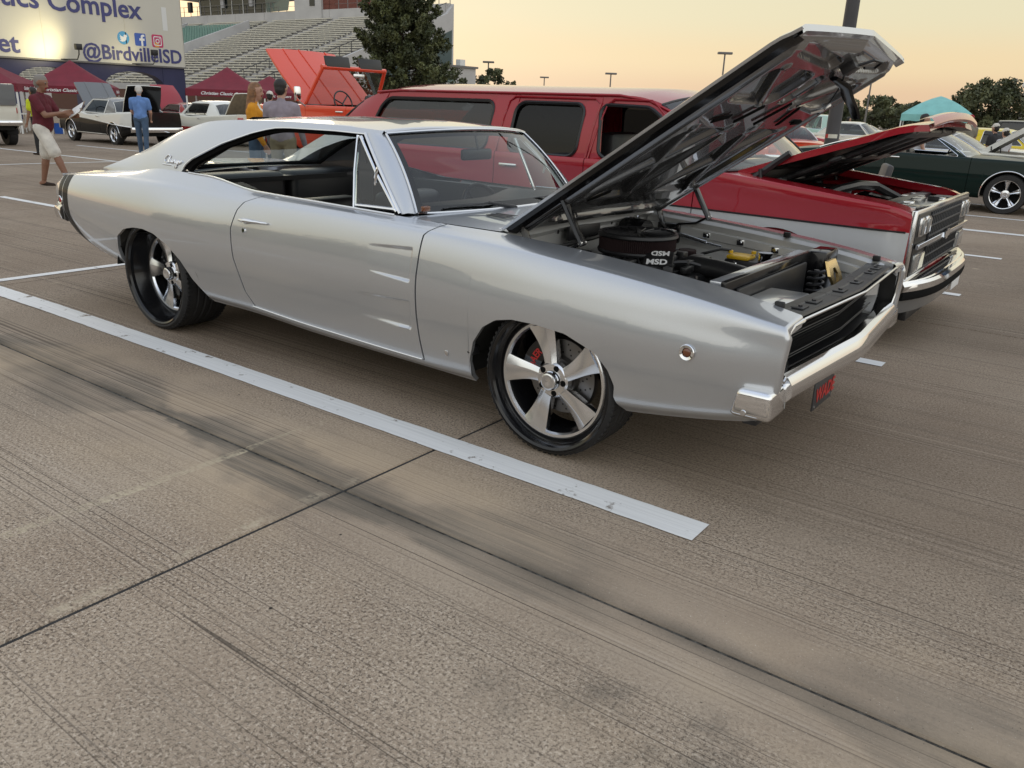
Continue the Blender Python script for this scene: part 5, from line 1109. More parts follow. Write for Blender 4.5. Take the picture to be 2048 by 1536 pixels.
ac = MB(); cx, cy, cz = -.095, -.03, .777; ac.lathe([(.16, cz-.012), (.192, cz-.010), (.196, cz), (.192, cz+.008)], c=(cx, cy, 0), n=64); ac.lathe([(.192, cz+.068), (.198, cz+.074), (.194, cz+.086), (.178, cz+.090), (.168, cz+.082), (.10, cz+.078), (.03, cz+.082), (0, cz+.084)], c=(cx, cy, 0), n=64)
for k in range(24):
    a_ = k/24*2*math.pi; ac.tube([(cx+.05*math.cos(a_), cy+.05*math.sin(a_), cz+.082), (cx+.165*math.cos(a_), cy+.165*math.sin(a_), cz+.084)], .004, 5)
ac.cyl((cx, cy, cz+.08), (cx, cy, cz+.10), .012, n=6)
aco = ac.build('air_cleaner', 'satin_black', eno)
pf = MB(); A = np.arange(0, 241)/240*2*math.pi; rr_ = np.where(np.arange(241) % 2, .189, .180); pf.grid(np.stack([np.stack([cx+rr_*np.cos(A), cy+rr_*np.sin(A), np.full(241, z)], 1) for z in (cz+.008, cz+.068)])); pf.build('pleated_filter', 'filter_red', aco, smooth=False)
sf = MB(); sf.cyl((.05, .20, .70), (.07, .20, .715), .045, n=24); A = np.arange(0, 61)/60*2*math.pi; rr_ = np.where(np.arange(61) % 2, .046, .040); sf.grid(np.stack([np.stack([.07+rr_*np.cos(A), .20+rr_*np.sin(A), np.full(61, z)], 1) for z in (.715, .765)])); sf.cyl((.07, .20, .765), (.07, .20, .772), .044, n=24); sf.build('breather_filter', 'filter_red', eno, smooth=False)
ms_ = MB(); Mm = basisM((.095, -.17, .775), (.93, .36, .05), (-.30, .80, .52)); ms_.rbox((-.07, -.045, -.04), (.07, .055, 0), .008, M=Mm); mo = ms_.build('ignition_box', 'engine_black', eno)
mt = MB()
ez = Mm.to_3x3()@Vector((0, 0, 1)); ex_ = Mm.to_3x3()@Vector((1, 0, 0)); ey_ = Mm.to_3x3()@Vector((0, 1, 0))
add_text(mt, 'MSD', Mm@Vector((-.055, -.042, .0012)), ex_, ey_, .050, .0005, .0016); add_text(mt, 'MSD', Mm@Vector((.050, .050, .0012)), -ex_, -ey_, .044, .0005, .0014); mt.build('box_print', 'white_print', mo)
pp = MB(); pp.tube([(.10, .04, .70), (.17, .05, .725), (.30, .05, .722), (.42, .02, .715), (.56, -.02, .70)], [.045, .048, .048, .05, .05], 14); pp.build('intake_pipe', 'vinyl_black', eno)
bt_ = MB(); bt_.rbox((.20, .37, .60), (.40, .55, .725), .01); bto = bt_.build('battery', 'satin_black', HERO)
bt_ = MB(); bt_.rbox((.205, .375, .722), (.325, .49, .745), .012); bt_.cyl((.22, .40, .75), (.22, .40, .765), .012); bt_.cyl((.32, .46, .75), (.32, .46, .765), .012); bt_.build('battery_cover', 'yellow_plastic', bto)
bt_ = MB(); bt_.tube([(.22, .40, .765), (.18, .36, .77), (.10, .33, .74), (.02, .34, .70)], .008, 6); bt_.build('battery_cable', 'satin_black', bto)
cp = MB(); cp.cyl((.395, .42, .72), (.395, .42, .762), .032, n=20); cp.cyl((.395, .42, .762), (.395, .42, .772), .036, n=20); cp.build('filler_cap', 'chrome', HERO)
rb_ = MB(); rb_.rbox((.545, -.62, .785), (.60, .44, .806), .006); rb_.add([(.50, -.62, .66), (.545, -.62, .79), (.545, .0, .79), (.50, .0, .66)], [(0, 1, 2, 3)]); rb_.build('radiator_top_plate', 'silver', HERO)
rb_ = MB(); rb_.rbox((.600, -.64, .60), (.625, .46, .812), .005); rb_.rbox((.60, .40, .62), (.70, .60, .815), .012); rb_.rbox((.60, .62, .70), (.66, .69, .80), .01); rb_.build('radiator_support', 'gloss_black', HERO)
rb_ = MB(); rb_.rbox((.628, -.55, .45), (.645, .30, .775), .01); rb_.build('radiator', 'satin_black', HERO)
sb = MB(); sb.rbox((.655, -.66, .70), (.83, -.22, .735), .01); sb.build('core_support', 'silver', HERO)
cs = MB(); t = np.linspace(0, 6*2*np.pi, 120); cs.tube(np.stack([.735+.034*np.cos(t), .15+.034*np.sin(t), .60+.17*t/t[-1]], 1), .007, 6); cs.cyl((.735, .15, .58), (.735, .15, .77), .012); cs.build('coil_spring', 'satin_black', HERO)
gp = MB()
for k in range(6):
    a0_, a1_ = k/6*2*math.pi, (k+1)/6*2*math.pi; sq = lambda a: (.085*np.clip(math.cos(a)*1.5, -1, 1), .066*np.clip(math.sin(a)*1.5, -1, 1)); hx_ = lambda a: (.036*math.cos(a), .036*math.sin(a))
    q = [sq(a0_), sq(a1_), hx_(a1_), hx_(a0_)]; f3 = lambda u, w, d: (.735-w*.45+d, .43+u, .712+w)
    gp.add([f3(*z, 0) for z in q]+[f3(*z, .014) for z in q], [(0, 1, 2, 3), (7, 6, 5, 4), (2, 3, 7, 6), (0, 1, 5, 4)])
gp.build('headlamp_bucket_plate', 'gold_metal', HERO)
gp = MB(); gp.add([(.76, .56, .70), (.90, .66, .70), (.90, .66, .60), (.76, .56, .58)], [(0, 1, 2, 3)]); gp.build('side_baffle', 'inner_silver', HERO)

q = MB(); q.cyl((-.40, .40, .77), (-.27, .40, .77), .105, .095, 24); q.rbox((-.27, .365, .765), (-.10, .435, .83), .012); q.build('brake_booster', 'gloss_black', HERO)
q = MB(); q.cyl((.20, -.30, .66), (.32, -.30, .66), .075, n=24); q.cyl((.32, -.30, .66), (.345, -.30, .66), .045, n=20); q.build('alternator', 'bare_metal', HERO)
for s_ in (-1, 1):
    q = MB(); q.rbox((-.34, s_*.25-.07, .68), (.14, s_*.25+.07, .745), .025); vo = q.build('valve_cover', 'satin_black', eno)
    for k in range(4): q = MB(); t = np.linspace(0, 1, 9)[:, None]; a0 = np.array([-.08, s_*.05, .74]); a2 = np.array([-.30+.13*k, s_*.31, .71]); a1 = (a0+a2)/2+np.array([0, s_*.04, .075]); q.tube(a0*(1-t)**2+2*a1*t*(1-t)+a2*t*t, .0055, 6); q.build('ignition_lead', 'red_print' if False else 'satin_black', eno)
q = MB(); q.rbox((-.41, -.20, .80), (-.385, .10, .87), .006); q.tube([(-.40, -.5, .80), (-.36, -.3, .79), (-.36, 0, .80), (-.38, .3, .82)], .010, 6); q.tube([(-.40, -.55, .76), (-.30, -.45, .75), (-.10, -.5, .70), (.2, -.55, .66)], .014, 6); q.build('wiring_loom', 'satin_black', HERO)
for y in (-.30, -.05, .22, .52): q = MB(); q.cyl((-.40, y, .855), (-.388, y, .855), .011, n=8); q.build('firewall_bolt', 'chrome_soft', HERO)
q = MB(); q.rbox((.42, .50, .60), (.56, .64, .735), .02); q.cyl((.49, .57, .735), (.49, .57, .765), .025, n=16); q.build('coolant_tank', 'satin_black', HERO)
# ================================================================== other vehicles: one builder, each with its own lines
_wheelcache = {}
def simple_wheel(parent, x, y, Rt, w, rimr, style, s):
    key = (Rt, w, rimr, style, s)
    if key not in _wheelcache:
        ty = MB(); ty.lathe([(rimr+.004, -.015), (rimr+.012, .0), (Rt-.02, .002), (Rt-.005, -.02), (Rt, -.05), (Rt, -w+.05), (Rt-.005, -w+.02), (Rt-.03, -w), (rimr, -w+.01)], n=48, axis='y')
        rm = MB(); rm.lathe([(rimr+.008, -.006), (rimr+.004, .004), (rimr-.006, .0), (rimr-.016, -.02), (rimr-.020, -.09)], n=48, axis='y')
        rm.lathe([(0, -.03), (.03, -.03), (.035, -.036), (.07, -.042), (.075, -.06)], n=28, axis='y')
        if style == 'five':
            for k in range(5):
                th = R(90+72*k); e, q = np.array([math.cos(th), 0, math.sin(th)]), np.array([-math.sin(th), 0, math.cos(th)]); rr = []
                for f in np.linspace(0, 1, 7):
                    r = .05+(rimr-.022-.05)*f; hw = .022+.020*f*f; d = -.045+.012*f
                    rr.append([e*r+q*u*hw+np.array([0, d+h, 0]) for u, h in ((-1, -.012), (-.5, .004), (0, -.004), (.5, .004), (1, -.012), (0, -.03))])
                rm.loft(rr)
        else:
            rm.lathe([(.07, -.045), (rimr*.6, -.02), (rimr*.85, -.045), (rimr-.018, -.04)], n=36, axis='y')
        bk = MB(); bk.lathe([(0, -.10), (rimr-.02, -.10)], n=24, axis='y')
        if s < 0: ty, rm, bk = ty.mir(), rm.mir(), bk.mir()
        a = ty.build('tyre', 'rubber'); b = rm.build('rim', 'polished'); c = bk.build('drum', 'gap_black'); _wheelcache[key] = (a.data, b.data, c.data)
        for o in (a, b, c): bpy.data.objects.remove(o)
    a, b, c = _wheelcache[key]; e = empty('wheel', (x, y, Rt), 0, parent)
    for n_, d in (('tyre', a), ('rim', b), ('drum', c)): o = bpy.data.objects.new(n_, d); COL.objects.link(o); o.parent = e
    return e
def gen_car(name, label, cat, loc, rz, S, group=None):
    g = S.get; T = thing(name, label, cat, (loc[0], loc[1], G(*loc[:2])+g('dz', 0)), rz, group)
    W, zb, xf, xr, wb = S['W'], S['zb'], S['xf'], S['xr'], S['wb']; P1, P2 = S['paint'], g('paint2', S['paint']); ts = None
    xs = np.array([q[0] for q in S['top']], float); zs = np.array([q[1] for q in S['top']], float); tap = lin(g('taper', [(xr, .90), (xr+.5, .98), (xf-.6, .98), (xf, .90)]))
    rise = lin(g('rise', [(xr, .18), (xr+.6, .04), (xf-.6, .02), (xf, .10)]))
    kx = np.unique(np.concatenate([xs, np.linspace(xr, xf, 12)])); zt = pchip(xs, zs, kx); w = W*tap(kx); zl = zb+rise(kx); sh = g('sh', .07)
    fr = [(0, -.06), (.10, -.012), (.45, 0), (.80, -.018*g('bulge', 1))]
    Ys = [w+d for _, d in fr]+[w-sh*.8, w-sh*2.2]; Zs = [zl+(zt-zl)*f for f, _ in fr]+[zt-.012, zt+.004]
    SE = Sec(kx, Ys, Zs); Rw = S['Rw']; arch = []
    for c in (0, -wb):
        ra = Rw+g('arch', .055)
        for a in np.linspace(math.pi, 0, 25): arch.append((c+ra*math.cos(a), Rw*1.0+ra*math.sin(a)*g('archh', 1.0)))
    A_ = lin([(-99, 0), (arch[0][0]*0-99.1, 0)]+[]) if False else None
    ax = np.array([q[0] for q in arch]); az = np.array([q[1] for q in arch])
    def zmin(x):
        o = np.zeros_like(x)
        for c in (0, -wb):
            ra = Rw+g('arch', .055); u = (x-c)/ra; o = np.where(np.abs(u) < 1, np.maximum(o, Rw+ra*g('archh', 1.0)*np.sqrt(np.maximum(0, 1-u*u))), o)
        return o
    cuts = [xr]+list(S['cuts'])+[xf]; names = S['panels']; gp = .004
    for i, nm in enumerate(names):
        a, b = cuts[i]+(gp if i else 0), cuts[i+1]-(gp if i < len(names)-1 else 0)
        kw = dict(zmin=zmin, skirt=(.02, .02, .03, .03)); n_ = max(14, int((b-a)*36))
        dens = [((c+s_*(Rw+.05)-a)/(b-a), .04, 5) for c in (0, -wb) for s_ in (-1, 1) if a < c+s_*(Rw+.05) < b]
        kw['acurve'] = cosbl(n_, *dens) if dens else None
        fA, fB = (lambda z, a=a: a+0*z), (lambda z, b=b: b+0*z)
        zs_ = g('split')
        def tsp(x):
            td = np.linspace(0, 4.8, 200); zz = SE(np.repeat(x[:, None], 200, 1), np.broadcast_to(td, (len(x), 200)))[1]; zq = zs_(x); return np.array([float(np.interp(zq[k], np.maximum.accumulate(zz[k]), td)) for k in range(len(x))])
        segs = [(0.0, tsp, P2), (tsp, 5.0, P1)] if zs_ else [(0.0, 5.0, P1)]
        for t0, t1, pm in segs:
            up_ = callable(t0)
            m_, _ = panel(SE, fA, fB, n_, 16 if zs_ else 22, t0=t0, t1=(4.9 if callable(t1) else t1), tl=(t1 if callable(t1) else None), **kw)
            both(m_, nm+'_upper' if up_ else nm, pm, T, weld=1e-5, recalc=True)
        if nm == 'door' and g('handle', True):
            y, z = SE(np.array([a+.16]), np.array([3.35])); h = MB(); h.rbox((a+.06, y[0]-.005, z[0]-.014), (a+.24, y[0]+.022, z[0]+.014), .01); both(h, 'door_handle', 'chrome', T)
    # deck and hood between the shoulders
    def deck(x0, x1, nm, pm, crown=.03, n=16, fold=0):
        x = np.linspace(x0, x1, n); y, z = SE(x, np.full(n, 5.0)); v = np.linspace(-1, 1, 19)
        return np.stack([np.stack([np.full(19, x[i]), v*y[i], z[i]+crown*(1-np.abs(v)**2.5)], 1) for i in range(n)])
    gh = g('gh'); cowl = gh['xb0'] if gh else g('cowl', -.6); back = gh['xb1'] if gh else xr
    D = deck(cowl-.35, cowl, 'c', P1, .02); MB().grid(D).build('cowl', g('cowl_paint', P1), T, recalc=True)
    def lid(x0, x1, hinge_first, ang, nm, pm, inner, crown=.03):
        D = deck(x0, x1, nm, pm, crown); m = MB(); wf_ = g('lid_w', .80) if ang and nm != 'x' else 1.0
        if wf_ < 1:
            E0 = D.copy(); D = D*np.array([1, wf_, 1])
            for s_ in (0, -1): st_ = MB(); st_.grid(np.stack([E0[:, s_], D[:, s_]+np.array([0, 0, .006]), D[:, s_]-np.array([0, 0, .05])])); st_.build('fender_top', P1, T, recalc=True)
        m.grid(D); E = D.copy(); E[..., 2] -= g('lid_t', .035); m.grid(E, 1)
        for e1, e2 in ((D[0], E[0]), (D[-1], E[-1]), (D[:, 0], E[:, 0]), (D[:, -1], E[:, -1])): m.grid(np.stack([e1, e2]))
        if g('hood_ribs') and hinge_first:
            for yy_ in g('hood_ribs'): m.tube([D[i, int(9+yy_*9)]+np.array([0, 0, .006]) for i in range(len(D))], .012, 6)
        if ang:
            h = D[0].mean(0) if hinge_first else D[-1].mean(0); h[2] = D[0 if hinge_first else -1][:, 2].min()
            Mx = Matrix.Translation(h)@Matrix.Rotation(-ang if hinge_first else ang, 4, 'Y')@Matrix.Translation(-Vector(h)); m.xf(Mx)
        return m.build(nm, [pm, inner], T, recalc=True)
    ha, ta = R(g('hood_open', 0)), R(g('trunk_open', 0)); x_nose = xf-g('nose', .06)
    hobj = lid(cowl+.01, x_nose, True, ha, 'hood', g('hood_paint', P1), g('hood_inner', 'satin_black') if ha else P1)
    if g('nose', .06) > .2: MB().grid(deck(x_nose+.01, xf, 'n', P1, .03)).build('nose_panel', P1, T, recalc=True)
    if ha:
        y0 = float(SE(np.array([(cowl+xf)/2]), np.array([5.]))[0][0])-.02; zt_ = float(np.interp((cowl+xf)/2, xs, zs)); b = MB()
        b.box((cowl, -y0, .35), (xf-.08, y0, .37)); b.box((cowl, -y0, .35), (cowl+.02, y0, zt_-.02)); b.build('engine_bay', 'underbody', T)
        for s in (-1, 1):
            q = MB(); q.rbox((cowl+.02, s*y0-.02, .5), (xf-.1, s*y0+.02, zt_-.06), .01); q.build('inner_fender', g('bay_paint', P1), T)
        e = MB(); e.rbox((cowl+.15, -.25, .40), (cowl+.75, .25, zt_-.16), .05); e.cyl((cowl+.42, 0, zt_-.18), (cowl+.42, 0, zt_-.05), .19, n=28); e.rbox((cowl+.2, -.38, .5), (cowl+.7, -.24, zt_-.14), .03); e.rbox((cowl+.2, .24, .5), (cowl+.7, .38, zt_-.14), .03); e.build('engine', 'engine_black', T)
        e = MB(); e.cyl((cowl+.42, 0, zt_-.05), (cowl+.42, 0, zt_-.035), .185, n=28); e.tube([(cowl+.5, .3, zt_-.16), (cowl+.6, .42, zt_-.10), (cowl+.8, .5, zt_-.14)], .02, 6); e.build('air_cleaner_lid', 'chrome', T)
        e = MB(); e.rbox((xf-.30, -y0+.05, .42), (xf-.22, y0-.05, zt_-.08), .01); e.build('radiator', 'satin_black', T)
        for s in (-1, 1): e = MB(); e.tube([(cowl+.25, s*(y0-.04), zt_-.05), (cowl+.22, s*(y0-.04), zt_+.16*math.sin(ha)*1.6)], .012, 6); e.build('hood_hinge', 'satin_black', T)
    if back > xr+.3 and not g('pickup'):
        tx0, tx1 = xr+.04, back-.02
        lid(tx0, tx1, False, ta, 'trunk_lid', g('trunk_paint', P1), g('trunk_inner', 'satin_black') if ta else P1, .04)
        if ta: b = MB(); b.box((xr+.05, -W+.2, .5), (back, W-.2, .52)); b.cyl((xr+.12, .2, .72), (xr+.30, .2, .72), .30, n=24); b.build('trunk_floor', 'underbody', T)
    # ends
    for x, sx, nm in ((xf, 1, 'front_panel'), (xr, -1, 'rear_panel')):
        t = np.linspace(0, 5, 14); y, z = SE(np.full(14, x), t); m = MB(); rows = [np.stack([np.full(14, x+sx*.03*(1-v*v)), v*y, z+(.03*(1-v*v) if 0 else 0)], 1) for v in np.linspace(-1, 1, 15)]
        m.grid(np.stack(rows)); m.build(nm, g(nm, P1), T, recalc=True)
    zf = float(zs[-1] if xs[-1] > xs[0] else zs[0]); zr_ = float(zs[0]); zlf, zlr = float(zb+rise(xf)), float(zb+rise(xr)); wf, wr = W*float(tap(xf)), W*float(tap(xr))
    if g('grille', True):
        m = MB(); zc = (zf+zlf)/2+.06; hh = (zf-zlf)*g('grille_h', .26)
        m.rbox((xf+.0, -wf+.10, zc-hh), (xf+.038, wf-.10, zc+hh), .01); go = m.build('grille', 'trim_black', T)
        for k in range(5): b = MB(); z = zc-hh+2*hh*(k+.5)/5; b.rbox((xf+.034, -wf+.32, z-.006), (xf+.046, wf-.32, z+.006), .003); b.build('grille_bar', 'chrome_soft', go)
        for s in (-1, 1):
            for yy_ in g('lamps', (.20,)):
                b = MB(); b.sphere((xf+.03, s*(wf-yy_), zc), min(hh*.9, .085), n=16, sc=(.35, 1, 1)); l_ = b.build('headlight', 'lamp_clear', T); b = MB(); b.lathe([(.08, .03), (.095, .035), (.10, .02)], c=(xf+.02, s*(wf-yy_), zc), axis='x', n=20); b.build('bezel', 'chrome', l_)
    if g('tails', True):
        for s in (-1, 1): b = MB(); b.rbox((xr-.035, s*(wr-.17)-.11, zr_-.26), (xr+.01, s*(wr-.17)+.11, zr_-.10), .02); b.build('tail_light', 'tail_red', T)
    for x, sx, z0, nm, w_ in ((xf, 1, zlf+.10, 'front_bumper', wf), (xr, -1, zlr+.08, 'rear_bumper', wr)):
        m = MB(); bh = g('bump_h', .07); yy_ = np.linspace(-w_-.02, w_+.02, 15); rings = []
        for q in yy_:
            c = x+sx*(.10-.10*(abs(q)/(w_+.02))**4)
            rings.append([(c+sx*u, q, z0+bh*h) for u, h in ((-.05, 1), (.02, .9), (.04, .3), (.035, -.3), (.01, -.9), (-.05, -1))])
        m.loft(rings); m.build(nm, g('bumper', 'chrome'), T, recalc=True)
    # glass-house
    if gh:
        bt = lambda x: SE(np.array([x]), np.array([5.0])); zr, yt = gh['zt'], gh['yt']
        def LB(x): y, z = bt(x); return np.array([x, y[0], z[0]])
        def LT(x): return np.array([x, yt, zr-.03*max(0, (x-gh['xt0']+.35)/.35)*0])
        roof = MB(); x0, x1 = gh['xt0'], gh['xt1']; xx_ = np.linspace(x1, x0, 18); v = np.linspace(-1, 1, 17); cr = g('crown', .055)
        fall = lambda x: -.05*max(0, (x-(x0-.3))/.3)**2-gh.get('fall', .06)*max(0, ((x1+.5)-x)/.5)**2
        RF = np.stack([np.stack([x+.08*(1-v*v)*max(0, (x-x0+.5)/.5), v*yt, zr+fall(x)+cr*(1-np.abs(v)**2.6)], 1) for x in xx_]); roof.grid(RF)
        edge = lambda x: np.array([x, yt, zr+fall(x)])
        gs_ = gh['segs']   # list of (kind, bottom x, top x) from the front, each runs to the next
        pil = MB(); wins = []
        for (k, xb, xt), (_, xb2, xt2) in zip(gs_[:-1], gs_[1:]):
            s_ = np.linspace(0, 1, 8)[:, None]; u_ = np.linspace(0, 1, 12); cols = []
            for u in u_:
                A = LB(xb+(xb2-xb)*u); B = edge(xt+(xt2-xt)*u); cols.append(A*(1-s_)+B*s_+np.array([0, .018, 0])*4*s_*(1-s_))
            C = np.stack(cols)
            if k == 'p':
                pil.grid(C); I = C-np.array([0, .04, 0]); pil.grid(np.stack([C[0], I[0]])); pil.grid(np.stack([C[-1], I[-1]]))
            else:
                f_ = gh.get('frame', .035); nb, ntp = 0.0, 1.0; F0 = C[:, :1]*(1-f_*1.2)+C[:, -1:]*f_*1.2; 
                top = MB(); wins.append((C, k))
                q = C[:, -1]; r_ = C[:, -1]*(1-f_*2)+C[:, 0]*f_*2; pil.grid(np.stack([q, r_, r_-np.array([0, .03, 0])]))
        for C, k in wins:
            f_ = gh.get('frame', .035)*2; n1, n2 = C.shape[:2]
            def sp(u, w, dy=0.0):
                a_, b_ = np.clip(u, 0, 1)*(n1-1), np.clip(w*(1-f_), 0, 1)*(n2-1); i_, j_ = min(int(a_), n1-2), min(int(b_), n2-2); a_ -= i_; b_ -= j_
                p_ = C[i_, j_]*(1-a_)*(1-b_)+C[i_+1, j_]*a_*(1-b_)+C[i_, j_+1]*(1-a_)*b_+C[i_+1, j_+1]*a_*b_; return p_+np.array([0, dy, 0])
            Lu = np.linalg.norm(C[-1, n2//2]-C[0, n2//2]); Lw = np.linalg.norm(C[n1//2, -1]-C[n1//2, 0])*(1-f_); rr = gh.get('round', .05); ru, rw_ = min(.45, rr/Lu), min(.45, rr/Lw); ring = []; fil = MB()
            for (cu, cw, a0) in ((1-ru, 1-rw_, 0), (ru, 1-rw_, 90), (ru, rw_, 180), (1-ru, rw_, 270)):
                arc = [(cu+ru*math.cos(q), cw+rw_*math.sin(q)) for q in np.radians(np.linspace(a0, a0+90, 7))]; ring += arc
                cc = (1.0 if cu > .5 else 0.0, 1.0 if cw > .5 else 0.0); V = [sp(*cc, -.002)]+[sp(*q, -.002) for q in arc]; fil.add(V, [(0, z, z+1) for z in range(1, 7)])
            ring.append(ring[0]); pil.join(fil)
            t_ = MB(); t_.tube([sp(*q, .002) for q in ring], gh.get('trim_r', .009), 5, caps=False); both(t_, 'window_trim', gh.get('trim', 'chrome_soft'), T)
            if k == 'o': continue
            m = MB(); m.grid(C-np.array([0, .018, 0])); both(m, 'side_window', k, T)
        roof.join(pil); roof.join(pil.mir()); roof.build('roof', gh.get('paint', P1), T, weld=1e-4, recalc=True, ang=45)
        def bowed(xb, xt, bow, nm):
            P = []
            for v_ in np.linspace(-1, 1, 17):
                A, B = LB(xb), edge(xt); A = A*np.array([1, v_, 1])+np.array([bow*(1-v_*v_), 0, .01]); B = B*np.array([1, v_, 1])+np.array([.08*(1-v_*v_)*(1 if bow > 0 else 0), 0, cr*(1-abs(v_)**2.6)-.005])
                P.append([A*(1-s)+B*s+np.array([.02 if bow > 0 else -.02, 0, .015])*4*s*(1-s) for s in np.linspace(0, 1, 8)])
            P = np.array(P); MB().grid(P).build(nm, gh.get('glass', 'glass'), T, recalc=True)
            t_ = MB(); t_.tube(np.concatenate([P[:, 0], P[-1], P[::-1, -1], P[0][::-1]]), .010, 5, caps=False); t_.build(nm+'_trim', gh.get('trim', 'chrome_soft'), T)
        if not gh.get('nows'): bowed(gh['xb0'], gh['xt0'], .12, 'windshield')
        if not gh.get('norear'): bowed(gh['xb1'], gh['xt1'], -.10, 'rear_window')
        zbt = float(np.interp((gh['xb0']+gh['xb1'])/2, xs, zs)); i = MB(); i.box((gh['xb1'], -W+.14, zb+.02), (gh['xb0'], W-.14, zb+.05)); i.rbox((gh['xb0']-.30, -W+.16, zbt-.25), (gh['xb0']-.02, W-.16, zbt+.02), .04); i.build('cabin', gh.get('cabin', 'vinyl_black'), T)
        xsn = gh['xb0']-1.05
        for y in (-.36, .36): i = MB(); i.rbox((xsn-.1, y-.24, zb+.05), (xsn+.4, y+.24, zb+.28), .05); i.rbox((xsn-.22, y-.23, zb+.2), (xsn-.06, y+.23, zbt+.04+gh.get('seat_up', 0)), .05); i.build('seat', gh.get('cabin', 'vinyl_black'), T)
        i = MB(); a = np.linspace(0, 2*np.pi, 25); i.tube(np.stack([gh['xb0']-.46+.06*np.sin(a), .37+.19*np.cos(a), zbt+.02+.18*np.sin(a)], 1), .013, 6, caps=False); i.tube([(gh['xb0']-.46, .37+.19, zbt+.02), (gh['xb0']-.46, .37-.19, zbt+.02)], .012, 6); i.tube([(gh['xb0']-.46, .37, zbt+.02), (gh['xb0']-.2, .37, zbt-.08)], .02, 6); i.build('steering_wheel', 'trim_black', T)
    u = MB(); u.box((xr+.12, -W+.25, zb+.06), (xf-.12, W-.25, zb+.14)); u.build('underbody', 'underbody', T)
    for c in (0, -wb):
        for s in (-1, 1):
            yo = s*(W-.03); simple_wheel(T, c, yo, Rw, g('ww', .22), g('rim', Rw-.10), g('style', 'five'), s)
            wl_ = MB(); A = np.linspace(-.1, math.pi+.1, 16); ra = Rw+g('arch', .055)+.01
            wl_.grid(np.stack([np.stack([np.array([c+r*math.cos(q), s*y, Rw+r*math.sin(q)*g('archh', 1)]) for r, y in ((ra, W-.035), (ra, W-.34), (.03, W-.34))]) for q in A])); wl_.build('wheel_well', 'underbody', T)
            if g('arch_trim'):
                t_ = MB(); pts = []
                for q in np.linspace(-.15, math.pi+.15, 24):
                    zz_ = Rw+(ra-.008)*math.sin(q)*g('archh', 1); xx2 = c+(ra-.008)*math.cos(q); tt = np.linspace(0, 4, 80); y_, z_ = SE(np.full(80, xx2), tt); pts.append((xx2, s*(float(np.interp(zz_, z_, y_))+.004), zz_))
                t_.tube(pts, .010, 6); t_.build('arch_trim', 'chrome', T)
    return T, SE
# ---- red and silver four-door wagon, next stall
SUB, SE = gen_car('suburban_wagon', 'lowered red over silver four-door wagon, hood raised, next to the silver coupe', 'truck', (-.06, 2.86), 0, dict(
    W=1.01, zb=.24, xf=.82, xr=-4.62, wb=3.29, Rw=.345, ww=.25, rim=.25, paint='red_paint', paint2='lower_silver', split=lin([(-4.7, .80), (-.88, .785), (.85, .765)]), sh=.030, archh=.92,
    top=[(-4.62, 1.06), (-3, 1.06), (-.75, 1.055), (-.2, 1.015), (.45, .945), (.70, .917), (.82, .875)], taper=[(-4.62, .97), (-4.2, 1), (.2, 1), (.66, .985), (.82, .955)], rise=[(-4.62, .12), (-4, .02), (.4, .0), (.82, .08)],
    cuts=(-2.42, -1.55, -.62), panels=('quarter_panel', 'door', 'door', 'fender'), hood_open=24.5, hood_inner='satin_black', hood_paint='red_paint', lid_w=.86, lid_t=.042, nose=-.005, lamps=(), grille=False, tails=True, bumper='chrome', bump_h=.05,
    gh=dict(xb0=-.42, xt0=-1.0, xt1=-4.10, xb1=-4.50, zt=1.525, yt=.84, fall=.11, paint='red_paint', trim='trim_black', trim_r=.014, round=.085, frame=.075, glass='glass', seat_up=.15,
            segs=[('p', -.42, -1.0), ('o', -.62, -1.11), ('p', -1.45, -1.50), ('glass_black', -1.66, -1.62), ('p', -2.32, -2.27), ('glass_dark', -2.55, -2.50), ('p', -3.98, -3.74), ('p', -4.50, -4.10)]), crown=.075))
def sub_part(mb, nm, m, **k): return mb.build(nm, m, SUB, **k)
q = MB()   # raised seams round the doors, drip rail
for xb, xt, xb2, xt2 in ((-2.44, -2.36, -1.56, -1.50), (-1.54, -1.44, -.62, -1.02)):
    yb = 1.01-.030*2.2; q.tube([(xb, yb+.03, 1.02), (xb, yb+.012, 1.06), ((xb+xt)/2, .915, 1.28), (xt, .868, 1.46), (xt+.05, .860, 1.495), (xt2-.05, .860, 1.495), (xt2, .868, 1.46), ((xb2+xt2)/2, .915, 1.28), (xb2, yb+.012, 1.06)], .007, 5)
both(q, 'door_seam', 'red_paint', SUB)
q = MB(); q.tube([(-3.9, .850, 1.500), (-3.6, .852, 1.520), (-1.35, .852, 1.526), (-1.10, .855, 1.495), (-.90, .872, 1.42)], .010, 6); both(q, 'drip_rail', 'red_paint', SUB)
q = MB(); x = np.linspace(-4.55, .80, 40); zz_ = np.interp(x, [-4.7, -.88, .85], [.80, .785, .765]); q.tube(np.array([(a_, float(np.interp(c_, SE(np.full(60, a_), np.linspace(0, 4, 60))[1], SE(np.full(60, a_), np.linspace(0, 4, 60))[0]))+.002, c_) for a_, c_ in zip(x, zz_)]), .007, 5); both(q, 'side_moulding', 'trim_black', SUB)
xf = .82
q = MB(); q.rbox((xf-.01, -.94, .46), (xf+.028, .94, .905), .012); gq = sub_part(q, 'grille_surround', 'chrome_soft')
q = MB(); q.rbox((xf+.02, -.915, .485), (xf+.034, .915, .880), .006); gq2 = sub_part(q, 'grille', 'trim_black')
def barmesh(a, b): m = MB(); m.rbox(a, b, .003, seg=1); return m
for k in range(6):
    z = .515+k*.066; barmesh((xf+.030, -.56, z-.007), (xf+.050, .56, z+.007)).build('grille_slat', 'plate_grey', gq2)
for k in range(19):
    y = -.54+k*.06; barmesh((xf+.030, y-.006, .50), (xf+.048, y+.006, .87)).build('grille_upright', 'plate_grey', gq2)
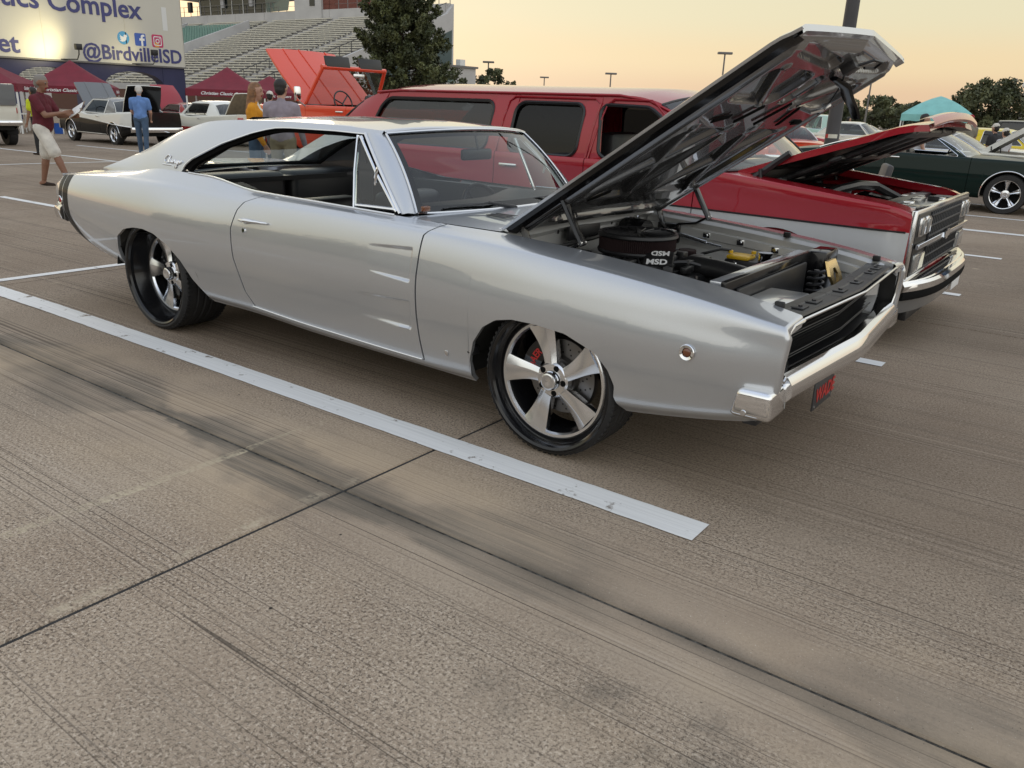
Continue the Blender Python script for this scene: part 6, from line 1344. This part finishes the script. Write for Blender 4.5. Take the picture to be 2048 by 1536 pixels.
barmesh((xf+.040, -.90, .662), (xf+.062, .90, .694)).build('grille_centre_bar', 'chrome_soft', gq2)
q = MB(); c = (xf+.066, 0, .68); q.prism([(-.085, -.02), (-.085, .02), (-.03, .02), (-.03, .035), (.03, .035), (.03, .02), (.085, .02), (.085, -.02), (.03, -.02), (.03, -.035), (-.03, -.035), (-.03, -.02)], lambda u, v, d: (c[0]+d, u+v*.4, c[2]+v), -.008, .006); q.build('emblem', 'chrome', gq2)
for s in (-1, 1):
    for y in (.66, .815):
        q = MB(); q.rbox((xf+.025, s*y-.062, .735), (xf+.052, s*y+.062, .855), .012); h = sub_part(q, 'headlight', 'chrome_soft'); q = MB(); q.rbox((xf+.05, s*y-.048, .748), (xf+.060, s*y+.048, .842), .01); q.build('lens', 'lamp_clear', h)
    q = MB(); q.rbox((xf+.025, s*.735-.15, .505), (xf+.050, s*.735+.15, .625), .015); h = sub_part(q, 'turn_lamp', 'lamp_clear')
q = MB(); yy_ = np.linspace(-.98, .98, 21); q.loft([[(xf+.10-.13*(abs(v)/.98)**3.5+u, v, z) for u, z in ((-.06, .46), (.05, .458), (.065, .44), (.065, .40), (.05, .392), (-.06, .395))] for v in yy_]); bq_ = sub_part(q, 'front_bumper_top', 'chrome', recalc=True)
q = MB(); q.loft([[(xf+.095-.13*(abs(v)/.98)**3.5+u, v, z) for u, z in ((-.06, .395), (.068, .395), (.075, .375), (.068, .345), (-.06, .345))] for v in yy_]); sub_part(q, 'bumper_strip', 'gap_black', recalc=True)
q = MB(); q.loft([[(xf+.075-.13*(abs(v)/.98)**3.5+u, v, z) for u, z in ((-.06, .345), (.060, .345), (.04, .25), (-.02, .22), (-.08, .22))] for v in yy_]); sub_part(q, 'front_valance', 'grey_paint', recalc=True)
q = MB(); q.rbox((xf-.02, -.70, .16), (xf+.03, .70, .235), .01); sub_part(q, 'air_dam', 'satin_black')
q = MB(); q.rbox((xf+.125, .25, .24), (xf+.132, .56, .345), .004); sub_part(q, 'license_plate', 'white_print')
hm_ = Matrix.Translation((-.41, 0, 1.022))@Matrix.Rotation(-R(24.5), 4, 'Y')   # front lip and pressed ribs of the raised hood
q = MB(); yy_ = np.linspace(-.81, .81, 25); q.grid(np.stack([np.stack([u+.04*(1-(yy_/.81)**2), yy_, w_+.03*(1-(np.abs(yy_)/.81)**2.5)], 1) for u, w_ in ((1.20, -.100), (1.25, -.104), (1.275, -.118), (1.282, -.14), (1.277, -.165), (1.26, -.175))])); q.xf(hm_); sub_part(q, 'hood_lip', 'red_paint', recalc=True)
for y in (-.62, -.22, .22, .62): q = MB(); q.rbox((.10, y-.05, -.165), (1.16, y+.05, -.12), .02, M=hm_); sub_part(q, 'hood_rib', 'engine_black')
for u in (.25, .66, 1.10): q = MB(); q.rbox((u-.05, -.76, -.165), (u+.05, .76, -.125), .02, M=hm_); sub_part(q, 'hood_rib', 'engine_black')
# open bay of the wagon: radiator cradle, clutter, far inner fender
rnd = random.Random(9)
q = MB(); q.rbox((.46, -.80, .80), (.60, .80, .875), .015); sub_part(q, 'radiator_shroud', 'satin_black'); q = MB(); q.rbox((.60, -.86, .845), (.80, .86, .862), .006); sub_part(q, 'radiator_panel', 'bare_metal')
for k in range(14):
    c = np.array([rnd.uniform(.50, .78), rnd.uniform(-.75, .75), .87]); d = np.array([rnd.uniform(.02, .07), rnd.uniform(.02, .09), rnd.uniform(.01, .03)]); q = MB(); q.rbox(c-d, c+d, .008); sub_part(q, 'bay_bracket', rnd.choice(['chrome_soft', 'satin_black', 'bare_metal']))
q = MB(); q.tube([(.05, -.45, .86), (.15, -.2, .93), (.20, .1, .95), (.25, .45, .93), (.4, .6, .84)], .035, 8); sub_part(q, 'radiator_hose', 'vinyl_black')
for y in (-.86, .86):
    q = MB(); q.tube([(-.34, y, .93), (-.10, y*.98, 1.13), (-.02, y*.98, 1.19)], .025, 6); q.tube([(-.34, y, .93), (-.25, y, .80)], .04, 6); sub_part(q, 'hood_arm', 'satin_black')
q = MB(); q.tube([(-.62, -.80, 1.05), (-.64, -.80, 1.55)], .003, 5); sub_part(q, 'radio_aerial', 'satin_black')
q = MB(); q.tube([(-.46, -.30, 1.07), (-.56, -.55, 1.12), (-.66, -.75, 1.10)], .010, 6); q.tube([(-.44, .30, 1.07), (-.54, .05, 1.12), (-.62, -.15, 1.10)], .010, 6); sub_part(q, 'wiper', 'satin_black')
q = MB(); q.rbox((-.66, -1.16, 1.06), (-.58, -1.0, 1.20), .03); sub_part(q, 'door_mirror', 'chrome')
# ---- dark green coupe across the aisle
CHEV, CS = gen_car('green_coupe', 'dark green two-door coupe with five-spoke wheels and chrome arch trims, right edge', 'car', (.10, 13.74), 0, dict(
    W=.955, zb=.22, xf=.98, xr=-3.95, wb=2.845, Rw=.335, ww=.23, rim=.235, paint='green_paint', sh=.045, arch_trim=True, archh=.98,
    top=[(-3.95, .84), (-3.2, .93), (-2.4, .93), (-.8, .905), (.3, .885), (.98, .80)], cuts=(-2.02, -.62), panels=('quarter_panel', 'door', 'fender'),
    gh=dict(xb0=-.72, xt0=-1.28, xt1=-2.45, xb1=-3.25, zt=1.265, yt=.60, fall=.09, glass='glass', segs=[('p', -.72, -1.28), ('o', -.82, -1.34), ('glass_shade', -2.02, -1.98), ('p', -2.62, -2.30), ('p', -3.25, -2.45)])))
# ---- row on the left: black and white fifties hardtop, cream and red hardtop, and others
FIFTY = dict(W=.93, zb=.27, xf=.92, xr=-4.02, wb=2.92, Rw=.335, ww=.21, rim=.215, paint='cream_paint', sh=.05, top=[(-4.02, 1.07), (-3.4, 1.03), (-2.5, .98), (-1.2, .93), (-.7, .99), (.3, .985), (.92, .92)], cuts=(-2.1, -.75), panels=('quarter_panel', 'door', 'fender'), arch_trim=True,
    bump_h=.085, trunk_open=62, lamps=(.16,),
    gh=dict(xb0=-.78, xt0=-1.18, xt1=-2.55, xb1=-3.05, zt=1.42, yt=.60, fall=.10, frame=.03, paint='white_paint', glass='glass_smoke', trim='white_paint', trim_r=.022, segs=[('p', -.78, -1.18), ('o', -.86, -1.25), ('p', -2.30, -2.30), ('p', -3.05, -2.55)]))
a = dict(FIFTY); a.update(paint='white_paint', paint2='black_paint', split=lin([(-4.1, .60), (-2.9, .66), (-1.2, .78), (.3, .86), (1, .86)]), hood_open=50, nose=.50, hood_paint='grey_paint', hood_ribs=(-.45, .45), lid_w=.76, rear_panel='gloss_black', tails=False, trunk_paint='cream_paint', trunk_inner='gloss_black', dz=0); a['gh'] = dict(FIFTY['gh'], paint='grey_paint')
H57, HS57 = gen_car('fifties_hardtop', 'black and cream fifties hardtop with hood and trunk both raised', 'car', (-27.55, 11.60), R(178), a)
b = dict(FIFTY); b.update(paint='cream_paint', paint2='tail_red', split=lin([(-4.1, .56), (1, .60)]), trunk_inner='tan_lining', lid_w=.76, trunk_open=48, hood_open=0)
gen_car('fifties_hardtop', 'cream and red fifties hardtop with a tan lined trunk lid raised', 'car', (-26.4, 14.5), R(179), b)

q = MB(); xs_ = np.linspace(-3.98, .88, 40); zq = np.interp(xs_, [-4.1, -2.9, -1.2, .3, 1], [.60, .66, .78, .86, .86])
q.tube(np.array([(u, float(np.interp(w_, HS57(np.full(60, u), np.linspace(0, 4, 60))[1], HS57(np.full(60, u), np.linspace(0, 4, 60))[0]))+.004, w_) for u, w_ in zip(xs_, zq)]), .016, 6); both(q, 'side_spear', 'chrome', H57)
q = MB(); q.tube([(-2.45, .935*.93, .33), (-.50, .935*.93+.06, .33)], .02, 6); both(q, 'sill_trim', 'chrome', H57)
SEDAN = dict(W=.92, zb=.24, xf=.90, xr=-3.75, wb=2.75, Rw=.33, ww=.21, rim=.21, paint='blue_paint', sh=.05, top=[(-3.75, .86), (-3, .93), (-.8, .92), (.3, .88), (.9, .80)], cuts=(-1.95, -.65), panels=('quarter_panel', 'door', 'fender'),
    gh=dict(xb0=-.72, xt0=-1.22, xt1=-2.4, xb1=-2.95, zt=1.30, yt=.62, glass='glass_smoke', segs=[('p', -.72, -1.22), ('glass_smoke', -.82, -1.28), ('p', -2.40, -2.22), ('p', -2.95, -2.4)]))
def sedan(**k):
    d = dict(SEDAN); gh = dict(SEDAN['gh']); gh.update(k.pop('ghx', {})); d.update(k); d['gh'] = gh; return d
gen_car('parked_car', 'pale blue white-topped car behind the woman in the mustard cardigan', 'car', (-29.8, 18.2), R(178), sedan(paint='blue_paint', ghx=dict(paint='white_paint', zt=1.42)))
gen_car('parked_car', 'red car with its rounded red hood raised behind the fifties hardtops', 'car', (-35.5, 19.2), R(178), sedan(paint='red_paint', hood_open=52, hood_inner='red_paint'))
gen_car('parked_car', 'dark red low car beside the third maroon canopy', 'car', (-36.8, 24.0), R(178), sedan(paint='red_paint', ghx=dict(paint='red_paint', zt=1.38)))
gen_car('parked_car', 'white-hooded coupe with black roof and hood propped open behind the green coupe', 'car', (-.43, 17.6), 0, sedan(paint='cream_paint', hood_open=38, lid_w=.92, lid_t=.10, hood_paint='white_paint', ghx=dict(paint='gloss_black', xb0=-.55, xt0=-1.12, zt=1.27)))
gen_car('parked_car', 'cream low car seen through the windows of the green coupe', 'car', (-.9, 21.6), 0, sedan(paint='cream_paint', ghx=dict(paint='cream_paint', zt=1.24)))
gen_car('parked_car', 'red car with maroon hood underside raised in front of the seafoam pickup', 'car', (-8.5, 29.5), 0, sedan(paint='red_paint', nose=.6, hood_open=58, hood_inner='red_paint'))
gen_car('parked_car', 'orange car seen from behind beneath the open red hood', 'car', (-7.8, 22.2), R(126), sedan(paint='orange_paint'))
gen_car('parked_car', 'yellow hatchback parked behind the white raised hood', 'car', (-.3, 27.2), 0, sedan(paint='yellow_paint', ghx=dict(zt=1.36, xb1=-3.5, xt1=-3.0, segs=[('p', -.72, -1.22), ('glass_smoke', -.82, -1.28), ('p', -2.0, -1.95), ('glass_smoke', -2.25, -2.2), ('p', -3.0, -2.75), ('p', -3.5, -3.0)])))
gen_car('parked_car', 'cream car just right of the big grey light pole', 'car', (-7.0, 35.8), 0, sedan(paint='cream_paint', ghx=dict(paint='cream_paint', zt=1.42)))
BOXY = dict(W=.92, zb=.40, xf=.65, xr=-3.4, wb=2.6, Rw=.39, ww=.24, rim=.22, paint='gloss_black', sh=.03, style='steel', top=[(-3.4, 1.08), (-.6, 1.10), (.65, 1.06)], cuts=(-2.0, -1.0), panels=('rear_panel_side', 'door', 'fender'),
    gh=dict(xb0=-.6, xt0=-.85, xt1=-3.25, xb1=-3.38, zt=1.74, yt=.74, glass='glass_dark', trim='trim_black', fall=.02, segs=[('p', -.6, -.85), ('glass_dark', -.70, -.92), ('p', -1.6, -1.6), ('glass_dark', -1.72, -1.70), ('p', -3.2, -3.1), ('p', -3.38, -3.25)]))
gen_car('off_road_jeep', 'tall black boxy four-wheel-drive parked far right behind the canopy', 'jeep', (-.5, 42.2), 0, BOXY)
PICK = dict(W=.95, zb=.42, xf=.95, xr=-3.9, wb=2.95, Rw=.37, ww=.23, rim=.21, paint='seafoam_paint', sh=.03, style='steel', pickup=True, top=[(-3.9, 1.10), (-1.9, 1.12), (-.6, 1.14), (.95, 1.06)], cuts=(-1.75, -.75), panels=('bed_side', 'door', 'fender'),
    gh=dict(xb0=-.62, xt0=-.90, xt1=-1.85, xb1=-1.95, zt=1.72, yt=.72, cabin='vinyl_black', fall=.02, segs=[('p', -.62, -.90), ('glass', -.78, -1.0), ('p', -1.58, -1.52), ('p', -1.95, -1.85)]))
gen_car('pickup_truck', 'seafoam green old pickup cab beside the big grey light pole', 'pickup', (-11.85, 37.4), R(180), PICK)
w = dict(PICK); w.update(W=1.0, paint='cream_paint', Rw=.40, top=[(-3.9, 1.20), (-1.9, 1.22), (-.6, 1.24), (.95, 1.16)], gh=dict(PICK['gh'], zt=1.86, paint='grey_paint', glass='glass_dark'))
wp_, _ = gen_car('pickup_truck', 'white pickup with grey upper body cut off by the left edge of the photo', 'pickup', (-28.3, 7.1), R(176), w)
q = MB(); q.rbox((-3.96, -.80, .72), (-3.90, .80, 1.18), .02); q.build('tailgate', 'cream_paint', wp_); q = MB(); q.rbox((-4.02, .45, 1.16), (-1.98, -.80, 1.72), .04); q.rbox((-3.88, -.86, 1.18), (-1.98, .86, 1.74), .05); q.build('bed_cap', 'grey_paint', wp_)
q = MB(); q.rbox((-3.97, .40, .90), (-3.955, .66, .94), .004); q.build('badge', 'trim_black', wp_)
DS = dict(SEDAN)
for i, (x, y, r, p_, lab) in enumerate(((6.5, 62, 185, 'white_paint', 'white distant car under the oak trees'), (1.5, 63, 182, 'gloss_black', 'black distant car under the oak trees'), (-4.5, 64, 184, 'cream_paint', 'cream distant car under the oak trees'), (-12, 66, 181, 'red_paint', 'red distant car before the tree line'), (-18, 67, 184, 'white_paint', 'white distant car before the tree line'), (-25, 69, 182, 'grey_paint', 'grey distant car before the tree line'), (-9, 50, 184, 'blue_paint', 'blue distant car behind the teal canopy'), (-3.5, 49, 184, 'gloss_black', 'dark distant car behind the teal canopy'))):
    gen_car('distant_car', lab, 'car', (x, y), R(r), sedan(paint=p_, ghx=dict(paint=p_)), 'far parked cars before the trees')
# ---- orange open-top four-wheel-drive, hood raised, facing away to the left
BL, BS = gen_car('open_top_truck', 'orange-red open-top four-wheel-drive with its broad hood raised and sun visors flipped up', 'truck', (-10.75, 7.15), R(180), dict(dz=.17, lid_w=.97, 
    W=.98, zb=.45, xf=.85, xr=-3.6, wb=2.70, Rw=.42, ww=.27, rim=.22, paint='orange_paint', sh=.03, archh=.92, top=[(-3.6, 1.22), (-1.0, 1.22), (-.5, 1.22), (.85, 1.17)], cuts=(-1.75, -.72), panels=('quarter_panel', 'door', 'fender'), hood_open=44, hood_paint='orange_paint', hood_inner='orange_paint', hood_ribs=(-.62, .12, .62)))
q = MB()
for s in (-1, 1): q.tube([(-.62, s*.86, 1.22), (-.98, s*.74, 1.83)], .035, 8)
q.tube([(-.98, -.76, 1.85), (-.98, .76, 1.85)], .04, 8); q.build('windshield_frame', 'orange_paint', BL)
q = MB(); q.add([(-.62, -.84, 1.24), (-.62, .84, 1.24), (-.97, .73, 1.83), (-.97, -.73, 1.83)], [(0, 1, 2, 3)]); q.build('windshield', 'glass', BL)
for y0, y1 in ((-.66, -.10), (.12, .68)):
    q = MB(); q.rbox((-1.02, y0, 1.84), (-.985, y1, 2.04), .015, M=Matrix.Translation((-.99, 0, 1.84))@Matrix.Rotation(R(14), 4, 'Y')@Matrix.Translation((.99, 0, -1.84))); q.build('sun_visor', 'trim_black', BL)
q = MB(); q.rbox((-1.02, -.20, 1.70), (-1.0, .06, 1.77), .012); q.cyl((-1.0, -.07, 1.76), (-.97, -.07, 1.84), .008); q.build('rearview_mirror', 'chrome_soft', BL)
q = MB(); a_ = np.linspace(0, 2*np.pi, 29); q.tube(np.stack([-1.10+.07*np.sin(a_), .40+.20*np.cos(a_), 1.28+.19*np.sin(a_)], 1), .014, 6, caps=False)
for k in (0.3, 2.4, 4.5): q.tube([(-1.08, .40, 1.26), (-1.10+.07*math.sin(k), .40+.20*math.cos(k), 1.28+.19*math.sin(k))], .012, 6)
q.build('steering_wheel', 'trim_black', BL)
for y in (-.38, .38): q = MB(); q.rbox((-1.85, y-.26, .8), (-1.30, y+.26, 1.0), .05); q.rbox((-2.0, y-.25, .95), (-1.84, y+.25, 1.42), .06); q.build('seat', 'vinyl_black', BL)
for s in (-1, 1): q = MB(); q.tube([(-.75, s*.96, 1.20), (-.72, s*1.10, 1.30)], .012, 6); q.rbox((-.76, s*1.10-.06, 1.28), (-.70, s*1.10+.06, 1.52), .02); q.build('door_mirror', 'chrome', BL)
q = MB(); q.rbox((-3.5, -.80, .75), (-.70, .80, .80), .02); q.rbox((-.80, -.90, .95), (-.62, .90, 1.24), .03); q.build('open_tub', 'vinyl_black', BL)
CH = thing('camp_chair', 'grey padded folding chair standing between the red wagon and the green coupe', 'chair', (-.80, 6.55, G(-.80, 6.55)), R(200))
q = MB(); q.rbox((-.25, -.24, .40), (.25, .24, .47), .03); q.build('seat', 'grey_paint' if False else 'pole_grey', CH)
q = MB(); q.rbox((-.30, -.25, .50), (-.22, .25, .96), .035, M=Matrix.Translation((-.26, 0, .5))@Matrix.Rotation(R(-10), 4, 'Y')@Matrix.Translation((.26, 0, -.5))); q.build('backrest', 'pole_grey', CH)
for sx in (-.22, .22):
    for sy in (-.22, .22): q = MB(); q.tube([(sx, sy, .42), (sx*1.15, sy*1.1, 0)], .014, 8); q.build('leg', 'chrome_soft', CH)
# ================================================================== people: one skin each, grown from a posed skeleton
def rotv(v, ax, a): return Matrix.Rotation(a, 3, ax)@Vector(v)
def person(label, loc, yaw, H=1.75, legs=((0, 0), (0, 0)), arms=((5, 6, 10, 0), (5, 6, 10, 0)), lean=0, head=(0, 0), shirt='cloth_blue', pants='denim', skin='skin', hair='hair_dark', shoe='shoe_brown', shorts=False, longsleeve=False, female=False, longhair=False, bald=False, open_front=None, cap=None, vox=.011, group=None, bare=False, belly=0.0, base=None):
    k = H/1.75; S = []
    def seg(a, b, ra, rb, t, sq=None): S.append((np.array(a, float), np.array(b, float), ra*k, rb*k, t, sq))
    hz = .93*k; sw = .165 if female else .195
    pts = {}
    low = 0
    for i, s in enumerate((1, -1)):
        th, kn = R(legs[i][0]), R(legs[i][1]); hip = Vector((0, s*.092*k, hz)); kd = rotv((0, s*.01, -.44*k), 'Y', -th); kne = hip+kd; ad = rotv((0, s*.005, -.41*k), 'Y', -th+kn); an = kne+ad; pts[i] = (hip, kne, an, -th+kn); low = min(low, an.z-.085*k) if i else an.z-.085*k
    for i in (0, 1): pts[i] = tuple((p_-Vector((0, 0, low)) if isinstance(p_, Vector) else p_) for p_ in pts[i])
    hz -= low
    for i, s in enumerate((1, -1)):
        hip, kne, an, fa = pts[i]
        if shorts:
            m_ = hip.lerp(kne, .93); seg(hip, m_, .105, .098, 'pants'); seg(m_.lerp(kne, .1), kne, .062, .056, 'skin'); seg(kne, kne.lerp(an, .35), .055, .060, 'skin'); seg(kne.lerp(an, .35), an, .058, .036, 'skin')
        else:
            seg(hip, kne, .098, .070, 'pants'); seg(kne, kne.lerp(an, .4), .066, .064, 'pants'); seg(kne.lerp(an, .4), an, .064, .052, 'pants')
        fr = min(R(25), max(-R(40), fa*.5)); toe = an+rotv((.15*k, s*.02, -.055*k), 'Y', fr); heel = an+rotv((-.045*k, 0, -.052*k), 'Y', fr)
        seg(heel, an+Vector((0, 0, -.03*k)), .034, .036, 'shoe' if not bare else 'skin'); seg(heel, toe, .033, .030, 'shoe')
    le = R(lean); up = lambda d, y=0, x=0: np.array(Vector((0, 0, hz))+rotv((x, y, d), 'Y', le))
    seg(up(.0, -.06*k), up(.0, .06*k), .115, .115, 'pants'); seg(up(.05*k, -.05*k), up(.05*k, .05*k), .118+belly*.4, .118+belly*.4, 'shirt')
    seg(up(.06*k, 0, belly*.4*k), up(.26*k, 0, belly*.5*k), .132+belly, .128+belly*.7, 'shirt'); seg(up(.10*k, -.045*k), up(.37*k, -.075*k), .108, .112, 'shirt'); seg(up(.10*k, .045*k), up(.37*k, .075*k), .108, .112, 'shirt'); seg(up(.20*k, 0), up(.40*k, 0), .122, .105, 'shirt'); seg(up(.38*k, -.10*k), up(.38*k, .10*k), .098, .098, 'shirt')
    if female: seg(up(.36*k, -.07*k, .07*k), up(.36*k, .07*k, .07*k), .07, .07, 'shirt')
    seg(up(.44*k, -sw*.7*k), up(.44*k, sw*.7*k), .075, .075, 'shirt'); seg(up(.45*k, 0), up(.50*k, 0), .085, .062, 'shirt')
    seg(up(.48*k, 0), up(.58*k, 0, .015*k), .052, .050, 'skin')
    hc = Vector(up(.67*k, 0, .03*k)); hy, hp = R(head[0]), R(head[1])
    def hd(v): return np.array(hc+Matrix.Rotation(hy, 3, 'Z')@rotv(np.array(v)*k, 'Y', hp))
    seg(hd((-.012, 0, .028)), hd((.012, 0, .028)), .088, .086, 'skin'); seg(hd((.035, 0, -.03)), hd((.045, 0, -.07)), .062, .046, 'skin'); seg(hd((.088, 0, .012)), hd((.112, 0, -.018)), .010, .014, 'skin')
    for s in (1, -1): seg(hd((-.005, s*.084, .015)), hd((-.005, s*.088, -.018)), .014, .010, 'skin'); seg(hd((.086, s*.032, .022)), hd((.088, s*.032, .022)), .008, .008, 'eye'); seg(hd((.090, s*.020, .040)), hd((.086, s*.045, .042)), .006, .006, 'hair')
    seg(hd((.090, -.018, -.050)), hd((.090, .018, -.050)), .007, .007, 'lip')
    if not bald: seg(hd((-.028, 0, .045)), hd((.0, 0, .062)), .088, .078, 'hair'); seg(hd((-.045, 0, -.015)), hd((-.03, 0, .03)), .070, .082, 'hair')
    if longhair:
        for s in (-1, 0, 1): seg(hd((-.045, s*.045, .02)), hd((-.085, s*.065, -.30)), .060, .042, 'hair'); seg(hd((-.01, s*.075, .03)), hd((-.01, s*.088, -.22)), .030, .026, 'hair')
    if cap: seg(hd((-.02, 0, .07)), hd((.01, 0, .07)), .090, .086, 'cap'); seg(hd((.07, -.03, .062)), hd((.07, .03, .062)), .035, .035, 'cap'); seg(hd((.11, -.03, .05)), hd((.11, .03, .05)), .018, .018, 'cap')
    hands = []
    for i, s in enumerate((1, -1)):
        pf, ab, el, inn = [R(q) for q in arms[i]]
        def down(v, a_f, a_b): return rotv(rotv(v, 'Y', -a_f), 'X', s*a_b)
        sh = Vector(up(.435*k, s*sw*k)); ud = down((0, 0, -.29*k), pf, ab); elb = sh+ud
        fd = rotv(rotv(rotv((0, 0, -.255*k), 'Y', -(pf+el)), 'X', s*ab), 'Z', -s*inn); wr = elb+fd; f_ = fd.normalized()
        if longsleeve: seg(sh, elb, .064, .050, 'shirt'); seg(elb, sh.lerp(wr, 1) if False else elb.lerp(wr, .92), .048, .038, 'shirt')
        else: seg(sh, sh.lerp(elb, .62), .070, .066, 'shirt'); seg(sh.lerp(elb, .5), elb, .046, .042, 'skin'); seg(elb, wr, .042, .029, 'skin')
        side = Vector((0, s, 0)).cross(f_); side = side.normalized() if side.length > .1 else Vector((1, 0, 0)); nrm = f_.cross(side).normalized()
        pc = wr+f_*.055*k; seg(wr, wr+f_*.02*k, .028, .030, 'skin')
        for j, (o_, L_) in enumerate(((-.030, .066), (-.010, .076), (.010, .072), (.029, .058))):
            b0 = wr+f_*.085*k+side*o_*k; seg(wr+f_*.02*k+side*o_*.7*k, b0, .015, .012, 'skin'); c0 = b0+f_*L_*.5*k+nrm*(.010*k); c1 = c0+f_*L_*.38*k+nrm*.024*k; seg(b0, c0, .0105, .0095, 'skin'); seg(c0, c1, .0095, .008, 'skin')
        tb = wr+f_*.03*k-side*.03*k; t1 = tb+f_*.035*k-side*.025*k; seg(tb, t1, .013, .011, 'skin'); seg(t1, t1+f_*.03*k+nrm*.012*k, .0105, .009, 'skin'); hands.append((wr+f_*.10*k, f_, nrm))
    q = MB()
    for a, b, ra, rb, t, sq in S:
        q.sphere(a, ra, n=12, k=9); q.sphere(b, rb, n=12, k=9)
        d = b-a; L = np.linalg.norm(d)
        if L > 1e-4: q.tube([a, b], [ra, rb], 12)
    z0 = G(loc[0], loc[1]) if base is None else base; T = thing('person', label, 'person', (loc[0], loc[1], z0), yaw, group)
    o = q.build('figure', ['skin'], None, smooth=True, ang=180)
    md = o.modifiers.new('r', 'REMESH'); md.mode = 'VOXEL'; md.voxel_size = vox; md.use_smooth_shade = True; ms = o.modifiers.new('s', 'SMOOTH'); ms.factor = .5; ms.iterations = 5
    dg = bpy.context.evaluated_depsgraph_get(); me = bpy.data.meshes.new_from_object(o.evaluated_get(dg)); bpy.data.objects.remove(o)
    tags_ = ['skin', 'shirt', 'pants', 'shoe', 'hair', 'eye', 'lip', 'cap', 'front']; mm = dict(skin=skin, shirt=shirt, pants=pants, shoe=shoe, hair=hair, eye='hair_dark', lip='cloth_red', cap=cap or 'cloth_white', front=open_front or shirt)
    me.materials.clear()
    for t in tags_: me.materials.append(MATS[mm[t]])
    n = len(me.polygons); C = np.zeros(n*3); me.polygons.foreach_get('center', C); C = C.reshape(-1, 3); best = np.full(n, 9e9); idx = np.zeros(n, int)
    for a, b, ra, rb, t, sq in S:
        d = b-a; L2 = d@d+1e-12; u = np.clip(((C-a)@d)/L2, 0, 1); D_ = np.linalg.norm(C-a-u[:, None]*d, axis=1)-(ra+(rb-ra)*u)
        if t in ('eye', 'lip', 'shirt', 'pants', 'hair', 'cap'): D_ = D_-.004
        w = D_ < best; best[w] = D_[w]; idx[w] = tags_.index(t)
    if open_front:
        w = (idx == 1) & (C[:, 0] > .05) & (np.abs(C[:, 1]) < .055); idx[w] = 8
    me.polygons.foreach_set('material_index', idx.astype(np.int32).tolist()); me.polygons.foreach_set('use_smooth', [True]*n); me.update(); bo = bpy.data.objects.new('body', me); COL.objects.link(bo); bo.parent = T
    return T, hands, z0
T, hn, z0 = person('man in maroon polo shirt and white shorts walking with a clipboard', (-12.25, 2.78), R(35), 1.74, legs=((-10, 4), (27, 6)), arms=((30, 4, 62, 20), (34, 4, 66, 28)), lean=3, head=(0, 16), shirt='cloth_maroon', pants='cloth_white', skin='skin_tan', hair='hair_grey', shoe='shoe_brown', shorts=True, bare=True, belly=.022, vox=.010)
c = (hn[0][0]+hn[1][0])/2; CB = thing('clipboard', 'clipboard with white papers in the hands of the man in maroon', 'clipboard', tuple(T.matrix_basis@c) if False else (0, 0, 0)); Mw = Matrix.Translation((-12.25, 2.78, z0))@Matrix.Rotation(R(35), 4, 'Z')@Matrix.Translation(c+Vector((.07, 0, .06)))@Matrix.Rotation(R(42), 4, 'X')@Matrix.Rotation(R(-32), 4, 'Y'); CB.matrix_world = Mw
q = MB(); q.rbox((-.16, -.12, -.004), (.16, .12, .0), .002); q.build('board', 'wood', CB); q = MB(); q.rbox((-.15, -.11, .0), (.13, .11, .006), .002); q.build('paper', 'paper', CB); q = MB(); q.rbox((.12, -.05, .004), (.155, .05, .02), .006); q.build('clip', 'chrome_soft', CB)
person('white-haired man in blue polo shirt and jeans seen from behind', (-19.05, 8.35), R(128), 1.76, legs=((6, 3), (-6, 4)), arms=((10, 8, 42, 30), (10, 8, 42, 30)), lean=2, head=(20, 12), shirt='cloth_blue', pants='denim', hair='hair_white', shoe='shoe_white', belly=.012)
person('woman with long auburn hair in a mustard cardigan, side view', (-8.31, 3.88), R(38), 1.66, legs=((3, 2), (-3, 2)), arms=((8, 5, 40, 20), (6, 5, 25, 10)), head=(0, 6), shirt='cloth_mustard', pants='denim', hair='hair_auburn', shoe='shoe_white', longsleeve=True, female=True, longhair=True, open_front='cloth_white')
person('dark-haired man in lilac shirt and khaki trousers seen from behind', (-7.46, 3.67), R(122), 1.70, legs=((3, 2), (-3, 2)), arms=((8, 9, 25, 12), (8, 9, 20, 10)), head=(-8, 4), shirt='cloth_lilac', pants='khaki', hair='hair_dark', shoe='shoe_brown', longsleeve=True, belly=.01)
person('person in a yellow-green shirt partly hidden behind the man in maroon', (-20.3, 6.35), R(200), 1.62, shirt='cloth_hiviz', pants='cloth_black', skin='skin_tan', hair='hair_dark', vox=.016)
person('person in red with a white cap between the woman and the lilac shirt', (-17.2, 11.0), R(120), 1.72, shirt='cloth_red', pants='cloth_black', cap='cloth_white', vox=.016)
person('man in pale grey T-shirt standing behind the green coupe', (-1.95, 15.7), R(20), 1.66, arms=((4, 8, 20, 5), (4, 8, 20, 5)), shirt='cloth_grey', pants='denim', hair='hair_dark', vox=.014, base=-.10)
person('man in khaki-tan shirt with red cap under the teal canopy', (-2.34, 24.2), R(126), 1.75, shirt='cloth_tan', pants='khaki', cap='cloth_red', vox=.016)
person('person in white cap and dark shirt by the white raised hood', (-1.2, 20.6), R(150), 1.52, shirt='cloth_black', pants='denim', cap='cloth_white', vox=.016)
person('person in pink-white cap and pale shirt beyond the white raised hood', (-.85, 19.6), R(140), 1.42, shirt='cloth_grey', pants='denim', cap='cloth_white', vox=.016)
person('person with one white shoe stepping into the right edge of the photo', (1.50, 5.20), R(215), 1.75, legs=((14, 4), (-14, 10)), shirt='cloth_grey', pants='denim', shoe='shoe_white', vox=.014)
person('person in a black shirt far off right of the big light pole', (-9.6, 38.3), R(40), 1.72, shirt='cloth_black', pants='denim', vox=.02)
